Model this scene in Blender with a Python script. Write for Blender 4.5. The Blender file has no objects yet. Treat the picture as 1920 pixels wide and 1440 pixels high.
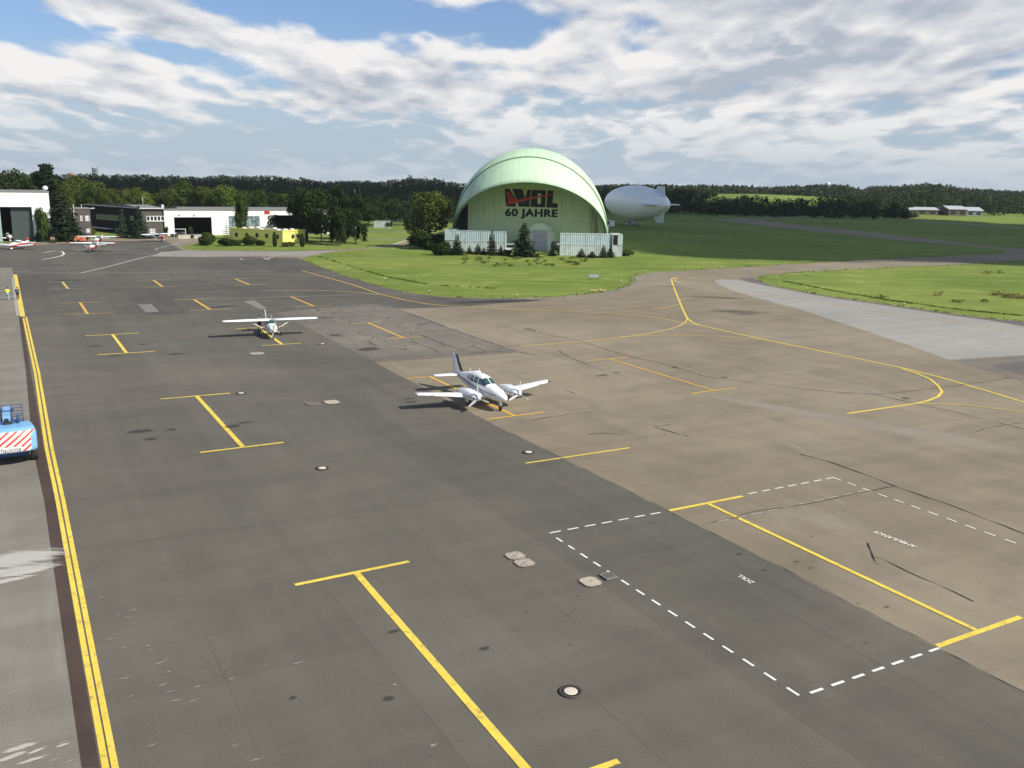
import bpy, bmesh, math, random
import numpy as np
from mathutils import Vector, Matrix, Euler
from mathutils.geometry import tessellate_polygon
rad = math.radians
PI = math.pi
scene = bpy.context.scene
COL = scene.collection
random.seed(7)
RNG = np.random.default_rng(7)

# ------------------------------------------------------------------ camera
CAM_H = 16.5
FOC = 1706.0                     # focal length in pixels of the 1920 px wide photograph
PITCH, ROLL = rad(12.438), rad(1.07)
cp_, sp_ = math.cos(PITCH), math.sin(PITCH)
cr_, sr_ = math.cos(ROLL), math.sin(ROLL)
M3 = np.array([[cr_, -sr_, 0], [sr_, cr_, 0], [0, 0, 1]]) @ np.array([[1, 0, 0], [0, -sp_, -cp_], [0, cp_, -sp_]])
cam_data = bpy.data.cameras.new("camera")
cam_data.sensor_width = 36.0
cam_data.lens = FOC / 1920.0 * 36.0
cam_data.clip_start = 0.2
cam_data.clip_end = 20000
cam = bpy.data.objects.new("camera", cam_data)
COL.objects.link(cam)
cm = Matrix.Identity(4)
for i in range(3):
    cm[i][0] = M3[0][i]
    cm[i][1] = -M3[1][i]
    cm[i][2] = -M3[2][i]
cm[2][3] = CAM_H
cam.matrix_world = cm
scene.camera = cam

# ------------------------------------------------------------------ light
SUN_AZ, SUN_EL = rad(121), rad(40)      # azimuth from +Y towards +X
sun_dir = Vector((math.sin(SUN_AZ) * math.cos(SUN_EL), math.cos(SUN_AZ) * math.cos(SUN_EL), math.sin(SUN_EL)))
sd = bpy.data.lights.new("sun", 'SUN')
sd.energy = 4.9
sd.angle = rad(0.5)
sd.color = (1.0, 0.95, 0.87)
sun = bpy.data.objects.new("sun", sd)
COL.objects.link(sun)
sun.rotation_euler = (-sun_dir).to_track_quat('-Z', 'Y').to_euler()
sun.location = (200, -200, 400)

scene.view_settings.view_transform = 'Standard'
scene.view_settings.look = 'None'
scene.view_settings.exposure = 0.15
scene.view_settings.gamma = 1.0


class NT:
    """small node-tree helper"""
    def __init__(self, tree):
        self.t = tree
        self.n = tree.nodes
        self.l = tree.links
        self.n.clear()

    def add(self, typ, **kw):
        nd = self.n.new(typ)
        for k, v in kw.items():
            setattr(nd, k, v)
        return nd

    def put(self, sock, v):
        if v is None:
            return
        if isinstance(v, bpy.types.NodeSocket):
            self.l.new(v, sock)
        elif isinstance(v, (tuple, list)) and len(v) == 3 and sock.type == 'RGBA':
            sock.default_value = (*v, 1)
        else:
            sock.default_value = v

    def math(self, op, a, b=None, c=None, clamp=False):
        nd = self.add('ShaderNodeMath', operation=op)
        nd.use_clamp = clamp
        for i, v in enumerate((a, b, c)):
            if v is not None:
                self.put(nd.inputs[i], v)
        return nd.outputs[0]

    def mix(self, f, a, b, blend='MIX'):
        nd = self.add('ShaderNodeMix', data_type='RGBA', blend_type=blend)
        self.put(nd.inputs[0], f)
        self.put(nd.inputs[6], a)
        self.put(nd.inputs[7], b)
        return nd.outputs[2]

    def noise(self, vec, scale, detail=4, rough=0.55, dist=0.0):
        nd = self.add('ShaderNodeTexNoise')
        self.put(nd.inputs['Vector'], vec)
        nd.inputs['Scale'].default_value = scale
        nd.inputs['Detail'].default_value = detail
        nd.inputs['Roughness'].default_value = rough
        nd.inputs['Distortion'].default_value = dist
        return nd.outputs['Fac']

    def mapping(self, vec, loc=(0, 0, 0), rot=(0, 0, 0), scale=(1, 1, 1)):
        nd = self.add('ShaderNodeMapping')
        self.put(nd.inputs[0], vec)
        nd.inputs[1].default_value = loc
        nd.inputs[2].default_value = rot
        nd.inputs[3].default_value = scale
        return nd.outputs[0]

    def ss(self, v, a, b, lo=0.0, hi=1.0):
        nd = self.add('ShaderNodeMapRange', interpolation_type='SMOOTHSTEP')
        self.put(nd.inputs[0], v)
        nd.inputs[1].default_value = a
        nd.inputs[2].default_value = b
        nd.inputs[3].default_value = lo
        nd.inputs[4].default_value = hi
        return nd.outputs[0]

    def xyz(self, v):
        nd = self.add('ShaderNodeSeparateXYZ')
        self.put(nd.inputs[0], v)
        return nd.outputs

    def comb(self, x, y, z):
        nd = self.add('ShaderNodeCombineXYZ')
        for i, v in enumerate((x, y, z)):
            self.put(nd.inputs[i], v)
        return nd.outputs[0]


# ------------------------------------------------------------------ sky
world = bpy.data.worlds.new("World")
scene.world = world
world.use_nodes = True
w = NT(world.node_tree)
sky = w.add('ShaderNodeTexSky', sky_type='NISHITA')
sky.sun_disc = False
sky.sun_elevation = SUN_EL
sky.sun_rotation = SUN_AZ
sky.altitude = 130
sky.air_density = 1.0
sky.dust_density = 1.2
sky.ozone_density = 1.3
tc = w.add('ShaderNodeTexCoord').outputs['Generated']
dx, dy, dz = w.xyz(tc)
az = w.math('ARCTAN2', dx, dy)
el = w.math('ARCSINE', dz)
zc = w.math('MAXIMUM', dz, 0.0)


def cloud_density(lift):
    """layer of cumulus seen in perspective; lift looks a little higher up in the sky"""
    zz = w.math('ADD', zc, 0.15 + lift)
    px = w.math('DIVIDE', dx, zz)
    py = w.math('DIVIDE', dy, zz)
    v = w.comb(px, py, 0.0)
    n1 = w.noise(w.mapping(v, loc=(3.1, 7.7, 2.3), scale=(1.1, 0.78, 1)), 1.4, 8, 0.56, 0.1)
    n2 = w.noise(w.mapping(v, loc=(13.1, 1.7, 5.3), scale=(1.1, 0.75, 1)), 4.6, 5, 0.62, 0.1)
    n3 = w.noise(w.mapping(v, loc=(1.3, 21.7, 8.3), scale=(1.1, 0.62, 1)), 2.7, 3, 0.45, 0.0)
    puff = w.math('MULTIPLY', w.math('ABSOLUTE', w.math('SUBTRACT', n3, 0.5)), 1.05)   # rounded heads
    return w.math('SUBTRACT', w.math('ADD', w.math('MULTIPLY', n1, 0.80), w.math('MULTIPLY', n2, 0.25)), w.math('SUBTRACT', puff, 0.070))


def blob(a0, e0, ra, re, tilt=0.0):
    """soft elliptical weight around azimuth a0, elevation e0 (degrees)"""
    da = w.math('MULTIPLY_ADD', az, 180 / PI, -a0)
    de = w.math('MULTIPLY_ADD', el, 180 / PI, -e0)
    de = w.math('MULTIPLY_ADD', da, -tilt, de)
    q = w.math('ADD', w.math('POWER', w.math('ABSOLUTE', w.math('DIVIDE', da, ra)), 2.0),
               w.math('POWER', w.math('ABSOLUTE', w.math('DIVIDE', de, re)), 2.0))
    return w.math('EXPONENT', w.math('MULTIPLY', q, -1.0))


d0 = cloud_density(0.0)
d1 = cloud_density(0.010)
d2 = cloud_density(0.030)
bias = w.math('ADD', 0.0, 0.045)
for a0, e0, ra, re, tl, amt in (
        (-8.0, 9.3, 7.5, 1.25, -0.05, -0.24),     # blue gap high in the middle
        (-1.0, 10.0, 2.6, 0.9, 0.0, -0.14),
        (-29.0, 9.4, 2.5, 1.0, 0.0, -0.16),
        (-22.0, 7.2, 6.0, 0.45, -0.14, -0.12),
        (-16.0, 5.9, 3.0, 0.8, -0.05, -0.16),     # gap under the long bank
        (-21.0, 8.6, 8.0, 0.9, -0.17, 0.20),      # long bright bank
        (-8.0, 5.9, 7.0, 1.0, -0.10, 0.16),
        (-25.5, 5.4, 5.0, 1.0, -0.05, 0.12),
        (17.0, 8.0, 15.0, 3.8, 0.0, 0.17),        # dense cover
        (3.5, 4.4, 3.0, 0.6, 0.05, -0.10),
        (-16.0, 1.9, 16.0, 1.6, 0.0, -0.13),      # clear pale band over the hills
        (14.0, 1.1, 14.0, 1.0, 0.0, -0.05)):
    bias = w.math('MULTIPLY_ADD', blob(a0, e0, ra, re, tl), amt, bias)
bias = w.math('SUBTRACT', bias, w.ss(el, rad(13), rad(24), 0.0, 0.22))   # opener sky overhead
dens = w.math('ADD', d0, bias)
alpha = w.ss(dens, 0.425, 0.60)
lit = w.math('ADD', w.math('MULTIPLY', w.math('SUBTRACT', d0, d1), 2.6), w.math('MULTIPLY', w.math('SUBTRACT', d0, d2), 2.2))
thick = w.ss(dens, 0.52, 0.82)
shade = w.math('ADD', w.math('SUBTRACT', 0.74, w.math('MULTIPLY', thick, 0.44)), lit, clamp=True)
ccol = w.mix(shade, (4.1, 4.5, 5.2), (8.4, 8.2, 8.05))
skyc = w.mix(1.0, sky.outputs[0], (0.74, 0.88, 1.14), 'MULTIPLY')
haze_f = w.ss(el, 0.0, 0.16, 0.9, 0.10)
skyc = w.mix(haze_f, skyc, (4.4, 5.25, 6.1))
al2 = w.math('MULTIPLY', alpha, w.ss(el, 0.0, 0.09, 0.22, 0.96))
final = w.mix(al2, skyc, ccol)
bg = w.add('ShaderNodeBackground')
w.put(bg.inputs[0], final)
bg.inputs[1].default_value = 0.1
w.l.new(bg.outputs[0], w.add('ShaderNodeOutputWorld').inputs[0])


# ------------------------------------------------------------------ helpers: places
def G(px, py, z=0.0):
    """the point at height z seen at this pixel of the 1920 x 1440 photograph"""
    d = M3.T @ np.array([(px - 960) / FOC, (py - 720) / FOC, 1.0])
    t = (z - CAM_H) / d[2]
    return Vector((d[0] * t, d[1] * t, z))


def HT(px, py, Y):
    """the point at depth Y seen at this pixel"""
    d = M3.T @ np.array([(px - 960) / FOC, (py - 720) / FOC, 1.0])
    t = Y / d[1]
    return Vector((d[0] * t, Y, CAM_H + d[2] * t))


GA = rad(29.06)                              # heading of the apron grid
E1 = Vector((math.cos(GA), math.sin(GA), 0))   # along the hangar fronts
E2 = Vector((-math.sin(GA), math.cos(GA), 0))  # away from the tower


# ------------------------------------------------------------------ helpers: materials
MATS = {}


def pmat(name, color, rough=0.6, metal=0.0, vary=0.12, scale=1.5, spec=0.5, bump=0.0, coord='Object'):
    """plain paint / cloth / metal with a little uneven tone"""
    if name in MATS:
        return MATS[name]
    m = bpy.data.materials.new(name)
    m.use_nodes = True
    t = NT(m.node_tree)
    c = t.add('ShaderNodeTexCoord').outputs[coord]
    n = t.noise(c, scale, 5, 0.6)
    f = t.ss(n, 0.3, 0.7)
    lo = tuple(x * (1 - vary) for x in color)
    hi = tuple(min(1, x * (1 + vary)) for x in color)
    b = t.add('ShaderNodeBsdfPrincipled')
    t.put(b.inputs['Base Color'], t.mix(f, lo, hi))
    b.inputs['Roughness'].default_value = rough
    b.inputs['Metallic'].default_value = metal
    b.inputs['Specular IOR Level'].default_value = spec
    if bump:
        bp = t.add('ShaderNodeBump')
        bp.inputs['Strength'].default_value = bump
        t.put(bp.inputs['Height'], n)
        t.l.new(bp.outputs[0], b.inputs['Normal'])
    t.l.new(b.outputs[0], t.add('ShaderNodeOutputMaterial').inputs[0])
    MATS[name] = m
    return m


def asphalt(name, base, warm, streak=0.22, lanes=0.0, blotch=0.3, pale=None, pale_amt=0.0, crackle=0.0):
    m = bpy.data.materials.new(name)
    m.use_nodes = True
    t = NT(m.node_tree)
    pos = t.add('ShaderNodeNewGeometry').outputs['Position']
    uv = t.mapping(pos, rot=(0, 0, -GA))
    big = t.noise(uv, 0.035, 6, 0.6, 0.6)
    med = t.noise(t.mapping(uv, loc=(11, 3, 0)), 0.22, 6, 0.62, 0.5)
    st1 = t.noise(t.mapping(uv, scale=(0.05, 0.55, 1)), 1.0, 5, 0.6, 0.4)
    st2 = t.noise(t.mapping(uv, loc=(5, 9, 0), scale=(0.9, 0.04, 1)), 1.0, 4, 0.6, 0.2)
    fine = t.noise(uv, 14.0, 3, 0.7)
    col = t.mix(t.ss(big, 0.34, 0.66), base, warm)
    k = t.math('ADD', 1.0, t.math('MULTIPLY', t.math('SUBTRACT', med, 0.5), blotch * 2))
    k = t.math('ADD', k, t.math('MULTIPLY', t.math('SUBTRACT', st1, 0.5), streak * 2))
    k = t.math('ADD', k, t.math('MULTIPLY', t.math('SUBTRACT', st2, 0.5), streak * 1.4))
    grit = t.noise(uv, 45.0, 2, 0.8)
    k = t.math('ADD', k, t.math('MULTIPLY', t.math('SUBTRACT', fine, 0.5), 0.50))
    k = t.math('ADD', k, t.math('MULTIPLY', t.math('SUBTRACT', grit, 0.5), 0.45))
    if lanes:
        u = t.xyz(uv)[0]
        lane_id = t.math('FLOOR', t.math('DIVIDE', u, lanes))
        wn = t.add('ShaderNodeTexWhiteNoise', noise_dimensions='1D')
        t.put(wn.inputs['W'], lane_id)
        k = t.math('ADD', k, t.math('MULTIPLY', t.math('SUBTRACT', wn.outputs[0], 0.5), 0.11))
        fr = t.math('FRACT', t.math('DIVIDE', u, lanes))
        seam = t.ss(t.math('ABSOLUTE', t.math('SUBTRACT', fr, 0.5)), 0.488, 0.5)
        k = t.math('SUBTRACT', k, t.math('MULTIPLY', seam, t.ss(med, 0.35, 0.65, 0.02, 0.16)))
    if crackle:
        vo = t.add('ShaderNodeTexVoronoi', feature='DISTANCE_TO_EDGE')
        wob = t.noise(uv, 0.7, 4, 0.6)
        wv = t.add('ShaderNodeVectorMath', operation='ADD')
        t.put(wv.inputs[0], uv)
        t.put(wv.inputs[1], t.comb(t.math('MULTIPLY', wob, 2.2), t.math('MULTIPLY', wob, -1.8), 0.0))
        t.put(vo.inputs['Vector'], t.mapping(wv.outputs[0], scale=(1.0, 0.55, 1)))
        vo.inputs['Scale'].default_value = 0.42
        cr = t.ss(vo.outputs['Distance'], 0.0, 0.035, 1.0, 0.0)
        k = t.math('SUBTRACT', k, t.math('MULTIPLY', t.math('MULTIPLY', cr, t.ss(med, 0.42, 0.6)), crackle))
    kk = t.comb(k, k, k)
    col = t.mix(1.0, col, kk, 'MULTIPLY')
    if pale:
        pn = t.noise(t.mapping(uv, loc=(31, 17, 0), scale=(0.5, 0.10, 1)), 0.55, 6, 0.65, 0.8)
        col = t.mix(t.ss(pn, 0.56, 0.76, 0.0, pale_amt), col, pale)
    b = t.add('ShaderNodeBsdfPrincipled')
    t.put(b.inputs['Base Color'], col)
    b.inputs['Roughness'].default_value = 0.9
    b.inputs['Specular IOR Level'].default_value = 0.25
    bp = t.add('ShaderNodeBump')
    bp.inputs['Strength'].default_value = 0.25
    bp.inputs['Distance'].default_value = 0.02
    t.put(bp.inputs['Height'], fine)
    t.l.new(bp.outputs[0], b.inputs['Normal'])
    t.l.new(b.outputs[0], t.add('ShaderNodeOutputMaterial').inputs[0])
    return m


def grass_mat(name, a, b_, c):
    m = bpy.data.materials.new(name)
    m.use_nodes = True
    t = NT(m.node_tree)
    pos = t.add('ShaderNodeNewGeometry').outputs['Position']
    big = t.noise(pos, 0.022, 6, 0.62, 0.7)
    med = t.noise(t.mapping(pos, loc=(9, 4, 0)), 0.16, 6, 0.68, 0.4)
    fine = t.noise(t.mapping(pos, scale=(1, 1, 1)), 1.6, 4, 0.75)
    mow = t.noise(t.mapping(pos, rot=(0, 0, -0.35), scale=(0.02, 0.30, 1)), 1.0, 3, 0.5)
    col = t.mix(t.ss(big, 0.36, 0.64), a, b_)
    col = t.mix(t.ss(med, 0.52, 0.72, 0, 0.75), col, c)
    k = t.math('ADD', 1.0, t.math('MULTIPLY', t.math('SUBTRACT', fine, 0.5), 0.9))
    k = t.math('ADD', k, t.math('MULTIPLY', t.math('SUBTRACT', mow, 0.5), 0.8))
    k = t.math('ADD', k, t.math('MULTIPLY', t.math('SUBTRACT', med, 0.5), 0.5))
    col = t.mix(1.0, col, t.comb(k, k, k), 'MULTIPLY')
    b = t.add('ShaderNodeBsdfPrincipled')
    t.put(b.inputs['Base Color'], col)
    b.inputs['Roughness'].default_value = 0.95
    b.inputs['Specular IOR Level'].default_value = 0.1
    bp = t.add('ShaderNodeBump')
    bp.inputs['Strength'].default_value = 0.6
    bp.inputs['Distance'].default_value = 0.15
    t.put(bp.inputs['Height'], fine)
    t.l.new(bp.outputs[0], b.inputs['Normal'])
    t.l.new(b.outputs[0], t.add('ShaderNodeOutputMaterial').inputs[0])
    return m


def paint_mat(name, color, worn=0.35, patch=0.0):
    """road paint, worn through to the asphalt here and there"""
    m = bpy.data.materials.new(name)
    m.use_nodes = True
    t = NT(m.node_tree)
    pos = t.add('ShaderNodeNewGeometry').outputs['Position']
    n = t.noise(pos, 3.0, 6, 0.7)
    n2 = t.noise(pos, 0.5, 4, 0.6)
    f = t.math('MULTIPLY', t.ss(n, 0.50, 0.68), worn)
    if patch:
        f = t.math('MAXIMUM', f, t.ss(n2, 0.5, 0.6, 0, patch))
    col = t.mix(t.ss(n2, 0.3, 0.7), tuple(x * 0.85 for x in color), color)
    col = t.mix(f, col, (0.10, 0.09, 0.075))
    b = t.add('ShaderNodeBsdfPrincipled')
    t.put(b.inputs['Base Color'], col)
    b.inputs['Roughness'].default_value = 0.7
    t.l.new(b.outputs[0], t.add('ShaderNodeOutputMaterial').inputs[0])
    return m


def leaf_mat(name, dark, light, trans=0.25):
    m = bpy.data.materials.new(name)
    m.use_nodes = True
    t = NT(m.node_tree)
    g = t.add('ShaderNodeNewGeometry')
    oi = t.add('ShaderNodeObjectInfo')
    n = t.noise(g.outputs['Position'], 0.35, 3, 0.6)
    f = t.math('ADD', t.math('MULTIPLY', g.outputs['Random Per Island'], 0.55), t.math('MULTIPLY', t.ss(n, 0.3, 0.7), 0.45))
    f = t.math('ADD', f, t.math('MULTIPLY', t.math('SUBTRACT', oi.outputs['Random'], 0.5), 0.3), clamp=True)
    col = t.mix(f, dark, light)
    d = t.add('ShaderNodeBsdfDiffuse')
    tr = t.add('ShaderNodeBsdfTranslucent')
    t.put(d.inputs[0], col)
    t.put(tr.inputs[0], t.mix(1.0, col, (1.1, 1.2, 0.5), 'MULTIPLY'))
    mx = t.add('ShaderNodeMixShader')
    mx.inputs[0].default_value = trans
    t.l.new(d.outputs[0], mx.inputs[1])
    t.l.new(tr.outputs[0], mx.inputs[2])
    t.l.new(mx.outputs[0], t.add('ShaderNodeOutputMaterial').inputs[0])
    return m


def panel_mat(name, color, dirt, pitch=1.2, use_uv=False, rough=0.5, streak=0.5, seam=0.25, left_dirt=0.0, rust=None):
    """sheet-metal cladding: narrow seams, dirt run down from above"""
    m = bpy.data.materials.new(name)
    m.use_nodes = True
    t = NT(m.node_tree)
    tcn = t.add('ShaderNodeTexCoord')
    v = tcn.outputs['UV'] if use_uv else tcn.outputs['Object']
    x, y, z = t.xyz(v)
    if use_uv:
        across, down = x, y
    else:
        across, down = x, z
    fr = t.math('FRACT', t.math('DIVIDE', across, pitch))
    sm = t.ss(t.math('ABSOLUTE', t.math('SUBTRACT', fr, 0.5)), 0.465, 0.495)
    st = t.noise(t.comb(t.math('MULTIPLY', across, 1.6), t.math('MULTIPLY', down, 0.12), 0.0), 1.0, 5, 0.65, 0.2)
    big = t.noise(t.comb(across, down, 0.0), 0.12, 4, 0.6)
    f = t.math('MULTIPLY', t.ss(st, 0.5, 0.75), streak)
    f = t.math('ADD', f, t.math('MULTIPLY', sm, t.math('MULTIPLY', t.ss(big, 0.3, 0.7, 0.3, 1.0), seam)), clamp=True)
    if left_dirt:
        lf = t.ss(across, 0.0, left_dirt, 1.0, 0.0)
        f = t.math('ADD', f, t.math('MULTIPLY', lf, t.ss(st, 0.3, 0.62, 0.12, 0.75)), clamp=True)
    col = t.mix(f, t.mix(t.ss(big, 0.3, 0.7), tuple(c * 0.92 for c in color), color), dirt)
    if rust:
        rx0, rx1, rz = rust
        rm = t.math('MULTIPLY', t.ss(across, rx0, (rx0 + rx1) / 2), t.ss(across, (rx0 + rx1) / 2, rx1, 1.0, 0.0))
        rm = t.math('MULTIPLY', rm, t.ss(st, 0.35, 0.6))
        rm = t.math('MULTIPLY', rm, t.ss(down, rz, rz - 2, 0.0, 0.75))
        col = t.mix(rm, col, (0.12, 0.09, 0.05))
    b = t.add('ShaderNodeBsdfPrincipled')
    t.put(b.inputs['Base Color'], col)
    b.inputs['Roughness'].default_value = rough
    b.inputs['Specular IOR Level'].default_value = 0.3
    t.l.new(b.outputs[0], t.add('ShaderNodeOutputMaterial').inputs[0])
    return m


def corrugated(name, color, dirt, pitch=0.28):
    m = bpy.data.materials.new(name)
    m.use_nodes = True
    t = NT(m.node_tree)
    v = t.add('ShaderNodeTexCoord').outputs['Object']
    x, y, z = t.xyz(v)
    n = t.noise(t.comb(t.math('MULTIPLY', x, 1.4), t.math('MULTIPLY', y, 1.4), t.math('MULTIPLY', z, 0.25)), 1.0, 5, 0.65)
    n2 = t.noise(v, 0.7, 5, 0.65)
    f = t.math('ADD', t.math('MULTIPLY', t.ss(n, 0.48, 0.72), 0.55), t.math('MULTIPLY', t.ss(n2, 0.56, 0.72), 0.5), clamp=True)
    col = t.mix(f, color, dirt)
    b = t.add('ShaderNodeBsdfPrincipled')
    t.put(b.inputs['Base Color'], col)
    b.inputs['Roughness'].default_value = 0.55
    t.l.new(b.outputs[0], t.add('ShaderNodeOutputMaterial').inputs[0])
    return m


# ------------------------------------------------------------------ helpers: meshes
class MB:
    """collects shapes, then links them as ONE mesh object"""
    def __init__(self):
        self.v, self.f, self.mi, self.sm = [], [], [], []

    def face(self, idx, mi=0, smooth=False):
        self.f.append(tuple(idx))
        self.mi.append(mi)
        self.sm.append(smooth)

    def add(self, verts, faces, mi=0, smooth=False, mtx=None):
        o = len(self.v)
        for p in verts:
            p = Vector(p)
            self.v.append(tuple(mtx @ p) if mtx is not None else tuple(p))
        for fc in faces:
            self.face([o + i for i in fc], mi, smooth)
        return self

    def box(self, c, s, mi=0, mtx=None, bevel=0.0):
        x, y, z = (q / 2 for q in s)
        if bevel <= 0:
            vs = [(c[0] + sx * x, c[1] + sy * y, c[2] + sz * z) for sz in (-1, 1) for sy in (-1, 1) for sx in (-1, 1)]
            fs = [(0, 2, 3, 1), (4, 5, 7, 6), (0, 1, 5, 4), (2, 6, 7, 3), (0, 4, 6, 2), (1, 3, 7, 5)]
            return self.add(vs, fs, mi, False, mtx)
        bm = bmesh.new()
        bmesh.ops.create_cube(bm, size=1.0)
        bmesh.ops.scale(bm, vec=Vector(s), verts=bm.verts)
        bmesh.ops.translate(bm, vec=Vector(c), verts=bm.verts)
        bmesh.ops.bevel(bm, geom=list(bm.edges), offset=bevel, segments=2, affect='EDGES', profile=0.5)
        return self.bm(bm, mi, False, mtx)

    def bm(self, bm, mi=0, smooth=False, mtx=None):
        bm.verts.index_update()
        self.add([v.co.copy() for v in bm.verts], [[v.index for v in f.verts] for f in bm.faces], mi, smooth, mtx)
        bm.free()
        return self

    def tube(self, a, b, r0, r1=None, n=8, mi=0, cap=True, smooth=True):
        a, b = Vector(a), Vector(b)
        r1 = r0 if r1 is None else r1
        ax = (b - a).normalized()
        u = ax.orthogonal().normalized()
        q = ax.cross(u)
        vs = []
        for p, r in ((a, r0), (b, r1)):
            for i in range(n):
                th = 2 * PI * i / n
                vs.append(p + (u * math.cos(th) + q * math.sin(th)) * r)
        fs = [(i, (i + 1) % n, n + (i + 1) % n, n + i) for i in range(n)]
        self.add(vs, fs, mi, smooth)
        if cap:
            o = len(self.v) - 2 * n
            self.face([o + i for i in range(n)][::-1], mi)
            self.face([o + n + i for i in range(n)], mi)
        return self

    def path(self, pts, r, n=6, mi=0):
        for a, b in zip(pts[:-1], pts[1:]):
            self.tube(a, b, r, r, n, mi)
        return self

    def loft(self, rings, mi=0, smooth=True, cap=True, closed=True):
        o = len(self.v)
        n = len(rings[0])
        for r in rings:
            self.v += [tuple(p) for p in r]
        m = n if closed else n - 1
        for k in range(len(rings) - 1):
            for i in range(m):
                j = (i + 1) % n
                self.face((o + k * n + i, o + k * n + j, o + (k + 1) * n + j, o + (k + 1) * n + i), mi, smooth)
        if cap:
            self.face([o + i for i in range(n)][::-1], mi)
            self.face([o + (len(rings) - 1) * n + i for i in range(n)], mi)
        return self

    def lathe(self, prof, n=24, mi=0, mtx=None, axis='Z'):
        """profile of (radius, height) about an axis"""
        rings = []
        for r, h in prof:
            ring = []
            for i in range(n):
                th = 2 * PI * i / n
                c, s = r * math.cos(th), r * math.sin(th)
                p = Vector((c, s, h)) if axis == 'Z' else (Vector((h, c, s)) if axis == 'X' else Vector((c, h, s)))
                ring.append(mtx @ p if mtx is not None else p)
            rings.append(ring)
        return self.loft(rings, mi)

    def prism(self, poly, z0, z1, mi=0, mtx=None, plane='XY'):
        """extruded outline; plane XY extrudes in z, XZ extrudes in y"""
        def P(p, h):
            return Vector((p[0], p[1], h)) if plane == 'XY' else Vector((p[0], h, p[1]))
        n = len(poly)
        vs = [P(p, z0) for p in poly] + [P(p, z1) for p in poly]
        tris = tessellate_polygon([[Vector((p[0], p[1], 0)) for p in poly]])
        fs = [tuple(t) for t in tris] + [tuple(n + i for i in t) for t in tris]
        fs += [(i, (i + 1) % n, n + (i + 1) % n, n + i) for i in range(n)]
        return self.add(vs, fs, mi, False, mtx)

    def sheet(self, poly, z, mi=0):
        pts = [Vector((p[0], p[1], 0)) for p in poly]
        return self.add([(p[0], p[1], z) for p in poly], [tuple(t) for t in tessellate_polygon([pts])], mi)

    def ribbon(self, pts, width, z, mi=0, uneven=0.0):
        pts = [Vector((p[0], p[1])) for p in pts]
        L, Rr = [], []
        for i, p in enumerate(pts):
            a = pts[max(i - 1, 0)]
            b = pts[min(i + 1, len(pts) - 1)]
            d = (b - a).normalized()
            nrm = Vector((-d.y, d.x)) * (width / 2 * (1 + random.uniform(-uneven, uneven)))
            L.append((p.x + nrm.x, p.y + nrm.y, z))
            Rr.append((p.x - nrm.x, p.y - nrm.y, z))
        o = len(self.v)
        self.v += L + Rr
        n = len(pts)
        for i in range(n - 1):
            self.face((o + i, o + n + i, o + n + i + 1, o + i + 1), mi)
        return self

    def build(self, name, mats, parent=None, fix=True, uv=None):
        me = bpy.data.meshes.new(name)
        me.from_pydata(self.v, [], self.f)
        for m in (mats if isinstance(mats, (list, tuple)) else [mats]):
            me.materials.append(m)
        me.polygons.foreach_set('material_index', self.mi)
        me.polygons.foreach_set('use_smooth', self.sm)
        if uv is not None:
            ul = me.uv_layers.new(name='UVMap')
            for lp in me.loops:
                ul.data[lp.index].uv = uv[lp.vertex_index]
        if fix:
            bm = bmesh.new()
            bm.from_mesh(me)
            bmesh.ops.recalc_face_normals(bm, faces=bm.faces)
            bm.to_mesh(me)
            bm.free()
        me.update()
        o = bpy.data.objects.new(name, me)
        COL.objects.link(o)
        if parent is not None:
            o.parent = parent
        return o


def tag(o, label=None, cat=None, group=None, kind=None):
    if label:
        o['label'] = label
    if cat:
        o['category'] = cat
    if group:
        o['group'] = group
    if kind:
        o['kind'] = kind
    return o


def thing(name, label, cat, loc=(0, 0, 0), rz=0.0, group=None):
    o = bpy.data.objects.new(name, None)
    o.empty_display_size = 0.5
    COL.objects.link(o)
    o.location = loc
    o.rotation_euler = (0, 0, rz)
    return tag(o, label, cat, group)


def structure(mb, name, mat, up=True):
    o = mb.build(name, mat, fix=False)
    if up:
        me = o.data
        bm = bmesh.new()
        bm.from_mesh(me)
        for f in bm.faces:
            f.normal_update()
            if f.normal.z < 0:
                f.normal_flip()
        bm.to_mesh(me)
        bm.free()
    o['kind'] = 'structure'
    return o


def copy_tree(o, parent=None):
    c = o.copy()
    COL.objects.link(c)
    if parent is not None:
        c.parent = parent
    for ch in list(o.children):
        copy_tree(ch, c)
    return c


def text_mesh(body, size, extrude=0.0, bold=0.0, align='CENTER', spacing=1.0):
    cu = bpy.data.curves.new('lettering', 'FONT')
    cu.body = body
    cu.size = size
    cu.extrude = extrude
    cu.offset = bold
    cu.align_x = align
    cu.space_character = spacing
    ob = bpy.data.objects.new('lettering', cu)
    COL.objects.link(ob)
    dg = bpy.context.evaluated_depsgraph_get()
    me = bpy.data.meshes.new_from_object(ob.evaluated_get(dg))
    bpy.data.objects.remove(ob)
    return me


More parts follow.
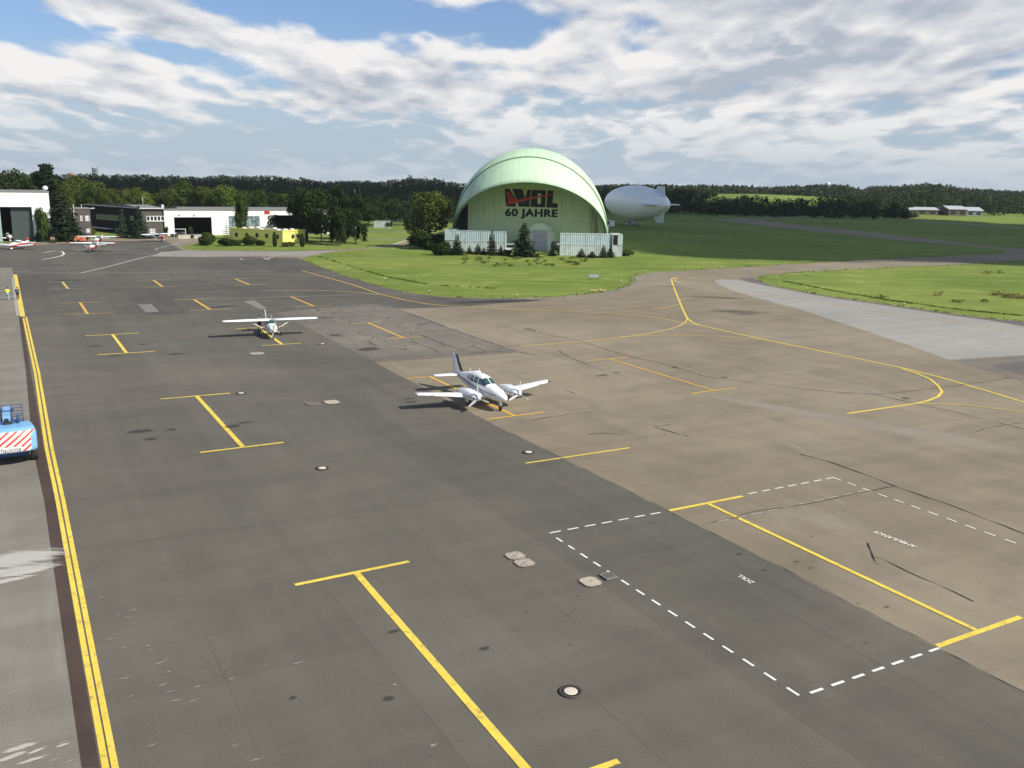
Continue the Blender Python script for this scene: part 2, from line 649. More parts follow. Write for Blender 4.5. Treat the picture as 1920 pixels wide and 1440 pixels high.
def text_obj(name, body, width, height, mat, parent=None, bold=0.0, extrude=0.004, spacing=1.0, heavy=0.0):
    """lettering in the local XY plane scaled to this width and height, centred"""
    me = text_mesh(body, 1.0, 0.0, bold, spacing=spacing)
    co = np.empty(len(me.vertices) * 3)
    me.vertices.foreach_get('co', co)
    co = co.reshape(-1, 3)
    lo, hi = co.min(0), co.max(0)
    co[:, 0] = (co[:, 0] - (lo[0] + hi[0]) / 2) / (hi[0] - lo[0]) * width
    co[:, 1] = (co[:, 1] - (lo[1] + hi[1]) / 2) / (hi[1] - lo[1]) * height
    me.vertices.foreach_set('co', co.ravel())
    bm = bmesh.new()
    bm.from_mesh(me)
    if heavy:
        src = list(bm.faces)
        for k, (ox, oy) in enumerate(((-1, 0), (1, 0), (0, 1), (0, -1))):
            r = bmesh.ops.duplicate(bm, geom=src)
            bmesh.ops.translate(bm, vec=(ox * heavy, oy * heavy * 0.6, -0.003 * (k + 1)), verts=[g for g in r['geom'] if isinstance(g, bmesh.types.BMVert)])
    if extrude:
        r = bmesh.ops.extrude_face_region(bm, geom=list(bm.faces))
        bmesh.ops.translate(bm, vec=(0, 0, extrude), verts=[g for g in r['geom'] if isinstance(g, bmesh.types.BMVert)])
        bmesh.ops.recalc_face_normals(bm, faces=bm.faces)
    bm.to_mesh(me)
    bm.free()
    me.materials.clear()
    me.materials.append(mat)
    o = bpy.data.objects.new(name, me)
    COL.objects.link(o)
    if parent is not None:
        o.parent = parent
    return o


# ------------------------------------------------------------------ materials
M_DARK = asphalt('dark_asphalt', (0.110, 0.101, 0.080), (0.142, 0.128, 0.101), 0.20, 5.2, 0.22, (0.19, 0.175, 0.145), 0.28)
M_OLDDARK = asphalt('old_dark_asphalt', (0.090, 0.082, 0.068), (0.118, 0.107, 0.088), 0.32, 3.8, 0.30, (0.17, 0.155, 0.13), 0.3)
M_BROWN = asphalt('brown_asphalt', (0.214, 0.176, 0.121), (0.264, 0.220, 0.154), 0.20, 0, 0.32, (0.33, 0.29, 0.23), 0.5)
M_PATCH = asphalt('cracked_asphalt', (0.145, 0.128, 0.102), (0.19, 0.168, 0.135), 0.20, 0, 0.42, (0.26, 0.235, 0.19), 0.5, 0.75)
M_GREY = asphalt('grey_taxiway', (0.285, 0.27, 0.245), (0.335, 0.315, 0.285), 0.16, 0, 0.16, (0.40, 0.38, 0.34), 0.4)
M_SHOULDER = asphalt('dark_shoulder', (0.13, 0.115, 0.105), (0.16, 0.14, 0.125), 0.15, 0, 0.2)
M_CONC = asphalt('pale_concrete', (0.185, 0.170, 0.135), (0.225, 0.207, 0.166), 0.26, 0, 0.30, (0.36, 0.34, 0.29), 0.4)
M_ROAD = asphalt('road_asphalt', (0.20, 0.18, 0.155), (0.23, 0.21, 0.18), 0.15, 0, 0.2)
M_GRASS = grass_mat('field_grass', (0.140, 0.195, 0.036), (0.195, 0.240, 0.052), (0.265, 0.285, 0.085))
M_YEL = paint_mat('yellow_paint', (0.86, 0.63, 0.085), 0.5)
M_ORA = paint_mat('orange_yellow_paint', (0.74, 0.44, 0.06), 0.45)
M_YELF = paint_mat('faded_yellow_paint', (0.70, 0.50, 0.13), 0.35, 0.15)
M_WHT = paint_mat('white_paint', (0.84, 0.82, 0.74), 0.2)
M_WHTF = paint_mat('faded_white_paint', (0.42, 0.40, 0.35), 0.6, 0.3)
M_CRACK = pmat('crack_filler', (0.022, 0.021, 0.020), 0.7)
M_BRSTRIP = asphalt('drain_brick', (0.060, 0.040, 0.032), (0.085, 0.058, 0.046), 0.3, 0, 0.3)

# ------------------------------------------------------------------ ground
P = lambda L: [G(*p) for p in L]
BIG = 3000
mb = MB()
n = 40
xs = [-BIG, -2000, -1000, -400, -100, 0, 100, 400, 1000, 2000, BIG]
ys = [-BIG, -1000, -200, 0, 100, 200, 300, 400, 600, 1000, 2000, BIG]
mb.add([(x, y, 0) for y in ys for x in xs], [(j * 11 + i, j * 11 + i + 1, (j + 1) * 11 + i + 1, (j + 1) * 11 + i) for j in range(11) for i in range(10)])
structure(mb, 'ground', M_GRASS)

# paved apron: brown asphalt everywhere, newer dark asphalt on top of it
edge_island = [(565, 485), (600, 500), (660, 520.5), (720, 538), (770, 549.5), (830, 556), (900, 558.5), (960, 559), (1040, 556.5), (1100, 551),
               (1150, 544), (1176, 537), (1186, 528.5), (1188, 519), (1200, 513.5)]
edge_taxi = [(1240, 509.5), (1300, 506.5), (1400, 500.5), (1470, 496), (1540, 492), (1620, 487.5), (1720, 482), (1820, 478), (1880, 475.5), (1887, 471),
             (1880, 467.5), (1800, 460), (1700, 451), (1600, 441), (1500, 430.5), (1420, 422), (1362, 414), (1340, 411.5), (1400, 411), (1440, 415), (1500, 421.5),
             (1600, 432), (1700, 443), (1800, 454.5), (1920, 468), (2150, 490)]
edge_right = [(2150, 473), (1920, 489), (1800, 496.5), (1700, 500.5), (1600, 505), (1500, 511), (1440, 516), (1424, 520), (1423, 525), (1450, 535.5), (1500, 545.5),
              (1560, 556), (1640, 567), (1720, 578.5), (1800, 590), (1860, 597), (1920, 602.5), (2150, 625)]
top_left = [(-700, 470), (-300, 462), (0, 456), (70, 455), (200, 446), (300, 443.5), (380, 445), (372, 455), (340, 464), (352, 468.5), (430, 469.5), (540, 470.5), (600, 469), (690, 464.5),
            (745, 456.5), (768, 449), (785, 441), (800, 437), (800, 442), (782, 451), (760, 459), (700, 466), (640, 471), (600, 476)]
near = [Vector((60, 8, 0)), Vector((60, -40, 0)), Vector((-140, -40, 0))]
mb = MB()
mb.sheet(P(top_left) + P(edge_island) + P(edge_taxi) + [Vector((500, 290, 0)), Vector((500, 215, 0))] + P(edge_right)[1:] + [Vector((240, 60, 0))] + near, 0.0040)
apron = structure(mb, 'apron', M_BROWN)
mb = MB()
dark_poly = [(-700, 600), (44, 594), (280, 590), (520, 586), (700, 678), (960, 814), (1200, 932.5), (1435, 1050), (1770, 1222), (1930, 1304)]
def rough(pts, amp, step):
    """break a straight paving edge into a slightly ragged one"""
    o_ = []
    for a_, c_ in zip(pts[:-1], pts[1:]):
        m_ = max(1, int((c_ - a_).length / step))
        for q_ in range(m_):
            p_ = a_.lerp(c_, q_ / m_)
            o_.append(p_ + (Vector((random.uniform(-amp, amp), random.uniform(-amp, amp), 0)) if q_ else Vector()))
    return o_ + [pts[-1]]


mb.sheet(rough(P(dark_poly), 0.05, 0.5) + [Vector((14.5, 20, 0)), Vector((9, 3, 0)), Vector((9, -40, 0)), Vector((-140, -40, 0))], 0.0080)
structure(mb, 'dark_apron', M_DARK)
mb = MB()
mb.sheet(P([(-700, 600), (44, 594), (280, 590), (520, 586), (700, 570), (748, 579), (860, 575.5), (905, 571.5), (1003, 563), (985, 560.5)] +
           [(960, 560), (900, 559.5), (830, 557), (770, 550.5), (720, 539), (660, 521.5), (600, 501), (558, 483.5), (470, 482), (380, 482.5), (290, 481), (300, 472), (345, 470), (310, 452), (200, 452), (70, 460), (-300, 470)]), 0.0120)
structure(mb, 'old_apron', M_OLDDARK)
mb = MB()
mb.sheet(P([(520, 586), (610, 577), (700, 570), (750, 580), (850, 616), (972, 660), (900, 666), (830, 671), (702, 679)]), 0.0160)
structure(mb, 'cracked_apron_patch', M_PATCH)
mb = MB()
mb.sheet(P([(345, 470.5), (540, 472), (600, 470.5), (640, 469), (605, 475), (570, 481), (470, 480), (380, 481), (285, 481), (300, 474)]), 0.0160)
structure(mb, 'concrete_strip', asphalt('warm_concrete', (0.27, 0.245, 0.21), (0.31, 0.285, 0.245), 0.15, 0, 0.2))
mb = MB()
mb.sheet(P([(1338, 528), (1350, 523.5), (1380, 525), (1440, 537), (1500, 548), (1560, 559), (1640, 570.5), (1720, 582.5), (1800, 594), (1860, 602), (1920, 612), (2100, 632), (2100, 652), (1920, 666), (1778, 674.5),
            (1700, 646), (1600, 613), (1500, 580), (1420, 559), (1370, 544)]), 0.0080)
structure(mb, 'grey_taxiway', M_GREY)
mb = MB()
mb.sheet(P([(1424, 527), (1450, 536.5), (1500, 546.5), (1560, 557), (1640, 568), (1720, 579.5), (1800, 591), (1860, 598), (1920, 603.5), (2100, 622), (2100, 631), (1920, 611), (1860, 601), (1800, 593), (1720, 581.5), (1640, 569.5), (1560, 558),
            (1500, 547), (1440, 536), (1400, 527), (1385, 522), (1410, 521)]), 0.0110)
structure(mb, 'taxiway_shoulder', M_SHOULDER)
mb = MB()
mb.sheet(P([(1782, 676), (1920, 668), (2050, 660), (2050, 760), (1920, 715)]), 0.0085)
structure(mb, 'worn_apron_patch', asphalt('worn_asphalt', (0.17, 0.148, 0.118), (0.205, 0.178, 0.14), 0.15, 0, 0.3))
mb = MB()
mb.sheet(P([(1852, 684), (1925, 677), (2050, 668), (2050, 745), (1920, 704)]), 0.0130)
structure(mb, 'dark_apron_patch', M_SHOULDER)
# faint distant runway strip
mb = MB()
mb.ribbon(P([(1350, 411.5), (1420, 409.2), (1500, 408.2), (1580, 408.4), (1640, 410), (1700, 413), (1800, 419.5), (1920, 427), (2200, 444)]), 9, 0.0040)
structure(mb, 'runway', M_ROAD)
# lawn paths left of the dome hangar
mb = MB()
for a, b, wd in (((690, 449.5), (775, 448.5), 3.5), ((690, 434), (775, 433), 2.5), ((640, 425.5), (712, 426), 3.0)):
    mb.ribbon(P([a, b]), wd, 0.0060)
structure(mb, 'path', M_CONC)
# concrete area at the tower side, brick drain
mb = MB()
mb.sheet(P([(-500, 506), (23, 502), (35, 594), (49, 700), (61, 840), (83, 940), (153, 1440)]) + [Vector((-12.5, 15, 0)), Vector((-12, -40, 0)), Vector((-140, -40, 0))], 0.0160)
concrete = structure(mb, 'concrete_apron', M_CONC)
mb = MB()
mb.sheet(P([(35, 594), (49, 700), (61, 840), (83, 940), (153, 1440), (187, 1440), (104, 940), (82, 840), (58, 700), (41, 594)]), 0.0200)
structure(mb, 'drain_strip', M_BRSTRIP)

# kerb at the corner of the centre lawn
mb = MB()
kp = P([(1130, 549), (1150, 545.5), (1176, 538.5), (1186, 530), (1188.5, 520), (1200, 514.5)])
mb.ribbon(kp, 0.9, 0.02)
structure(mb, 'kerb', M_CONC)


# ------------------------------------------------------------------ painted markings
def marking(name, strips, mat, z=0.024):
    b = MB()
    for k, (pts, wd) in enumerate(strips):
        b.ribbon(pts, wd, z + 0.0015 * (k % 3))
    return structure(b, name, mat)


def park(top, bot, stem, mat, sw=0.30, bw=0.22, bmat=None):
    st = []
    if bmat is None:
        st = [(P([top[:2], top[2:]]), bw), (P([bot[:2], bot[2:]]), bw), (P([stem[:2], stem[2:]]), sw)]
        marking('parking_marking', st, mat)
    else:
        marking('parking_marking', [(P([top[:2], top[2:]]), bw), (P([bot[:2], bot[2:]]), bw)], bmat)
        marking('parking_marking', [(P([stem[:2], stem[2:]]), sw)], mat, 0.0275)


park((301, 748.5, 432, 737.5), (375, 849, 532, 830), (368.7, 743, 455, 838), M_YEL)
park((160, 630, 261, 624.7), (182, 665.7, 291, 659), (211, 627.5, 237, 662), M_YEL)
park((110, 568.7, 190, 566.3), (120.7, 590.2, 208, 587.3), (150, 567.5, 164, 588.7), M_ORA, 0.34, 0.2, M_ORA)
park((90, 528.7, 141, 527.3), (89, 542.7, 160, 541), (117, 528.6, 127.5, 541.7), M_YELF, 0.34, 0.2, M_WHTF)
park((255.5, 526, 318.7, 524.4), (272, 538.8, 338.7, 537), (287.5, 525.5, 304.5, 537.7), M_ORA, 0.36, 0.2, M_YELF)
park((413, 523.6, 470, 522.4), (438.7, 535.2, 498, 533.3), (441, 523, 468, 534.2), M_ORA, 0.36, 0.2, M_YELF)
park((327, 562.6, 397, 560.4), (355, 582, 432, 579.4), (363.7, 562, 394, 580.7), M_ORA, 0.36, 0.22, M_YELF)
park((513, 557.5, 576, 555.5), (554.5, 575.9, 623, 573.1), (545.5, 556.5, 589, 574.5), M_ORA, 0.3, 0.2, M_ORA)
park((660.5, 607, 713.7, 604.3), (727, 636, 789, 631.4), (690, 605.5, 756, 633.5), M_ORA, 0.3, 0.2)
park((442, 617, 534, 611.5), (490.5, 648.5, 564.5, 643.8), (485, 614.5, 529, 646), M_YEL, 0.32, 0.2)
park((763, 710.4, 868, 701.5), (912, 787, 1021, 773), (806, 707, 965, 780), M_ORA, 0.28, 0.22)
park((1100, 677, 1179, 670), (1296, 738, 1383, 727), (1143, 673.3, 1338, 732.5), M_ORA, 0.22, 0.2)
park((1255, 958, 1392.5, 931), (1757, 1212.5, 1914, 1157.5), (1327.5, 945, 1829.6, 1182), M_YEL, 0.24, 0.24)
p_r = G(1160, 1428)
p_l = p_r - E1 * 5.15
top_m = G(669, 1076)
v_end = (p_r - top_m).dot(E2)
marking('parking_marking', [(P([(553, 1097.5), (767, 1053.5)]), 0.24), ([p_l, p_r], 0.24),
                            ([top_m, top_m + (G(956, 1407.5) - top_m).normalized() * abs(v_end)], 0.30)], M_YEL)
marking('parking_bar', [(P([(986, 869), (1181, 840)]), 0.17)], M_YEL)

marking('stand_boundary_line', [(P([(44, 597), (66, 700), (87, 840), (108, 940), (198, 1440), (222, 1580)]), 0.19),
                                (P([(49, 595), (73, 700), (97, 840), (119, 940), (216, 1440), (242.5, 1580)]), 0.19)], M_YEL, 0.025)
marking('stand_boundary_line', [(P([(26.5, 515), (40.5, 594)]), 0.3), (P([(29.8, 515), (45, 594)]), 0.3)], M_YEL, 0.025)
marking('white_edge_line', [(P([(24, 520), (29, 560), (34, 592)]), 0.35)], M_WHTF, 0.025)
taxi = [
    ('taxi_line', [(1310, 521), (1280, 519.8), (1264, 520.4), (1258.5, 524), (1262, 535), (1270, 556), (1280, 580), (1288.5, 597), (1297, 604), (1310, 609.5), (1340, 616.5), (1440, 638.5), (1600, 671),
                   (1700, 692), (1760, 707), (1850, 733), (1925, 756), (2000, 783)], 0.26, M_YEL),
    ('taxi_line', [(1310, 520.5), (1275, 519.8), (1266, 522), (1266, 527), (1273, 531), (1290, 535)], 0.24, M_YELF),
    ('taxi_line', [(564, 507), (600, 517), (660, 533.5), (710, 551), (760, 563), (800, 570), (840, 573.8)], 0.26, M_ORA),
    ('taxi_line', [(840, 573.8), (900, 576.5), (960, 580.3), (1060, 584), (1150, 587.5), (1220, 594.5), (1280, 605), (1318, 611.5)], 0.24, M_YELF),
    ('taxi_line', [(1288.5, 598), (1285, 605), (1275, 611), (1255, 618), (1220, 625), (1160, 634), (1080, 642), (975, 649.5)], 0.23, M_YELF),
    ('taxi_line', [(1160, 632), (1220, 629), (1290, 629), (1360, 631.5), (1430, 637.5)], 0.20, M_YELF),
    ('taxi_line', [(1273, 563), (1290, 559), (1320, 556), (1420, 556)], 0.18, M_YELF),
    ('taxi_line', [(1273, 570), (1255, 576), (1225, 580.5), (1170, 584)], 0.18, M_YELF),
    ('taxi_line', [(1690, 691.5), (1718, 700), (1745, 712), (1760, 725), (1766, 735), (1759, 744), (1738, 752.5), (1715, 757.5), (1650, 767), (1588, 776)], 0.24, M_YEL),
    ('taxi_line', [(1715, 757.5), (1750, 757.5), (1810, 760), (1920, 772.5), (2000, 784)], 0.19, M_YELF),
    ('taxi_line', [(1380, 547), (1420, 553), (1500, 562), (1600, 577), (1720, 594), (1800, 605), (1920, 624), (2050, 646)], 0.22, M_YELF),
    ('taxi_line', [(490, 546), (560, 544.5), (620, 545), (670, 548), (710, 552.5)], 0.24, M_YELF),
    ('taxi_line', [(400, 515.5), (480, 513.5), (540, 514), (600, 517.2)], 0.18, M_WHTF),
    ('faded_line', [(397, 561), (480, 559), (513, 557.5), (620, 554.5), (780, 549)], 0.18, M_WHTF),
    ('faded_line', [(155, 512), (300, 511), (420, 509.5), (520, 508.5)], 0.22, M_WHTF),
    ('white_line', [(25, 509.5), (150, 512.5)], 0.28, M_WHTF),
    ('white_line', [(150, 512.5), (205, 499.5), (270, 482.5), (290, 478.5), (340, 469.5)], 0.55, M_WHTF),
    ('white_line', [(80, 474), (104, 470.5), (117, 472), (120.5, 476.5), (115, 480), (97, 484), (78, 487)], 0.35, M_WHT),
    ('white_line', [(356, 450), (320, 460), (295, 466), (291, 468), (295, 470)], 0.35, M_WHTF),
    ('white_line', [(140, 471), (165, 465)], 0.3, M_WHTF),
    ('white_line', [(185, 465.5), (215, 468.5), (280, 471)], 0.3, M_WHTF),
    ('white_line', [(208, 473.5), (260, 474.5), (300, 476.5)], 0.3, M_WHTF),
    ('white_line', [(600, 473), (540, 475), (518, 479), (503, 484.5), (503.5, 486.5)], 0.5, M_WHTF),
    ('white_line', [(500, 487), (494, 483)], 0.45, M_WHTF),
    ('white_line', [(455, 487.5), (450, 484.5)], 0.45, M_WHTF),
    ('white_line', [(768, 449.5), (740, 457.5), (720, 461)], 0.5, M_WHT),
    ('white_line', [(0, 509), (23, 510)], 0.2, M_WHTF),
    ('white_line', [(0, 538.5), (24, 538)], 0.15, M_WHTF),
]
for i, (nm, pts, wd, mt) in enumerate(taxi):
    marking(nm, [(P(pts), wd)], mt, 0.0255 + 0.0012 * (i % 5))


def dashes(line, n, dash, wd):
    a, b = G(*line[:2]), G(*line[2:])
    d = (b - a).normalized()
    step = ((b - a).length - dash) / (n - 1)
    return [([a + d * step * i, a + d * (step * i + dash)], wd) for i in range(n)]


marking('dashed_box_line', dashes((1031, 1000, 1238, 961.5), 7, 0.62, 0.11) + dashes((1043, 1009, 1498, 1305), 15, 0.55, 0.11) + dashes((1519, 1300.5, 1762, 1215.5), 7, 0.60, 0.12), M_WHT)
marking('dashed_box_line', dashes((1403, 926.5, 1563, 896), 7, 0.62, 0.10) + dashes((1562, 896, 1905, 1019.5), 11, 0.58, 0.10), M_WHT)
marking('dashed_box_line', dashes((1313, 986, 1625, 919.5), 11, 0.75, 0.09), M_WHTF)

# lettering painted on the apron, read from the far side
for word, a, b, asp in (('ZOLL', (1412, 1094.5), (1384, 1079.5), 0.30), ('AMBULANCE', (1717, 1026.5), (1639, 997.5), 0.14)):
    p0, p1 = G(*a), G(*b)
    d = (p1 - p0)
    ln = d.length
    o = text_obj('painted_lettering', word, ln, ln * asp, M_WHT, bold=0.012, extrude=0.0)
    o.location = (p0 + p1) / 2 + Vector((0, 0, 0.030))
    o.rotation_euler = (0, 0, math.atan2(d.y, d.x))
    o['kind'] = 'structure'

# tar-filled cracks
cracks = [
    [(1314, 986), (1350, 977), (1372, 973), (1394, 965), (1430, 957), (1500, 948), (1560, 936), (1615, 924), (1678, 912)],
    [(1627, 1019), (1633, 1034), (1641, 1054)], [(1636, 1044), (1660, 1051), (1700, 1072), (1760, 1097), (1826, 1129)],
    [(1641, 1054), (1648, 1059)],
    [(962, 790), (1000, 787.5), (1060, 778), (1111, 773)], [(1105, 815), (1130, 813), (1166, 815)],
    [(1256, 797), (1228, 801), (1245, 806), (1265, 812), (1292, 819)],
    [(1047, 658), (1070, 671), (1106, 685)], [(1055, 730), (1084, 740.5)],
    [(985, 617), (1026, 628), (1090, 640), (1127, 653), (1180, 668), (1260, 687), (1320, 706), (1380, 714), (1440, 721), (1500, 729), (1580, 737), (1640, 739.5)],
    [(1640, 739.5), (1680, 737), (1760, 727), (1830, 719), (1897, 708)], [(1640, 739.5), (1715, 757), (1790, 773), (1925, 806)],
    [(1840, 698), (1888, 709), (1925, 719)], [(1823, 813), (1850, 803), (1890, 797), (1925, 791)],
    [(1500, 852), (1560, 868), (1640, 897), (1690, 917), (1780, 947), (1925, 1003)],
    [(762, 588), (800, 600), (835, 614), (878, 630), (930, 646), (990, 664)], [(786, 627), (830, 645), (880, 661), (960, 659), (1010, 666)],
    [(770, 640), (812, 655), (826, 663)], [(720, 673), (780, 669), (860, 663), (930, 660)], [(930, 656), (950, 651), (972, 648)],
    [(880, 647), (900, 655), (910, 660)], [(690, 640), (705, 648), (700, 652)], [(650, 632), (680, 640), (700, 650)],
    [(960, 814), (1080, 872), (1200, 931.5), (1320, 992), (1435, 1049)], [(1435, 1049), (1600, 1134), (1770, 1221), (1925, 1301)],
]
b = MB()
for k, c in enumerate(cracks):
    pts = []
    q = P(c)
    for i in range(len(q) - 1):
        L = (q[i + 1] - q[i]).length
        m = max(2, int(L / 0.6))
        for j in range(m):
            p = q[i].lerp(q[i + 1], j / m)
            if i or j:
                p = p + Vector((random.uniform(-1, 1), random.uniform(-1, 1), 0)) * 0.035
            pts.append(p)
    pts.append(q[-1])
    b.ribbon(pts, 0.03 if k > 21 else random.uniform(0.04, 0.062), 0.0325 + 0.00015 * k, 0, 0.7)
structure(b, 'crack_filler', M_CRACK)


# oil stains and pale scuffs on the apron
def stain_mat(name, col, amt, stretch=None, soft=False):
    m = bpy.data.materials.new(name)
    m.use_nodes = True
    t = NT(m.node_tree)
    pos = t.add('ShaderNodeNewGeometry').outputs['Position']
    uvx, uvy, _ = t.xyz(t.add('ShaderNodeTexCoord').outputs['UV'])
    r = t.math('SQRT', t.math('ADD', t.math('MULTIPLY', uvx, uvx), t.math('MULTIPLY', uvy, uvy)))
    nn = t.noise(t.mapping(pos, rot=(0, 0, -GA), scale=stretch or (1, 1, 1)), 2.2, 5, 0.65)
    f = t.math('MULTIPLY', t.ss(t.math('ADD', r, t.math('MULTIPLY', t.math('SUBTRACT', nn, 0.5), 1.1)), 0.0 if soft else 0.45, 0.9 if soft else 0.95, 1.0, 0.0), amt)
    b_ = t.add('ShaderNodeBsdfPrincipled')
    t.put(b_.inputs['Base Color'], (*col, 1))
    b_.inputs['Roughness'].default_value = 0.8
    tr = t.add('ShaderNodeBsdfTransparent')
    mx = t.add('ShaderNodeMixShader')
    t.put(mx.inputs[0], f)
    t.l.new(tr.outputs[0], mx.inputs[1])
    t.l.new(b_.outputs[0], mx.inputs[2])
    t.l.new(mx.outputs[0], t.add('ShaderNodeOutputMaterial').inputs[0])
    return m


def stains(name, mat, items, z):
    b = MB()
    uv = []
    for k, (px, py, ru, rv, ang) in enumerate(items):
        c = G(px, py)
        n_ = 14
        ring = []
        for i in range(n_):
            th = 2 * PI * i / n_
            a_ = (E1 * math.cos(ang) + E2 * math.sin(ang)) * math.cos(th) * ru + (-E1 * math.sin(ang) + E2 * math.cos(ang)) * math.sin(th) * rv
            ring.append((c.x + a_.x, c.y + a_.y, z + 0.00008 * k))
        b.add([(c.x, c.y, z + 0.00008 * k)] + ring, [(0, 1 + i, 1 + (i + 1) % n_) for i in range(n_)])
        uv += [(0, 0)] + [(math.cos(2 * PI * i / n_), math.sin(2 * PI * i / n_)) for i in range(n_)]
    o = b.build(name, mat, fix=False, uv=uv)
    o['kind'] = 'structure'
    return o


oil = [(265, 809, 1.1, 0.6, 0), (283, 824, 0.5, 0.45, 0), (435, 800, 0.8, 0.5, 0.2), (460, 793, 0.7, 0.3, 0), (322, 806, 0.5, 0.3, 0), (332, 664, 1.0, 0.5, 0), (180, 649, 0.8, 0.5, 0), (270, 646, 0.5, 0.4, 0),
       (130, 526, 3.2, 1.2, 0), (692, 655, 1.6, 1.2, 0.3), (630, 629, 1.0, 0.8, 0), (612, 596, 1.6, 0.5, 0), (767, 748, 0.7, 0.3, 0), (772, 754, 0.6, 0.4, 0), (1131, 704, 0.8, 0.35, 0), (1156, 699, 0.45, 0.25, 0), (1264, 689, 0.55, 0.25, 0),
       (1292, 687.5, 0.4, 0.2, 0), (1358, 708, 0.6, 0.3, 0), (1698, 747, 0.5, 0.4, 0), (740, 1185, 0.32, 0.14, 0), (909, 1217, 0.28, 0.16, 0), (728, 1311, 0.22, 0.2, 0), (549, 1310, 0.16, 0.14, 0), (990, 617, 0.9, 0.3, 0),
       (1000, 619.5, 0.6, 0.3, 0), (970, 565, 6.0, 1.6, 0.0), (905, 566, 6, 1.6, 0),
       (1385, 1040, 0.25, 0.12, 0), (1494, 1054, 0.25, 0.1, 0), (1519, 1066, 0.2, 0.1, 0), (1432, 1070, 0.2, 0.1, 0), (1664, 1139, 0.2, 0.1, 0), (212, 668, 0.6, 0.3, 0), (107, 497, 3, 1.0, 0), (420, 575, 2.5, 0.8, 0.2)]
stains('oil_stain', stain_mat('oil_stain', (0.040, 0.036, 0.032), 0.5), oil, 0.037)
dots = [(random.uniform(960, 1900), random.uniform(800, 1250), random.uniform(0.06, 0.16), random.uniform(0.04, 0.10), random.uniform(0, 3)) for _ in range(45)]
dots += [(random.uniform(300, 1400), random.uniform(1080, 1430), random.uniform(0.03, 0.09), random.uniform(0.03, 0.06), random.uniform(0, 3)) for _ in range(25)]
stains('tyre_smear', stain_mat('tyre_smear', (0.07, 0.062, 0.054), 0.5, (0.3, 1.5, 1), True), [(1345, 558, 7.0, 2.2, -0.75), (1385, 585, 6.0, 2.6, -0.7), (1258, 537, 4.5, 1.2, -0.5), (1395, 590, 3.0, 1.5, -0.6)], 0.0335)
stains('tar_spot', stain_mat('tar_spot', (0.05, 0.047, 0.042), 0.32), dots, 0.042)
scuff = [(812, 1400, 0.22, 0.11, 0), (740, 1286, 0.14, 0.07, 0), (300, 1245, 0.5, 0.06, 0.3)]
for (x0, y0) in ((250, 1146), (254, 1170), (230, 1217), (276, 1213), (280, 1221), (208, 1200), (310, 1238), (316, 1262), (318, 1299), (306, 1286), (328, 1316), (245, 1308), (234, 1274), (190, 1122), (276, 1103), (363, 1316), (396, 1200), (434, 1275),
                 (220, 1155), (240, 1160), (440, 1400), (452, 1416), (480, 1427), (56, 1390), (70, 1412), (118, 1395), (60, 1425), (25, 1300), (20, 1400), (100, 1428), (130, 1430), (285, 1400), (370, 1290), (500, 1250), (560, 1245)):
    scuff.append((x0, y0, random.uniform(0.14, 0.34), random.uniform(0.03, 0.055), random.uniform(-0.1, 0.4)))
stains('paint_scuff', stain_mat("paint_scuff", (0.46, 0.42, 0.36), 0.7, None, True), scuff, 0.051)
chalk = [(34, 1050, 2.4, 1.2, 0.03), (22, 1074, 2.2, 0.7, 0.0), (8, 1092, 1.6, 0.3, 0.1), (50, 1074, 1.5, 0.4, 0.05), (40, 1404, 0.6, 0.16, 0.1), (70, 1410, 0.35, 0.1, 0.3), (118, 1400, 0.3, 0.08, 0.2), (22, 1422, 0.5, 0.15, 0.2), (60, 1428, 0.5, 0.1, 0.1)]
stains('chalk_stain', stain_mat('chalk_stain', (0.60, 0.57, 0.50), 0.72, (0.25, 2.4, 1)), chalk, 0.056)
a_, c_ = G(1330, 742), G(1905, 846)
mid_ = (a_ + c_) / 2
d_ = c_ - a_
b = MB()
uv = []
ang_ = math.atan2(d_.y, d_.x)
for k, (f, ru, rv) in enumerate(((0.5, 0.62, 1.7), (0.25, 0.4, 1.1), (0.8, 0.35, 2.2))):
    m_ = a_.lerp(c_, f)
    ring = [(m_.x + math.cos(th) * ru * d_.length * math.cos(ang_) - math.sin(th) * rv * math.sin(ang_), m_.y + math.cos(th) * ru * d_.length * math.sin(ang_) + math.sin(th) * rv * math.cos(ang_), 0.0072 + 0.0006 * k) for th in [2 * PI * q / 24 for q in range(24)]]
    b.add([(m_.x, m_.y, 0.0072 + 0.0006 * k)] + ring, [(0, 1 + q, 1 + (q + 1) % 24) for q in range(24)])
    uv += [(0, 0)] + [(math.cos(2 * PI * q / 24), math.sin(2 * PI * q / 24)) for q in range(24)]
b.build('pale_wear_streak', stain_mat('pale_wear', (0.42, 0.36, 0.28), 0.45, (0.5, 1.3, 1)), fix=False, uv=uv)['kind'] = 'structure'
# pale repair patches
b = MB()
b.sheet(P([(258, 571.5), (284, 570), (299, 585), (274, 586)]), 0.022)
b.sheet(P([(456, 565), (477, 563.5), (487, 570), (500, 578), (488, 580)]), 0.022)
structure(b, 'repair_patch', asphalt('patch_concrete', (0.20, 0.185, 0.165), (0.23, 0.215, 0.19), 0.1, 0, 0.2))

# ------------------------------------------------------------------ covers in the apron
M_IRON = pmat('cast_iron', (0.085, 0.065, 0.055), 0.7, 0.3)
M_CAP = pmat('cover_concrete', (0.62, 0.55, 0.44), 0.8, vary=0.06)
M_HATCH = pmat('hatch_concrete', (0.36, 0.31, 0.24), 0.85, vary=0.35, scale=6)
M_HATCHB = pmat('beige_hatch', (0.44, 0.38, 0.28), 0.85, vary=0.08, scale=3)
M_HATCHR = pmat('reddish_hatch', (0.17, 0.13, 0.105), 0.85, vary=0.2, scale=6)
M_GRATE = pmat('galvanised_grate', (0.19, 0.185, 0.17), 0.7, 0.0)


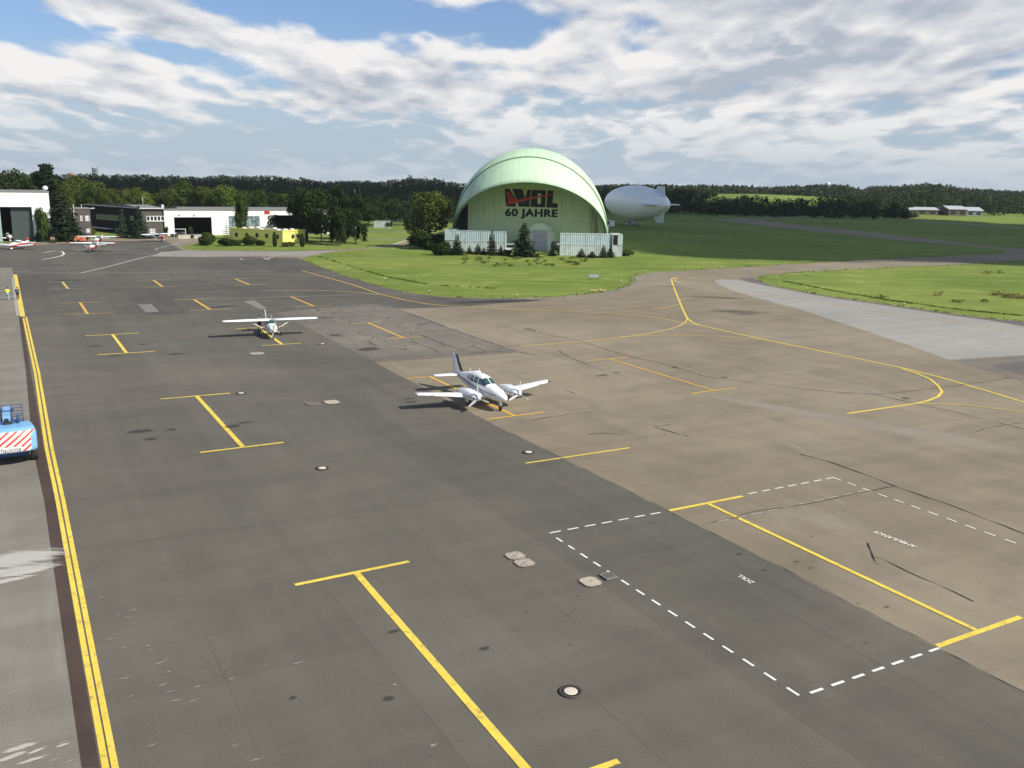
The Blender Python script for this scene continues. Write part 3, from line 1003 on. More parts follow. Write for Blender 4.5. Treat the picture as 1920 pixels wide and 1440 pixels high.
def manhole(px, py, label, r=0.40):
    t = thing('manhole_cover', label, 'manhole cover', G(px, py, 0.03), 0, 'round manhole covers')
    b = MB()
    b.lathe([(r, 0.0), (r, 0.03), (r * 0.86, 0.034), (r * 0.80, 0.026), (r * 0.60, 0.026), (r * 0.58, 0.0)], 32)
    b.build('frame_ring', M_IRON, t)
    b = MB()
    b.lathe([(r * 0.575, 0.0), (r * 0.575, 0.036), (r * 0.5, 0.040), (0.01, 0.041)], 32)
    b.build('cap', M_CAP, t)
    b = MB()
    for i in range(18):
        th = 2 * PI * i / 18
        c, s = math.cos(th), math.sin(th)
        b.box((0, 0, 0), (0.05, 0.06, 0.012), 0, Matrix.Translation((c * r * 0.70, s * r * 0.70, 0.032)) @ Matrix.Rotation(th, 4, 'Z'))
    b.build('vent_slot', pmat('slot_black', (0.008, 0.008, 0.008), 0.9), t)


manhole(1070, 1297, 'round manhole cover with pale centre, largest and nearest on the dark apron')
manhole(604, 878, 'round manhole cover alone on dark asphalt beyond the long yellow stem')
manhole(991, 848, 'round manhole cover just beyond a single yellow bar near the brown asphalt')
manhole(452, 737.5, 'round manhole cover at the right end of a yellow parking bar')
manhole(605, 645, 'round manhole cover to the right of the white high-wing plane\'s stand')


def hatch(px, py, label, w_, d_, mat, rz=0.0, iron=True):
    t = thing('hatch_cover', label, 'hatch cover', G(px, py, 0.04), GA + rz)
    c = 0.20 * min(w_, d_)
    oct_ = [(-w_ / 2 + c, -d_ / 2), (w_ / 2 - c, -d_ / 2), (w_ / 2, -d_ / 2 + c), (w_ / 2, d_ / 2 - c), (w_ / 2 - c, d_ / 2), (-w_ / 2 + c, d_ / 2), (-w_ / 2, d_ / 2 - c), (-w_ / 2, -d_ / 2 + c)]
    MB().prism(oct_, 0.0, 0.03, 0).build('slab', mat, t)
    if iron:
        k = 1.10
        MB().prism([(x * k, y * k) for x, y in oct_], -0.01, 0.015, 0).build('rim', M_HATCHR, t)
    b = MB()
    b.box((0, 0, 0.032), (0.07, 0.07, 0.008))
    b.build('lifting_eye', M_IRON, t)


hatch(966, 1042, 'speckled octagonal hatch with dark eye, farther of the touching pair', 0.80, 0.76, M_HATCH)
hatch(983.5, 1055.5, 'speckled octagonal hatch, nearer of the touching pair', 0.80, 0.76, M_HATCH)
hatch(1107, 1091, 'smooth beige octagonal hatch beside the grey grate', 0.78, 0.84, M_HATCHB)
hatch(587, 757, 'reddish square hatch left of a beige one on dark apron', 1.0, 1.0, M_HATCHR)
hatch(622, 754, 'beige octagonal hatch to the right of a reddish hatch', 1.05, 1.1, M_HATCHB)
hatch(482, 663, 'pale double hatch in front of the white high-wing plane', 1.3, 1.1, M_HATCH)
hatch(342, 634, 'small pale cover beside the long wing shadow', 1.2, 0.5, M_HATCHR)
t = thing('drain_grate', 'square grey drain grate on the dashed white line', 'drain grate', G(1141, 1080.5, 0.05), GA)
b = MB()
for s in (-1, 1):
    b.box((s * 0.27, 0, 0.02), (0.06, 0.6, 0.05))
    b.box((0, s * 0.27, 0.02), (0.48, 0.06, 0.05))
b.build('frame', M_GRATE, t)
b = MB()
for i in range(9):
    b.box((-0.22 + i * 0.055, 0, 0.018), (0.03, 0.48, 0.04))
b.box((0, 0, 0.0), (0.48, 0.48, 0.006))
b.build('bars', M_GRATE, t)


# ------------------------------------------------------------------ clouds that shade the far field (they drift over the airfield, out of the picture)
def cloud(label, outline, h, seed):
    rnd = random.Random(seed)
    k = h / sun_dir.z
    off = Vector((sun_dir.x * k, sun_dir.y * k, h))
    pts = [Vector((p[0], p[1], 0)) for p in outline]

    def inside(x, y):
        c = False
        j = len(pts) - 1
        for i in range(len(pts)):
            a, b_ = pts[i], pts[j]
            if (a.y > y) != (b_.y > y) and x < (b_.x - a.x) * (y - a.y) / (b_.y - a.y) + a.x:
                c = not c
            j = i
        return c
    bm = bmesh.new()
    bmesh.ops.create_icosphere(bm, subdivisions=2, radius=1.0)
    iv = [v.co.copy() for v in bm.verts]
    bm.verts.index_update()
    fi = [[v.index for v in f.verts] for f in bm.faces]
    bm.free()
    mb = MB()
    st = 21
    x0, x1 = min(p.x for p in pts), max(p.x for p in pts)
    y0, y1 = min(p.y for p in pts), max(p.y for p in pts)
    row = 0
    y = y0
    while y <= y1:
        x = x0 + (st / 2 if row % 2 else 0)
        while x <= x1:
            if inside(x, y):
                r = rnd.uniform(15, 20)
                c = Vector((x + rnd.uniform(-3, 3), y + rnd.uniform(-3, 3), rnd.uniform(-6, 8))) + off
                mb.add([c + Vector((v.x * r, v.y * r, v.z * r * 0.8)) for v in iv], fi, 0, True)
            x += st
        y += st * 0.87
        row += 1
    o = mb.build('cloud', pmat('cloud_white', (0.9, 0.9, 0.92), 1.0, vary=0.02, spec=0.0), fix=False)
    o['kind'] = 'stuff'
    o['label'] = label
    return o


sh1 = P([(1158, 440), (1180, 459), (1240, 467), (1300, 473), (1400, 480.5), (1500, 483.5), (1600, 485.5), (1700, 489), (1800, 492), (1900, 495), (2050, 500)]) + \
    [Vector((330, 300, 0)), Vector((330, 400, 0)), Vector((300, 455, 0)), Vector((255, 500, 0)), Vector((225, 560, 0)), Vector((190, 640, 0)), Vector((60, 760, 0)), Vector((-20, 760, 0))] + P([(1120, 412)])
cloud('broad flat cloud overhead that shades the far field', sh1, 500, 3)
sh2 = [Vector((-430, 400, 0)), Vector((-20, 400, 0)), Vector((-5, 900, 0)), Vector((-640, 900, 0))]
cloud('broad flat cloud overhead that shades the wooded hill', sh2, 520, 5)

# ------------------------------------------------------------------ dome hangar
M_GREEN = panel_mat('green_visor', (0.57, 0.76, 0.52), (0.10, 0.17, 0.11), 1.55, True, 0.45, 0.24, 0.50, 30.0)
M_GREEN2 = panel_mat('green_roof', (0.55, 0.74, 0.50), (0.10, 0.17, 0.11), 3.1, True, 0.45, 0.16, 0.55, 24.0)
M_GWALL = panel_mat('green_wall', (0.63, 0.77, 0.48), (0.25, 0.33, 0.19), 1.5, False, 0.5, 0.65, 0.60, 0, (14.2, 18.4, 13.0))
M_GLITE = pmat('sunlit_green_porch', (0.74, 0.86, 0.68), 0.5, vary=0.06)  # paler than the wall: sunlight on the porch put into its colour
M_GEDGE = pmat('green_edge', (0.16, 0.25, 0.17), 0.6)
M_GDARK = pmat('green_recess_shade', (0.05, 0.065, 0.05), 0.8)  # near-black green, the shade of the recess painted into the colour
DX, DY, DPSI = 3.81, 233.0, -0.061
DA, DR, DZ = 19.44, 21.555, 3.33
dome = thing('dome_hangar', 'pale green domed airship hangar with WDL 60 JAHRE lettering', 'hangar', (DX, DY, 0), DPSI)


def arch_pt(u, th, k=1.0):
    r = DR * math.sin(u) * k
    return Vector((-DA * k * math.cos(u), -r * math.sin(th), DZ + r * math.cos(th)))


def lune(t0, t1, nt, k0, k1, name, mat):
    NU = 72
    b = MB()
    uv = []

    def idx(s, i, j):
        return s * (NU + 1) * (nt + 1) + j * (NU + 1) + i
    for k in (k0, k1):
        for j in range(nt + 1):
            for i in range(NU + 1):
                u = PI * i / NU
                th = t0 + (t1 - t0) * j / nt
                b.v.append(tuple(arch_pt(u, th, k)))
                uv.append((i / NU * 64.0, j / nt * 12.0))
    for s in (0, 1):
        for j in range(nt):
            for i in range(NU):
                q = (idx(s, i, j), idx(s, i + 1, j), idx(s, i + 1, j + 1), idx(s, i, j + 1))
                b.face(q if s == 0 else q[::-1], 0 if s == 0 else 1, True)
    for j in (0, nt):
        for i in range(NU):
            b.face((idx(0, i, j), idx(1, i, j), idx(1, i + 1, j), idx(0, i + 1, j)), 1)
    return b.build(name, [mat, M_GEDGE], dome, uv=uv)


lune(rad(24.6), rad(51.3), 8, 1.0, 0.972, 'visor', M_GREEN)
lune(0.0, rad(26.6), 8, 1.012, 0.976, 'roof_shell', M_GREEN2)
b = MB()
uv = []
NU = 48
for k, ys_ in ((1.006, (0.0, 68.0)),):
    for y in ys_:
        for i in range(NU + 1):
            u = PI * i / NU
            b.v.append((-DA * k * math.cos(u), y, DZ + DR * k * math.sin(u)))
            uv.append((i / NU * 64, y * 0.3))
for i in range(NU):
    b.face((i, i + 1, NU + 2 + i, NU + 1 + i), 0, True)
b.face([NU + 1 + i for i in range(NU + 1)])
b.build('vault', M_GREEN2, dome, uv=uv)
b = MB()
for s in (-1, 1):
    b.box((s * (DA - 0.1), 34.0, DZ / 2), (0.7, 68.6, DZ + 0.1))
b.build('plinth', M_GWALL, dome)
WY = -0.55                                   # the front wall stands just ahead of the hinge line
b = MB()
outl = []
for i in range(41):
    u = PI * i / 40
    x = -DA * 0.965 * math.cos(u)
    z = DZ + DR * 0.965 * math.sin(u)
    outl.append((x, z))
cut = -15.7
outl2 = [p for p in outl if p[0] > cut]
z_cut = DZ + DR * 0.965 * math.sqrt(1 - (cut / (DA * 0.965)) ** 2)
b.prism([(cut, 0.0), (cut, z_cut)] + outl2 + [(DA * 0.965, 0.0)], WY, WY + 0.35, 0, None, 'XZ')
wall = b.build('front_wall', M_GWALL, dome)
b = MB()
rp = [p for p in outl if p[0] <= cut + 0.4]
b.prism([(rp[0][0], 0.0)] + rp + [(rp[-1][0], 0.0)], 2.3, 2.6, 0, None, 'XZ')
b.build('recess_wall', M_GDARK, dome)
b = MB()
b.box((cut - 0.08, WY + 1.4, 6.8), (0.16, 2.8, 13.6))
b.build('recess_post', M_GDARK, dome)
# porch
PXc, PR, PH = 2.75, 3.55, 3.5
b = MB()
ro, ri = [], []
for i in range(25):
    u = PI * i / 24
    ro.append((PXc - PR * math.cos(u), PH + PR * math.sin(u)))
    ri.append((PXc - (PR - 0.18) * math.cos(u), PH + (PR - 0.18) * math.sin(u)))
ro = [(PXc - PR, 0)] + ro + [(PXc + PR, 0)]
ri = [(PXc - PR + 0.18, 0)] + ri + [(PXc + PR - 0.18, 0)]
rings = []
for k in range(len(ro)):
    rings.append([Vector((ro[k][0], WY - 2.2, ro[k][1])), Vector((ro[k][0], WY - 0.004, ro[k][1])), Vector((ri[k][0], WY - 0.004, ri[k][1])), Vector((ri[k][0], WY - 2.2, ri[k][1]))])
b.loft(rings, 0, False, True)
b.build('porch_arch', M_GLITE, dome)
b = MB()
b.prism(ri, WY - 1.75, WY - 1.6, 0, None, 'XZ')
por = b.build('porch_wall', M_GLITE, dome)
b = MB()
b.box((PXc - 0.1, WY - 1.80, 2.45), (3.7, 0.09, 4.9))
dr = b.build('door', pmat('door_lavender', (0.50, 0.49, 0.55), 0.5, vary=0.05), dome)
b = MB()
b.box((PXc + 1.82, WY - 1.83, 2.5), (0.14, 0.12, 5.0))
b.box((PXc - 2.02, WY - 1.83, 2.5), (0.14, 0.12, 5.0))
b.box((PXc - 0.1, WY - 1.83, 5.0), (4.0, 0.12, 0.16))
b.build('frame', pmat('white_trim', (0.75, 0.77, 0.73), 0.5), dr)
b = MB()
b.box((PXc + 0.2, WY - 2.3, 5.15), (11.0, 0.12, 0.16))
for x in (-5.2, 5.6):
    b.box((PXc + x, WY - 1.15, 5.15), (0.1, 2.28, 0.1))
b.build('door_rail', pmat('rail_green', (0.52, 0.66, 0.50), 0.5), dome)
b = MB()
b.tube((0, -0.4, DZ + DR), (0, -0.4, DZ + DR + 0.9), 0.05)
b.box((0, -0.4, DZ + DR + 0.75), (0.7, 0.08, 0.08))
b.build('roof_beacon', pmat('beacon_grey', (0.2, 0.2, 0.2), 0.5), dome)
dome_m = Matrix.Translation((DX, DY, 0)) @ Matrix.Rotation(DPSI, 4, 'Z')
dome_i = dome_m.inverted()


def wallpt(px, py, y=WY):
    o = dome_i @ Vector((0, 0, CAM_H))
    d = dome_i.to_3x3() @ Vector(M3.T @ np.array([(px - 960) / FOC, (py - 720) / FOC, 1.0]))
    k = (y - o.y) / d.y
    return (o.x + d.x * k, o.z + d.z * k)


M_BLK = pmat('logo_black', (0.012, 0.012, 0.012), 0.6)
M_RED = pmat('logo_red', (0.62, 0.045, 0.025), 0.5)
zz = lambda L: [wallpt(840 + a / 5.818, 270 + c / 5.818) for a, c in L]
b = MB()
for poly in ([(620, 488), (668, 489), (742, 600), (740, 683), (636, 681), (628, 620)],
             [(700, 490), (812, 492), (838, 590), (820, 683), (775, 683), (745, 600)],
             [(868, 496), (903, 499), (888, 686), (820, 684), (840, 592)],
             [(912, 500), (1070, 506), (1060, 692), (1012, 690), (1016, 540), (978, 538), (975, 655), (1013, 657), (1012, 690), (897, 686)],
             [(1085, 506), (1152, 508), (1140, 643), (1198, 650), (1194, 698), (1070, 693)]):
    b.prism(zz(poly), WY - 0.03, WY - 0.002, 0, None, 'XZ')
b.build('logo_letters', M_BLK, dome)
b = MB()
b.prism(zz([(627, 515), (658, 514), (688, 545), (712, 588), (742, 607), (1148, 540), (1150, 548), (1010, 582), (760, 640), (645, 666), (652, 640), (657, 600), (642, 560)]), WY - 0.05, WY - 0.032, 0, None, 'XZ')
b.build('logo_tail', M_RED, dome)
q0, q1 = zz([(626, 805)])[0], zz([(1195, 720)])[0]
t0 = text_obj('lettering', '60 JAHRE', q1[0] - q0[0], q1[1] - q0[1] + 0.25, M_BLK, dome, bold=0.018, extrude=0.02, spacing=1.08, heavy=0.09)
t0.rotation_euler = (PI / 2, 0, 0)
t0.location = ((q0[0] + q1[0]) / 2, WY - 0.004, (q0[1] + q1[1]) / 2)

# ------------------------------------------------------------------ shipping containers
M_CONT = [corrugated('container_pale_blue', (0.47, 0.55, 0.51), (0.21, 0.22, 0.17)), corrugated('container_pale_grey', (0.50, 0.57, 0.52), (0.20, 0.20, 0.15)),
          corrugated('container_bluish', (0.43, 0.54, 0.53), (0.20, 0.22, 0.18))]
M_CFRAME = corrugated('container_frame', (0.47, 0.53, 0.48), (0.19, 0.11, 0.06))
M_BLACK = pmat('inside_shade_black', (0.006, 0.006, 0.006), 0.9)


def corr(b, L, H, base, along, out, pitch=0.44, dep=0.07):
    """corrugated sheet: from base along a direction, bulging outwards"""
    n_ = int(L / pitch)
    p = L / n_
    rows = [[], []]
    for i in range(n_):
        for f, o_ in ((0, 0), (0.32, 0), (0.5, 1), (0.82, 1)):
            q = Vector(base) + Vector(along) * (i + f) * p + Vector(out) * (o_ * dep - dep)
            rows[0].append(q)
            rows[1].append(q + Vector((0, 0, H)))
    b.loft(rows, 0, False, False, False)


def container(label, loc, rz, L=12.19, mat=0, open_end=False, group='stacked shipping containers', W=2.44, H=2.59):
    t = thing('shipping_container', label, 'container', loc, rz, group)
    b = MB()
    corr(b, L - 0.3, H - 0.3, (0.15, 0.02, 0.15), (1, 0, 0), (0, -1, 0))
    corr(b, L - 0.3, H - 0.3, (0.15, W - 0.02, 0.15), (1, 0, 0), (0, 1, 0))
    if not open_end:
        b.box((L - 0.06, W / 2, H / 2), (0.06, W - 0.2, H - 0.2))
    b.box((0.06, W / 2, H / 2), (0.06, W - 0.2, H - 0.2))
    b.box((L / 2, W / 2, H - 0.08), (L - 0.2, W - 0.2, 0.05))
    b.box((L / 2, W / 2, 0.10), (L - 0.2, W - 0.2, 0.05))
    b.build('body', M_CONT[mat], t)
    b = MB()
    for x in (0.08, L - 0.08):
        for y in (0.08, W - 0.08):
            b.box((x, y, H / 2), (0.16, 0.16, H))
    for z in (0.09, H - 0.07):
        for y in (0.06, W - 0.06):
            b.box((L / 2, y, z), (L - 0.33, 0.12, 0.14))
        for x in (0.06, L - 0.06):
            b.box((x, W / 2, z), (0.12, W - 0.33, 0.14))
    b.build('frame', M_CFRAME, t)
    return t


c0 = G(1049.5, 479)
rz = 0.015
R_ = Matrix.Rotation(rz, 4, 'Z')
container('lower pale corrugated container of the stack right of the dome door', c0, rz, 12.19, 1)
container('upper pale blue container of the stack right of the dome door', c0 + Vector((0, 0.1, 2.60)), rz, 12.19, 2)
p = c0 + R_ @ Vector((14.75, -0.25, 0))
container('lower end-on container at the far right of the dome stacks', p, rz + PI / 2, 6.06, 0)
oc = container('upper end-on container with black slab painted as its shaded doorway, right of the dome', p + Vector((0, 0, 2.61)), rz + PI / 2, 6.06, 0, False)
b = MB()
b.box((-0.01, 1.72, 1.25), (0.05, 1.0, 2.25))  # black slab on the closed end paints the shade of an open inside
b.build('doorway', M_BLACK, oc)
b = MB()
b.box((-0.03, 0.62, 1.25), (0.06, 1.05, 2.25))
b.build('door', M_CONT[0], oc)
c1 = G(854, 472)
rz = -0.085
R_ = Matrix.Rotation(rz, 4, 'Z')
container('lower long container left of the dome door, behind young spruces', c1, rz, 12.19, 1)
container('upper long bluish container left of the dome door', c1 + Vector((0, 0.05, 2.60)), rz, 12.19, 2)
p = c1 + R_ @ Vector((-0.12, -0.45, 0))
container('lower short container half hidden by a dark bush', p, rz + PI / 2, 6.06, 0)
container('upper short container beside the round tree, highest at the dome\'s left', p + Vector((0, 0, 2.75)), rz + PI / 2, 6.06, 2)
p = G(701, 427.5)
container('lone pale grey container on the far lawn in front of the woods', p, -0.12, 5.6, 1, group='lone containers', H=2.5)

# ------------------------------------------------------------------ airship
M_SHIP = pmat('airship_fabric', (0.93, 0.94, 0.97), 0.34, vary=0.025, scale=0.3, spec=0.5)
M_FIN = pmat('airship_fin', (0.60, 0.66, 0.72), 0.45, vary=0.04)
ctr = HT(1191, 380.5, 388)
tail_h = rad(163.5)
tdir = Vector((math.sin(tail_h), math.cos(tail_h), 0))
ship = thing('airship', 'silvery white airship moored on the grass beside the dome hangar', 'airship', (ctr.x, ctr.y, 0), math.atan2(tdir.y, tdir.x))
AZ, AR = ctr.z, 7.15
prof = []
for i in range(41):
    th = PI * i / 40
    x = -math.cos(th)
    if x < 0:
        xx, r = x * 29.0, AR * (1 - abs(x) ** 2.1) ** 0.5
    else:
        xx, r = x * 31.0, AR * (1 - x ** 1.9) ** 0.60
    prof.append((max(r, 0.02), xx))
b = MB()
b.lathe(prof, 48, 0, Matrix.Translation((0, 0, AZ)), 'X')
b.build('envelope', M_SHIP, ship)


def r_at(x):
    x_ = x / 31.0
    return AR * (1 - x_ ** 1.9) ** 0.60


for k, ang in enumerate((90, 270, 0, 180)):
    M_ = Matrix.Translation((0, 0, AZ)) @ Matrix.Rotation(rad(ang), 4, 'X')
    outline = [(17.0, r_at(17.0) - 0.5), (20.6, r_at(21) + 1.3), (21.6, r_at(21) + 2.2), (27.2, r_at(21) + 2.2), (27.8, r_at(28) + 1.0), (27.5, r_at(27.5) - 0.8)]
    b = MB()
    vs = [Vector((x, r, 0.22)) for x, r in outline] + [Vector((x, r, -0.22)) for x, r in outline]
    n_ = len(outline)
    fs = [tuple(range(n_)), tuple(range(2 * n_ - 1, n_ - 1, -1))] + [(i, (i + 1) % n_, n_ + (i + 1) % n_, n_ + i) for i in range(n_)]
    b.add(vs, fs, 0, False, M_)
    b.build('fin', M_FIN, ship)
    if k == 1:
        b = MB()
        b.box((0, 0, 0), (1.3, 0.05, 0.9), 0, Matrix.Translation((24.8, 0.25, AZ - r_at(21) - 0.9)))
        b.build('fin_emblem', pmat('emblem_blue', (0.10, 0.13, 0.25), 0.5), bpy.data.objects[ship.children[-1].name])
b = MB()
gz = AZ - AR
rings = []
for x, hw, z0, z1 in ((-8.6, 0.4, gz - 1.9, gz + 0.4), (-7.6, 1.0, gz - 2.3, gz + 0.5), (-4.0, 1.1, gz - 2.5, gz + 0.5), (-1.5, 1.0, gz - 2.3, gz + 0.5), (-0.2, 0.5, gz - 1.6, gz + 0.4)):
    rings.append([Vector((x, -hw, z1)), Vector((x, -hw, (z0 + z1) / 2)), Vector((x, -hw * 0.7, z0)), Vector((x, hw * 0.7, z0)), Vector((x, hw, (z0 + z1) / 2)), Vector((x, hw, z1))])
b.loft(rings, 0, False)
gond = b.build('gondola', pmat('gondola_paint', (0.45, 0.48, 0.53), 0.4), ship)
b = MB()
for s in (-1, 1):
    b.box((-4.6, s * 1.06, gz - 0.75), (5.6, 0.1, 0.75))
b.build('window', pmat('gondola_glass', (0.03, 0.04, 0.05), 0.2), gond)
for s in (-1, 1):
    b = MB()
    b.lathe([(0.05, -0.9), (0.5, -0.6), (0.55, 0.3), (0.3, 1.0), (0.05, 1.2)], 12, 0, Matrix.Translation((-2.0, s * 2.3, gz - 1.3)), 'X')
    b.tube((-2.0, s * 0.9, gz - 1.3), (-2.0, s * 2.2, gz - 1.3), 0.12)
    b.build('engine', pmat('engine_pale', (0.62, 0.66, 0.7), 0.4), ship)
b = MB()
b.tube((-4.5, 0, gz - 2.4), (-4.5, 0, 0.4), 0.12)
b.lathe([(0.05, -0.15), (0.42, -0.13), (0.45, 0), (0.42, 0.13), (0.05, 0.15)], 14, 0, Matrix.Translation((-4.5, 0, 0.45)), 'Y')
b.build('landing_wheel', pmat('tyre_black', (0.02, 0.02, 0.02), 0.8), ship)

# ------------------------------------------------------------------ buildings
M_WHITE = pmat('white_render', (0.80, 0.80, 0.76), 0.7, vary=0.04, scale=0.4)
M_ROOFG = pmat('roof_grey', (0.20, 0.20, 0.19), 0.85, vary=0.15, scale=0.5)
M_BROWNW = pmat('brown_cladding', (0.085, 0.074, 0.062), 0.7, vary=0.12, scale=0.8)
M_DKCLAD = pmat('shaded_wall_dark_roof', (0.020, 0.018, 0.017), 0.85, vary=0.12, scale=0.8, spec=0.15)  # brown cladding darkened, the long face's shade put into its colour; dark roof shares it
M_FRAMEW = pmat('frame_white', (0.78, 0.78, 0.74), 0.5)
M_GLASS = pmat('window_glass', (0.025, 0.03, 0.034), 0.12, vary=0.3, scale=3, spec=0.8)
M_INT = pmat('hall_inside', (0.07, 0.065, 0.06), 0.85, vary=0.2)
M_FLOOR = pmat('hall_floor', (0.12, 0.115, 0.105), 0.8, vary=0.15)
M_TRIM = pmat('roof_trim', (0.55, 0.56, 0.55), 0.5)


def plane_uz(corner, px, py, dirv=E1):
    """where the pixel's ray meets the vertical plane through corner along dirv: (distance along, height)"""
    d = Vector(M3.T @ np.array([(px - 960) / FOC, (py - 720) / FOC, 1.0]))
    o = Vector((0, 0, CAM_H))
    nrm = Vector((-dirv.y, dirv.x, 0))
    k = (Vector(corner) - o).dot(nrm) / d.dot(nrm)
    h = o + d * k
    return (h - Vector(corner)).dot(dirv), h.z


def hall(t, L, D, Hh, openings, wall_m=M_WHITE, th=0.3):
    """open-fronted hall in local x (front) / y (depth)"""
    b = MB()
    x = 0.0
    for (a, c, h) in openings:
        if a > x:
            b.box(((x + a) / 2, th / 2, Hh / 2), (a - x, th, Hh))
        b.box(((a + c) / 2, th / 2, (h + Hh) / 2), (c - a, th, Hh - h))
        x = c
    if x < L:
        b.box(((x + L) / 2, th / 2, Hh / 2), (L - x, th, Hh))
    b.box((th / 2, D / 2 + th / 2, Hh / 2), (th, D - th - 0.01, Hh))
    b.box((L - th / 2, D / 2 + th / 2, Hh / 2), (th, D - th - 0.01, Hh))
    b.box((L / 2, D - th / 2, Hh / 2), (L - 2 * th - 0.02, th, Hh))
    b.build('wall', wall_m, t)
    b = MB()
    b.box((L / 2, D / 2, Hh + 0.14), (L + 0.3, D + 0.3, 0.26))
    b.build('roof', M_ROOFG, t)
    b = MB()
    b.box((L / 2, D / 2, 0.045), (L - 2 * th - 0.05, D - 2 * th - 0.05, 0.05))
    b.build('floor', M_FLOOR, t)
    b = MB()
    b.box((L / 2, D - th - 0.1, Hh / 2), (L - 2 * th - 0.1, 0.1, Hh - 0.2))
    b.box((th + 0.1, D / 2, Hh / 2), (0.1, D - 2 * th - 0.4, Hh - 0.2))
    b.box((L - th - 0.1, D / 2, Hh / 2), (0.1, D - 2 * th - 0.4, Hh - 0.2))
    b.build('inner_lining', M_INT, t)


# tall white hangar at the edge of the frame
hc = G(99, 452.5)
HL = 36.0
_, hh = plane_uz(hc, 99, 361)
uo, _ = plane_uz(hc, 65, 452)
_, ho = plane_uz(hc, 40, 388)
t = thing('aircraft_hangar', 'tall white hangar with one wide open door and grey roof edge', 'hangar', hc - E1 * HL, GA)
hall(t, HL, 24, hh, [(HL + uo - 15.5, HL + uo, ho)])
b = MB()
b.box((HL + uo - 2.4, 1.2, ho / 2 + 0.05), (4.6, 0.12, ho - 0.1))
for i in range(6):
    b.box((HL + uo - 4.5 + i * 0.85, 1.12, ho / 2), (0.08, 0.04, ho - 0.2))
b.build('sliding_door', pmat('door_dark_green', (0.045, 0.065, 0.055), 0.5), t)
u6, _ = plane_uz(hc, 6, 455)
b = MB()
b.box((HL + u6 - 2.5, -0.35, ho / 2 + 0.05), (5.0, 0.12, ho))
for i in range(9):
    b.box((HL + u6 - 4.8 + i * 0.58, -0.43, ho / 2), (0.10, 0.05, ho - 0.2))
b.build('sliding_door', pmat('door_pale_green', (0.32, 0.40, 0.37), 0.5), t)
b = MB()
b.lathe([(0.05, -0.1), (0.5, 0.0), (0.62, 0.25), (0.6, 0.32), (0.05, 0.1)], 16, 0, Matrix.Translation((HL - 0.6, 0.5, hh + 1.0)) @ Matrix.Rotation(rad(60), 4, 'X'))
b.tube((HL - 0.6, 0.5, hh + 0.2), (HL - 0.6, 0.5, hh + 1.0), 0.06)
b.build('dish', pmat('dish_grey', (0.5, 0.5, 0.48), 0.5), t)

# long white hangar
wc = G(310, 441.8)
uR, _ = plane_uz(wc, 652, 440)
_, wh = plane_uz(wc, 320, 394.5)
ops = []
for x0, x1, yt in ((328, 398, 407.3), (430, 488, 405.5), (520, 604, 403.5)):
    a_, _ = plane_uz(wc, x0, 440)
    c_, _ = plane_uz(wc, x1, 440)
    _, h_ = plane_uz(wc, (x0 + x1) / 2, yt)
    ops.append((a_, c_, h_))
t = thing('aircraft_hangar', 'long low white hangar with dark openings behind the yellow pavilion', 'hangar', wc, GA)
hall(t, uR, 26, wh, ops)
a_, c_, h_ = ops[1]
gd = MB()
for i in range(8):
    wdt = (c_ - a_) / 8
    gd.box((a_ + wdt * (i + 0.5), 0.15, h_ / 2), (wdt - 0.14, 0.06, h_ - 0.2))
dd = gd.build('glazed_door', pmat('door_glass_blue', (0.20, 0.26, 0.28), 0.15, vary=0.5, scale=0.6), t)
gd = MB()
for i in range(9):
    gd.box((a_ + (c_ - a_) / 8 * i, 0.13, h_ / 2), (0.12, 0.14, h_ - 0.05))
gd.box(((a_ + c_) / 2, 0.13, h_ * 0.97), (c_ - a_, 0.16, 0.16))
gd.build('mullions', pmat('mullion_dark', (0.06, 0.065, 0.065), 0.5), dd)
su0, sz1 = plane_uz(wc, 495.5, 395.3)
su1, sz0 = plane_uz(wc, 505.5, 401.5)
b = MB()
b.box(((su0 + su1) / 2, -0.06, (sz0 + sz1) / 2), (su1 - su0, 0.08, sz1 - sz0))
sg = b.build('wall_sign', M_RED, t)
b = MB()
sw, sh_ = su1 - su0, sz1 - sz0
for k in range(3):
    b.box((su0 + sw * (0.22 + 0.27 * k), -0.115, sz0 + sh_ * 0.6), (sw * 0.17, 0.02, sh_ * 0.4))
b.build('sign_mark', M_BLK, sg)
for x0 in (336, 364):
    lu, lz = plane_uz(wc, x0, 403)
    b = MB()
    b.box((lu, -0.18, lz), (0.4, 0.35, 0.22))
    b.build('wall_lamp', pmat('lamp_grey', (0.3, 0.3, 0.29), 0.5), t)


def window(parent, x, z, wd, ht, panes, y=-0.03, axis='x', sill=True, fm=None, pane_share=0.72):
    """white frame with dark panes on a facade in local x/z (or y/z)"""
    def S(cx, cy, cz, sx, sy, sz):
        return ((cx, cy, cz), (sx, sy, sz)) if axis == 'x' else ((cy, cx, cz), (sy, sx, sz))
    b_ = MB()
    c_, s_ = S(x, y, z, wd, 0.08, ht)
    b_.box(c_, s_)
    if sill:
        c_, s_ = S(x, y - 0.06, z - ht / 2 - 0.06, wd + 0.2, 0.24, 0.10)
        sb = MB()
        sb.box(c_, s_)
    f = b_.build('window', fm or M_FRAMEW, parent)
    if sill:
        sb.build('sill', fm or M_FRAMEW, f)
    b_ = MB()
    for i in range(panes):
        pw = wd / panes
        c_, s_ = S(x - wd / 2 + pw * (i + 0.5), y - 0.045, z, pw * pane_share, 0.02, ht * 0.82)
        b_.box(c_, s_)
    b_.build('pane', M_GLASS, f)
    return f


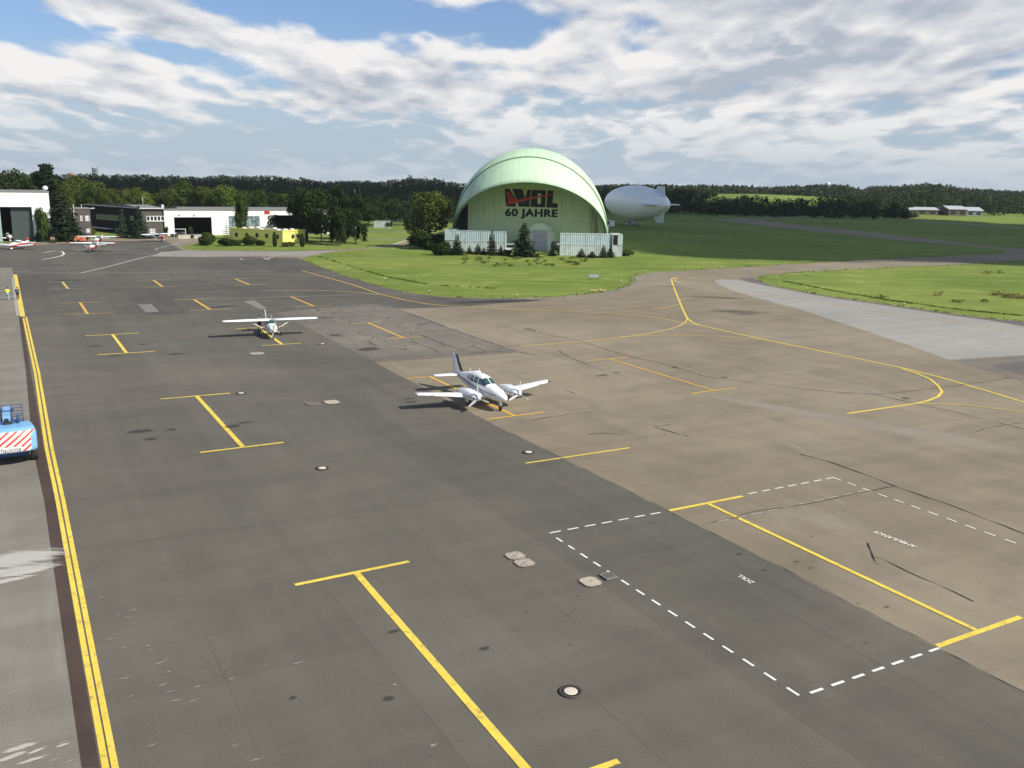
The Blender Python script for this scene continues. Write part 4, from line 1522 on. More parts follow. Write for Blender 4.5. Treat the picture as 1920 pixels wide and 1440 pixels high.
# two-storey dark office block: two wings and a long face between them
ow = thing('office_building', 'two-storey dark brown office building between the two white hangars', 'building', wc, GA)
uL, _ = plane_uz(wc, 266, 444)
_, oh = plane_uz(wc, 309, 391.5)
b = MB()
b.box((uL / 2 - 0.2, 16.2, oh / 2), (-uL - 0.4, 32, oh))
b.build('wall', M_BROWNW, ow)
fl = wc + E1 * uL                          # the long face runs back from here at an angle
far = HT(158, 381.8, 287.0)
FD = (Vector((far.x, far.y, 0)) - Vector((fl.x, fl.y, 0)))
FL = FD.length
FD.normalize()
fm_ = Matrix.Rotation(math.atan2(FD.y, FD.x) - GA, 4, 'Z')
fo_ = Matrix.Translation((uL, 0.05, 0)) @ fm_       # local x runs along the face, -y is behind it
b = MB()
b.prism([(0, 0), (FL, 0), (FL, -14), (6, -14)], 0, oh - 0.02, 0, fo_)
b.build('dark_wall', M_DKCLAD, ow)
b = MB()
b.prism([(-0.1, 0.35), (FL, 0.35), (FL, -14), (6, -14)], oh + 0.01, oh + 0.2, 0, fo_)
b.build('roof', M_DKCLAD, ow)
b = MB()
b.box((FL / 2, 0.40, oh + 0.13), (FL, 0.06, 0.22), 0, fo_)
b.build('fascia', M_TRIM, ow)
b = MB()
b.box((uL / 2 - 0.2, 16.0, oh + 0.12), (-uL + 0.3, 33.0, 0.24))
b.build('roof', M_ROOFG, ow)
b = MB()
b.box((uL / 2 - 0.2, -0.53, oh + 0.12), (-uL + 0.3, 0.06, 0.28))
b.build('fascia', M_TRIM, ow)
x0, z0 = plane_uz(wc, 275, 414.5)
x1, z1 = plane_uz(wc, 308, 405)
window(ow, (x0 + x1) / 2, (z0 + z1) / 2, x1 - x0, z1 - z0, 5, 0.16)
x0, z0 = plane_uz(wc, 281, 436)
x1, z1 = plane_uz(wc, 291, 429)
window(ow, (x0 + x1) / 2, (z0 + z1) / 2, x1 - x0, z1 - z0, 3, 0.16, pane_share=0.4)
for (xa, xb, ya, yb, n_) in ((181, 223, 403, 411.5, 7), (244, 252, 405, 412.5, 2), (216, 224, 428, 437, 2)):
    va = plane_uz(fl, xb, yb, FD)[0]
    vb = plane_uz(fl, xa, ya, FD)[0]
    zt_ = plane_uz(fl, (xa + xb) / 2, ya, FD)[1]
    zb_ = plane_uz(fl, (xa + xb) / 2, yb, FD)[1]
    win = window(ow, (va + vb) / 2, (zb_ + zt_) / 2, abs(va - vb), zt_ - zb_, n_, 0.0, 'x', True, pmat('frame_white_shaded', (0.35, 0.36, 0.37), 0.5), 0.78)  # white frames greyed: the shade on this face is in their colour
    win.matrix_local = Matrix.Translation((uL, 0.05, 0)) @ fm_ @ Matrix.Scale(-1, 4, (0, 1, 0)) @ Matrix.Translation((0, -0.06, 0))
va, _ = plane_uz(fl, 212, 425, FD)
vb, zc_ = plane_uz(fl, 176, 425, FD)
b = MB()
b.box(((va + vb) / 2, 0.9, zc_), (abs(va - vb), 1.7, 0.22), 0, fo_)
b.build('canopy', M_TRIM, ow)
lc = G(173, 446.5)                       # right corner of the near wing
lu, _ = plane_uz(lc, 96, 449)
_, lh = plane_uz(lc, 172, 392)
lu0, lv0 = (lc - wc).dot(E1), (lc - wc).dot(E2)
b = MB()
b.box((lu0 + lu / 2, lv0 + 5.0, lh / 2), (-lu, 10, lh))
b.build('wall', M_BROWNW, ow)
b = MB()
b.box((lu0 + lu / 2, lv0 + 5.0, lh + 0.1), (-lu + 0.3, 10.3, 0.2))
b.build('roof', M_ROOFG, ow)
for (xa, xb, ya, yb, n_, ps) in ((121, 124, 408.5, 417, 1, 0.3), (126, 129, 408.5, 417, 1, 0.3), (131, 134, 408.5, 417, 1, 0.3), (151, 154, 404.5, 414.5, 1, 0.3), (160, 167, 404.5, 414.5, 2, 0.3), (162, 168.5, 429, 436, 2, 0.3)):
    x0, z0 = plane_uz(lc, xa, yb)
    x1, z1 = plane_uz(lc, xb, ya)
    window(ow, lu0 + (x0 + x1) / 2, (z0 + z1) / 2, x1 - x0, z1 - z0, n_, lv0 - 0.03, 'x', False, None, ps)
b = MB()
b.tube((uL + 2.0, 9.0, oh), (uL + 2.0, 9.0, oh + 3.2), 0.06)
b.build('aerial', M_TRIM, ow)
b = MB()
b.box((uL + 6.5, 3.0, oh + 0.6), (0.7, 0.7, 1.0))
b.build('chimney', M_TRIM, ow)

# yellow pavilion with round windows
M_YWALL = pmat('pavilion_yellow', (0.82, 0.77, 0.20), 0.6, vary=0.05, scale=0.5)
M_YTRIM = pmat('pavilion_trim', (0.80, 0.74, 0.16), 0.5)
yc = G(530.5, 457.8)
D1 = Vector((-0.853, 0.522, 0))
D2 = Vector((0.522, 0.853, 0))
yp = thing('pavilion', 'low yellow pavilion with round portholes behind bushes', 'building', yc, math.atan2(D2.y, D2.x))
YL, _ = plane_uz(yc, 433.5, 449, D1)
YW, _ = plane_uz(yc, 572.5, 455, D2)
_, YH = plane_uz(yc, 530.5, 434, D2)
# local x along D2, local y along D1 (D1 is D2 turned left)
b = MB()
b.box((YW / 2, YL / 2, YH / 2), (YW, YL, YH))
b.build('wall', M_YWALL, yp)
b = MB()
for c_, s_ in (((YW / 2, -0.05, YH + 0.08), (YW + 0.3, 0.25, 0.34)), ((YW / 2, YL + 0.05, YH + 0.08), (YW + 0.3, 0.25, 0.34)), ((-0.05, YL / 2, YH + 0.08), (0.25, YL - 0.16, 0.34)), ((YW + 0.05, YL / 2, YH + 0.08), (0.25, YL - 0.16, 0.34))):
    b.box(c_, s_)
b.build('parapet', M_YTRIM, yp)
b = MB()
b.box((YW / 2, YL / 2, YH + 0.06), (YW - 0.24, YL - 0.24, 0.1))
b.build('roof', pmat('pavilion_roof', (0.26, 0.24, 0.19), 0.9, vary=0.25, scale=0.8), yp)
for i in range(3):
    for j in range(3):
        if (i, j) == (1, 1):
            continue
        b = MB()
        b.lathe([(0.7, 0), (0.68, 0.12), (0.5, 0.30), (0.02, 0.40)], 16, 0, Matrix.Translation((YW * (0.2 + 0.3 * i), YL * (0.16 + 0.33 * j), YH + 0.10)))
        b.build('skylight', pmat('skylight_white', (0.75, 0.75, 0.70), 0.3), yp)


def porthole(px, py, dirv):
    u_, z_ = plane_uz(yc, px, py, dirv)
    M_ = (Matrix.Translation((0.0, u_, z_)) @ Matrix.Rotation(-PI / 2, 4, 'Y')) if dirv is D1 else (Matrix.Translation((u_, 0.0, z_)) @ Matrix.Rotation(PI / 2, 4, 'X'))
    b_ = MB()
    b_.lathe([(0.62, 0.0), (0.62, 0.08), (0.50, 0.10), (0.48, 0.02)], 20, 0, M_)
    w_ = b_.build('window', pmat('porthole_rim', (0.20, 0.18, 0.06), 0.5), yp)
    b_ = MB()
    b_.lathe([(0.49, 0.0), (0.49, 0.05), (0.01, 0.06)], 20, 0, M_)
    b_.build('pane', M_GLASS, w_)


for px, py in ((443.5, 440), (463, 440.6), (482, 441), (500, 442), (520.8, 444)):
    porthole(px, py, D1)
for px, py in ((549, 443.5), (559, 442.5)):
    porthole(px, py, D2)

# ------------------------------------------------------------------ far buildings on the right
M_FARW = pmat('far_white', (0.46, 0.47, 0.48), 0.5)
M_FARWALL = pmat('far_brick', (0.13, 0.10, 0.07), 0.8)


def shed(label, px0, px1, Y, ytop, yeave, ybase, wall_m, roof_m, depth=14, cat='building'):
    a, c = HT(px0, ybase, Y), HT(px1, ybase, Y)
    L = (c - a).length
    he = HT((px0 + px1) / 2, yeave, Y).z
    hr = HT((px0 + px1) / 2, ytop, Y + depth / 2).z
    t_ = thing('farm_shed', label, cat, (a.x, a.y, 0), 0.0, 'low buildings at the far edge of the airfield')
    b_ = MB()
    b_.prism([(0, 0), (0, he), (depth / 2, hr - 0.1), (depth, he), (depth, 0)], 0, L, 0, Matrix.Rotation(PI / 2, 4, 'Z') @ Matrix.Scale(-1, 4, (0, 1, 0)), 'XZ')
    b_.build('wall', wall_m, t_)
    b_ = MB()
    for s0, s1 in (((-0.6, he - 0.15), (depth / 2, hr)), ((depth / 2, hr), (depth + 0.6, he - 0.15))):
        b_.add([(-0.5, s0[0], s0[1]), (L + 0.5, s0[0], s0[1]), (L + 0.5, s1[0], s1[1]), (-0.5, s1[0], s1[1]),
                (-0.5, s0[0], s0[1] + 0.25), (L + 0.5, s0[0], s0[1] + 0.25), (L + 0.5, s1[0], s1[1] + 0.25), (-0.5, s1[0], s1[1] + 0.25)],
               [(0, 1, 2, 3), (4, 5, 6, 7), (0, 1, 5, 4), (1, 2, 6, 5), (2, 3, 7, 6), (3, 0, 4, 7)])
    b_.build('roof', roof_m, t_)
    nn = max(2, int(L / 5))
    for i in range(nn):
        b_ = MB()
        b_.box((L * (i + 0.5) / nn, -0.03, he * 0.45), (L / nn * 0.55, 0.08, he * 0.5))
        b_.build('window', M_GLASS, t_)
    return t_


shed('long shed with pale roof at the left end of the far farm row', 1704, 1718, 640, 390, 393.5, 404, M_FARWALL, M_FARW)
shed('low shed with wide white roof in the middle of the far farm row', 1719, 1758, 655, 389, 393.5, 404, M_FARWALL, M_FARW)
shed('highest brown-walled far barn with bright white roof', 1778, 1812, 650, 386.5, 392.5, 405.5, M_FARWALL, M_FARW, 18)
shed('grey low shed between the white roofed far barns', 1759, 1778, 660, 390.5, 394.5, 404, M_FARWALL, pmat('far_grey', (0.33, 0.34, 0.34), 0.6))
shed('glass fronted far building with white roof at the right of the barns', 1812, 1842, 655, 389, 395, 405.5, pmat('far_glasswall', (0.20, 0.26, 0.26), 0.4), M_FARW)


def tower(label, px, Y, ytop, ybase, wpx, ball=False):
    p_ = HT(px, ybase, Y)
    top = HT(px, ytop, Y).z
    r = wpx / 2 * Y / FOC
    t_ = thing('tower', label, 'tower', (p_.x, p_.y, 0), 0)
    mt = pmat('tower_concrete', (0.36, 0.40, 0.46), 0.7)
    if ball:
        b_ = MB()
        b_.lathe([(r * 0.8, 0), (r * 0.75, top - 2 * r), (r * 0.3, top - 1.6 * r)], 16)
        b_.build('shaft', mt, t_)
        b_ = MB()
        b_.lathe([(r * math.sin(PI * i / 10) + 0.01, top - r - r * math.cos(PI * i / 10)) for i in range(11)], 20)
        b_.build('radome', pmat('radome_white', (0.75, 0.77, 0.8), 0.5), t_)
    else:
        b_ = MB()
        b_.lathe([(r * 0.85, 0), (r * 0.85, top - 2), (r * 0.9, top - 2), (r * 0.9, top)], 20, 0, Matrix.Translation((-r * 0.2, 0, 0)))
        b_.build('shaft', mt, t_)
        b_ = MB()
        b_.box((r * 0.78, 0, top / 2 + 1), (r * 0.5, r * 0.9, top + 5))
        b_.build('stair_shaft', mt, t_)
        for k in range(5):
            b_ = MB()
            b_.lathe([(r * 0.86, top - 6 - 6 * k), (r * 0.87, top - 5 - 6 * k), (r * 0.87, top - 4 - 6 * k), (r * 0.86, top - 3 - 6 * k)], 20, 0, Matrix.Translation((-r * 0.2, 0, 0)))
            b_.build('window', pmat('tower_glass', (0.16, 0.19, 0.24), 0.3), t_)
    return t_


tower('grey tower block rising over the wooded hill at the left', 180.5, 1900, 314, 335, 12)
tower('white ball-topped tower over the far woods at the right', 1552, 1500, 341.5, 356, 9, True)
for k, (px, wpx, yt, yb, lab) in enumerate(((132, 12, 325, 331, 'small far house roof on the left ridge'), (862, 11, 344, 349, 'small white far house on the ridge left of the dome'), (877, 10, 343.5, 348.5, 'far pale house just left of the dome\'s edge'))):
    Yh = 1100
    a = HT(px, yb, Yh)
    hh_ = HT(px, yt, Yh).z
    wd = wpx * Yh / FOC
    t = thing('house', lab, 'house', (a.x, a.y, 0), 0.2 * k)
    b = MB()
    b.box((0, 0, hh_ / 2 - 1), (wd, 8, hh_ - 2))
    b.build('wall', M_FARW if k else M_FARWALL, t)
    b = MB()
    b.prism([(-wd / 2 - 0.4, hh_ - 2.0), (0, hh_ + 0.4), (wd / 2 + 0.4, hh_ - 2.0)], -4.4, 4.4, 0, None, 'XZ')
    b.build('roof', pmat('far_tile', (0.22, 0.13, 0.10), 0.8) if k == 0 else pmat('far_slate', (0.35, 0.36, 0.38), 0.7), t)

# ------------------------------------------------------------------ trees
L_OLIVE = leaf_mat('leaf_olive', (0.040, 0.058, 0.014), (0.125, 0.150, 0.035))
L_MID = leaf_mat('leaf_mid', (0.030, 0.050, 0.014), (0.095, 0.130, 0.032))
L_BRIGHT = leaf_mat('leaf_bright', (0.060, 0.095, 0.018), (0.170, 0.215, 0.045))
L_DARK = leaf_mat('leaf_dark', (0.014, 0.024, 0.009), (0.050, 0.072, 0.022), 0.15)
L_FIR = leaf_mat('needle_dark', (0.010, 0.020, 0.010), (0.040, 0.062, 0.026), 0.08)
L_BLUE = leaf_mat('needle_bluish', (0.016, 0.034, 0.022), (0.060, 0.092, 0.058), 0.08)
L_FAR = leaf_mat('leaf_far', (0.026, 0.037, 0.016), (0.095, 0.118, 0.045), 0.2)
L_FARDK = leaf_mat('leaf_far_dark', (0.018, 0.027, 0.013), (0.066, 0.084, 0.038), 0.2)
L_BROWN = leaf_mat('leaf_brownish', (0.09, 0.07, 0.03), (0.22, 0.17, 0.07), 0.2)
M_BARK = pmat('bark', (0.075, 0.058, 0.042), 0.9, vary=0.3, scale=4)
M_BIRCH = pmat('birch_bark', (0.35, 0.33, 0.29), 0.8, vary=0.4, scale=5)


def leaf_data(pts, nrm, size, rng, aspect=1.0, up=0.35):
    """one small quad per leaf clump, roughly facing nrm"""
    n_ = len(pts)
    nn = nrm + rng.normal(0, 0.55, (n_, 3)) + np.array([0, 0, up])
    nn /= np.linalg.norm(nn, axis=1)[:, None] + 1e-9
    r = rng.normal(0, 1, (n_, 3))
    a = np.cross(nn, r)
    a /= np.linalg.norm(a, axis=1)[:, None] + 1e-9
    b_ = np.cross(nn, a)
    s = (size * rng.uniform(0.6, 1.35, n_))[:, None] / 2
    k1, k2 = rng.uniform(0.55, 1.0, (n_, 1)), rng.uniform(0.3, 1.0, (n_, 1))
    q = np.stack([pts - a * s * aspect, pts - b_ * s * k1, pts + a * s * aspect * k2, pts + b_ * s], 1)
    return q.reshape(-1, 3)


def quads_mesh(name, verts, mat):
    n_ = len(verts) // 4
    me = bpy.data.meshes.new(name)
    me.vertices.add(n_ * 4)
    me.vertices.foreach_set('co', verts.astype(np.float32).ravel())
    me.loops.add(n_ * 4)
    me.loops.foreach_set('vertex_index', np.arange(n_ * 4, dtype=np.int32))
    me.polygons.add(n_)
    me.polygons.foreach_set('loop_start', np.arange(0, n_ * 4, 4, dtype=np.int32))
    me.polygons.foreach_set('loop_total', np.full(n_, 4, dtype=np.int32))
    me.materials.append(mat)
    me.update()
    me.validate()
    return me


def sphere_pts(n_, rng, rmin=0.72):
    d = rng.normal(0, 1, (n_, 3))
    d /= np.linalg.norm(d, axis=1)[:, None]
    r = rng.uniform(rmin ** 2, 1.0, n_) ** 0.5
    return d * r[:, None], d


def broad_proto(seed, H=10.0, W=8.0, nl=15, leaves=4600, size=0.42, low=0.16):
    rng = np.random.default_rng(seed)
    P_, N_ = [], []
    lobes = [(0, 0, H * 0.58, W * 0.34, H * 0.30)]
    for i in range(nl):
        a = rng.uniform(0, 2 * PI)
        hz = rng.uniform(low + 0.14, 0.90)
        env = math.sqrt(max(0.05, 1 - ((hz - 0.52) / 0.50) ** 2))
        rr = W / 2 * env * rng.uniform(0.45, 0.74)
        rad_ = W * rng.uniform(0.14, 0.22)
        lobes.append((rr * math.cos(a), rr * math.sin(a), H * hz, rad_, rad_ * rng.uniform(0.8, 1.1)))
    lobes.append((W * 0.04, 0, H * 0.86, W * 0.19, H * 0.13))
    tot = sum(l[3] ** 2 for l in lobes)
    for cx, cy, cz, r, rz_ in lobes:
        k = int(leaves * r * r / tot)
        p, d = sphere_pts(k, rng)
        p = p * np.array([r, r, rz_]) * (1 + rng.normal(0, 0.09, (k, 1))) + np.array([cx, cy, cz])
        P_.append(p)
        N_.append(d)
    P_, N_ = np.concatenate(P_), np.concatenate(N_)
    keep = P_[:, 2] > H * low * 0.5
    P_, N_ = P_[keep], N_[keep]
    P_[:, 2] = np.minimum(P_[:, 2], H * 1.01)
    q = leaf_data(P_, N_, size, rng)
    tr = MB()
    tr.tube((0, 0, -0.3), (0.05, 0.03, H * 0.35), 0.28, 0.2)
    tr.tube((0.05, 0.03, H * 0.35), (0, 0, H * 0.75), 0.2, 0.06)
    for cx, cy, cz, r, rz_ in lobes[1:8]:
        tr.tube((0.03, 0.02, H * rng.uniform(0.22, 0.42)), (cx * 0.85, cy * 0.85, cz), 0.11, 0.04, 6)
    return q, tr


def birch_proto(seed, H=10.0, W=6.0, leaves=8200, size=0.36):
    rng = np.random.default_rng(seed)
    P_, N_ = [], []
    tr = MB()
    tr.tube((0, 0, -0.3), (0.1, 0, H * 0.5), 0.2, 0.12)
    tr.tube((0.1, 0, H * 0.5), (0, 0, H * 0.97), 0.12, 0.03)
    for i in range(44):
        a = rng.uniform(0, 2 * PI)
        hz = rng.uniform(0.26, 0.97)
        env = math.sqrt(max(0.03, 1 - ((hz - 0.42) / 0.60) ** 2))
        rr = W / 2 * env * rng.uniform(0.35, 1.0)
        c = np.array([rr * math.cos(a), rr * math.sin(a), H * hz])
        if i < 12:
            tr.tube((0.05, 0, H * (hz - 0.10)), tuple(c), 0.05, 0.02, 5)
        k = leaves // 44
        drop = H * rng.uniform(0.12, 0.30)
        t_ = rng.uniform(0, 1, k) ** 0.8
        spread = 0.55 * (1 - 0.55 * t_)
        p = c + np.stack([rng.normal(0, 1, k) * spread, rng.normal(0, 1, k) * spread, -drop * t_ + rng.normal(0, 0.2, k)], 1)
        P_.append(p)
        N_.append(np.tile(np.array([math.cos(a), math.sin(a), 0.2]), (k, 1)))
    P_, N_ = np.concatenate(P_), np.concatenate(N_)
    keep = P_[:, 2] > H * 0.06
    return leaf_data(P_[keep], N_[keep], size, rng, 1.3), tr


def fir_proto(seed, H=10.0, W=5.0, levels=22, size=0.42, ragged=0.25, base=0.03, tiers=False):
    rng = np.random.default_rng(seed)
    P_, N_ = [], []
    tr = MB()
    tr.tube((0, 0, -0.3), (0, 0, H * 0.98), 0.18, 0.02)
    for L in range(levels):
        f = (L + 0.5) / levels
        z = H * (base + (1 - base) * f)
        R = W / 2 * (1 - f) ** 0.85 * (1 + rng.uniform(-ragged, ragged)) + 0.12
        nb = max(5, int(13 * (1 - f) + 5))
        a0 = rng.uniform(0, 6)
        for j in range(nb):
            a = a0 + 2 * PI * j / nb + rng.uniform(-0.2, 0.2)
            R2 = R * rng.uniform(0.72, 1.12)
            k = max(3, int(R2 / W * 34))
            t_ = np.sqrt(rng.uniform(0.03, 1, k))
            side = rng.normal(0, 0.10 * R2 + 0.06, k)
            rr = t_ * R2
            x = rr * math.cos(a) - side * math.sin(a)
            y = rr * math.sin(a) + side * math.cos(a)
            zz_ = z - (0.20 if not tiers else 0.02) * rr - 0.10 * rr * t_ + rng.normal(0, 0.06, k) + (0.12 * rr if tiers else 0)
            P_.append(np.stack([x, y, np.maximum(zz_, 0.05)], 1))
            N_.append(np.tile(np.array([math.cos(a) * 0.5, math.sin(a) * 0.5, 0.8]), (k, 1)))
            if L % 3 == 0 and j % 2 == 0:
                tr.tube((0, 0, z), (R2 * 0.8 * math.cos(a), R2 * 0.8 * math.sin(a), max(0.1, z - 0.2 * R2)), 0.035, 0.012, 5)
    P_, N_ = np.concatenate(P_), np.concatenate(N_)
    return leaf_data(P_, N_, size, rng, 1.25), tr


def pine_proto(seed, H=10.0, W=8.0):
    rng = np.random.default_rng(seed)
    P_, N_ = [], []
    tr = MB()
    tr.tube((0, 0, -0.3), (0.2, 0, H * 0.95), 0.26, 0.05)
    for i in range(30):
        hz = rng.uniform(0.30, 1.0)
        a = rng.uniform(0, 2 * PI)
        R = W / 2 * (1.05 - 0.75 * (hz - 0.3) / 0.7) * rng.uniform(0.5, 1.0)
        c = np.array([R * 0.75 * math.cos(a), R * 0.75 * math.sin(a), H * hz])
        tr.tube((0.1, 0, H * (hz - 0.04)), tuple(c), 0.07, 0.02, 5)
        k = 150
        p, d = sphere_pts(k, rng, 0.2)
        P_.append(p * np.array([W * 0.17, W * 0.17, H * 0.035]) + c)
        N_.append(d * 0.4 + np.array([0, 0, 0.6]))
    P_, N_ = np.concatenate(P_), np.concatenate(N_)
    return leaf_data(P_, N_, 0.40, rng, 1.2), tr


def shrub_proto(seed, H=10.0, W=12.0, leaves=2600, size=0.9):
    rng = np.random.default_rng(seed)
    P_, N_ = [], []
    for i in range(9):
        a = rng.uniform(0, 2 * PI)
        rr = W * rng.uniform(0.0, 0.30)
        r = W * rng.uniform(0.16, 0.25)
        cz = H * rng.uniform(0.28, 0.66)
        k = leaves // 9
        p, d = sphere_pts(k, rng, 0.6)
        p = p * np.array([r, r, min(r, H * 0.38)]) * (1 + rng.normal(0, 0.12, (k, 1))) + np.array([rr * math.cos(a), rr * math.sin(a), cz])
        P_.append(p)
        N_.append(d)
    P_, N_ = np.concatenate(P_), np.concatenate(N_)
    keep = P_[:, 2] > 0.1
    tr = MB()
    for i in range(4):
        tr.tube((0, 0, -0.2), (rng.normal(0, W * 0.12), rng.normal(0, W * 0.12), H * 0.55), 0.22, 0.08, 5)
    return leaf_data(P_[keep], N_[keep], size, rng), tr


def cypress_proto(seed, H=10.0, W=3.0):
    rng = np.random.default_rng(seed)
    k = 2600
    f = rng.uniform(0.02, 1, k)
    R = W / 2 * np.clip(1.15 * np.sin(np.pi * (0.12 + 0.86 * f)) ** 0.7, 0.05, 1) * rng.uniform(0.7, 1.05, k)
    a = rng.uniform(0, 2 * PI, k)
    P_ = np.stack([R * np.cos(a), R * np.sin(a), H * f], 1)
    N_ = np.stack([np.cos(a), np.sin(a), np.full(k, 0.3)], 1)
    tr = MB()
    tr.tube((0, 0, -0.2), (0, 0, H * 0.9), 0.3, 0.05, 6)
    return leaf_data(P_, N_, 0.55, rng, 1.2), tr


PROTO = {}
for nm, fn, dims in (('broad', broad_proto, (10, 8)), ('birch', birch_proto, (10, 6)), ('fir', fir_proto, (10, 5)), ('pine', pine_proto, (10, 8)), ('shrub', shrub_proto, (10, 12)), ('cypress', cypress_proto, (10, 3))):
    for k in range(3 if nm in ('broad', 'shrub', 'fir') else 2):
        q, tr = fn(100 + k * 7 + len(nm))
        # true size of the crown, so that placing by width and height is exact
        lo, hi = q.min(0), q.max(0)
        trm = tr.build('trunk', M_BARK, None)
        tmesh = trm.data
        bpy.data.objects.remove(trm)
        PROTO[(nm, k)] = (quads_mesh('crown', q, L_MID), tmesh, max(hi[0] - lo[0], hi[1] - lo[1]), hi[2])
q, tr = fir_proto(55, 10, 6.5, 9, 0.34, 0.1, 0.12, True)
trm = tr.build('trunk', M_BARK, None)
PROTO[('monkey', 0)] = (quads_mesh('crown', q, L_MID), trm.data, 6.5, 10.0)
bpy.data.objects.remove(trm)
KINDN = {'broad': ('broadleaf_tree', 'tree'), 'birch': ('birch_tree', 'tree'), 'fir': ('spruce_tree', 'tree'), 'pine': ('pine_tree', 'tree'), 'shrub': ('shrub', 'shrub'), 'cypress': ('cypress_tree', 'tree'), 'monkey': ('conifer_tree', 'tree')}
trnd = random.Random(11)


def plant(kind, px, ybase, ytop, wpx, mat, label, Y=None, var=None, group=None, bark=None):
    base = G(px, ybase) if Y is None else None
    if base is None:
        h_ = HT(px, ytop, Y)
        base = Vector((h_.x, Y, 0))
    Y_ = base.y
    top = HT(px, ytop, Y_).z
    dist = math.hypot(base.x, base.y)
    wid = wpx * Y_ / FOC
    nvar = [k for k in PROTO if k[0] == kind]
    pk = nvar[trnd.randrange(len(nvar))] if var is None else (kind, var)
    crown, trunk, W0, H0 = PROTO[pk]
    nm, cat = KINDN[kind]
    t_ = thing(nm, label, cat, (base.x, base.y, 0), trnd.uniform(0, 6.28), group)
    c = bpy.data.objects.new('crown', crown)
    COL.objects.link(c)
    c.parent = t_
    kx = {'fir': 1.6, 'birch': 1.35}.get(kind, 1.08)
    s_ = (wid / W0 * kx, wid / W0 * kx, top / H0)
    c.scale = s_
    c.material_slots[0].link = 'OBJECT'
    c.material_slots[0].material = mat
    k = bpy.data.objects.new('trunk', trunk)
    COL.objects.link(k)
    k.parent = t_
    k.scale = s_
    if bark:
        k.material_slots[0].link = 'OBJECT'
        k.material_slots[0].material = bark
    return t_


TR = 'trees behind the hangars'
# behind and beside the tall white hangar
plant('broad', 14, 0, 314, 72, L_DARK, 'dark round-topped tree behind the tall white hangar, at the frame edge', 268, 0, TR)
plant('pine', 78, 0, 305, 62, L_FIR, 'wide-topped dark pine, tallest tree behind the tall white hangar', 268, 0, TR)
plant('broad', 45, 0, 326, 45, L_MID, 'smaller green tree between the round tree and the wide-topped pine', 290, 1, TR)
plant('fir', 121, 452, 338, 56, L_FIR, 'big dark spruce between the tall white hangar and the office building', None, 0)
plant('fir', 108, 452, 356, 34, L_FIR, 'dark spruce leaning into the big spruce, on its hangar side', None, 1)
plant('fir', 139, 449, 400, 30, L_FIR, 'short dark spruce on the office side of the big spruce', None, 2)
plant('shrub', 85, 453.5, 388, 30, L_MID, 'tall loose shrub against the corner of the tall white hangar', None, 0)
plant('shrub', 75, 453, 436, 14, L_DARK, 'small dark bush beside the open hangar door', None, 1)
plant('shrub', 134, 451, 441, 15, L_BRIGHT, 'small bright bush at the foot of the big spruce', None, 2)
plant('shrub', 100, 455, 444, 16, L_MID, 'low round bush where two people stand', None, 2)
plant('shrub', 174, 441, 427, 14, L_BRIGHT, 'round bright green bush in front of the office wing', None, 0)
# row of broadleaf trees behind the office and long hangar
rows = [(118, 336, 46, L_OLIVE, 305), (148, 329, 58, L_OLIVE, 330), (178, 338, 56, L_MID, 320), (205, 352, 48, L_OLIVE, 318), (240, 350, 54, L_OLIVE, 322), (268, 358, 46, L_BRIGHT, 324), (296, 361, 40, L_OLIVE, 330), (315, 352, 44, L_OLIVE, 326),
        (345, 336, 58, L_MID, 330), (372, 346, 46, L_MID, 326), (392, 350, 40, L_OLIVE, 322), (420, 345.5, 52, L_BRIGHT, 318), (448, 356, 44, L_MID, 322), (482, 354, 46, L_MID, 326), (505, 360, 34, L_DARK, 330), (528, 362, 44, L_MID, 334)]
labs = ['olive tree just right of the big spruce, behind the hangar roof', 'tallest olive tree behind the office building', 'green tree behind the left part of the office roof', 'low olive tree behind the office roof aerial',
        'round olive tree behind the middle of the office roof', 'light green low tree behind the office chimney', 'small olive tree behind the right end of the office roof', 'brownish green tree above the join of office and long hangar',
        'tall tree behind the left dark opening of the long hangar', 'green tree right of the tall tree behind the long hangar', 'narrow olive tree left of the bright green tree', 'bright light-green tree behind the middle of the long hangar',
        'green tree above the glazed hangar door', 'broad green tree above the red hangar sign', 'narrow dark tree right of the red hangar sign', 'dark green tree behind the right end of the long white hangar']
for (px, yt, wp, mt, Y), lb in zip(rows, labs):
    plant('broad', px, 0, yt, wp, mt, lb, Y, None, TR)
# courtyard spruces, trees before the long hangar
plant('fir', 231, 446, 388, 21, L_BLUE, 'slim bluish spruce, left of the pair in front of the office', None, 2)
plant('fir', 263, 447, 386, 34, L_BLUE, 'stout bluish spruce, right of the pair in front of the office', None, 0)
plant('shrub', 286, 441, 428, 18, L_MID, 'climbing bush below the white office window', None, 1)
plant('shrub', 311, 443, 424, 10, L_DARK, 'narrow dark bush at the join of office and long hangar', None, 0)
plant('cypress', 358, 446, 424, 11, L_DARK, 'clipped topiary tree before the dark opening of the long hangar', None, 0)
plant('birch', 455, 450, 364, 25, L_MID, 'weeping birch in front of the glazed hangar door', None, 0, None, M_BIRCH)
plant('monkey', 426, 451, 414, 18, L_DARK, 'small open-tiered conifer in front of the white hangar wall', None, 0)
plant('broad', 512, 448, 402, 30, L_DARK, 'small dark tree just behind the yellow pavilion roof', 262, 2)
plant('broad', 572, 459, 351, 92, L_DARK, 'big dark spreading tree behind the yellow pavilion', 250, 1)
plant('birch', 557, 455, 348, 40, L_DARK, 'tall dark tree top rising out of the spreading tree', 258, 1)
plant('broad', 601, 461, 392, 44, L_DARK, 'dark lower tree at the foot of the weeping birches', 246, 2)
plant('birch', 634, 460, 344, 44, L_DARK, 'tall weeping birch, left of the big pair by the lawn', None, 0, None, M_BIRCH)
plant('birch', 667, 457, 351, 44, L_DARK, 'tall weeping birch, right of the big pair by the lawn', None, 1, None, M_BIRCH)
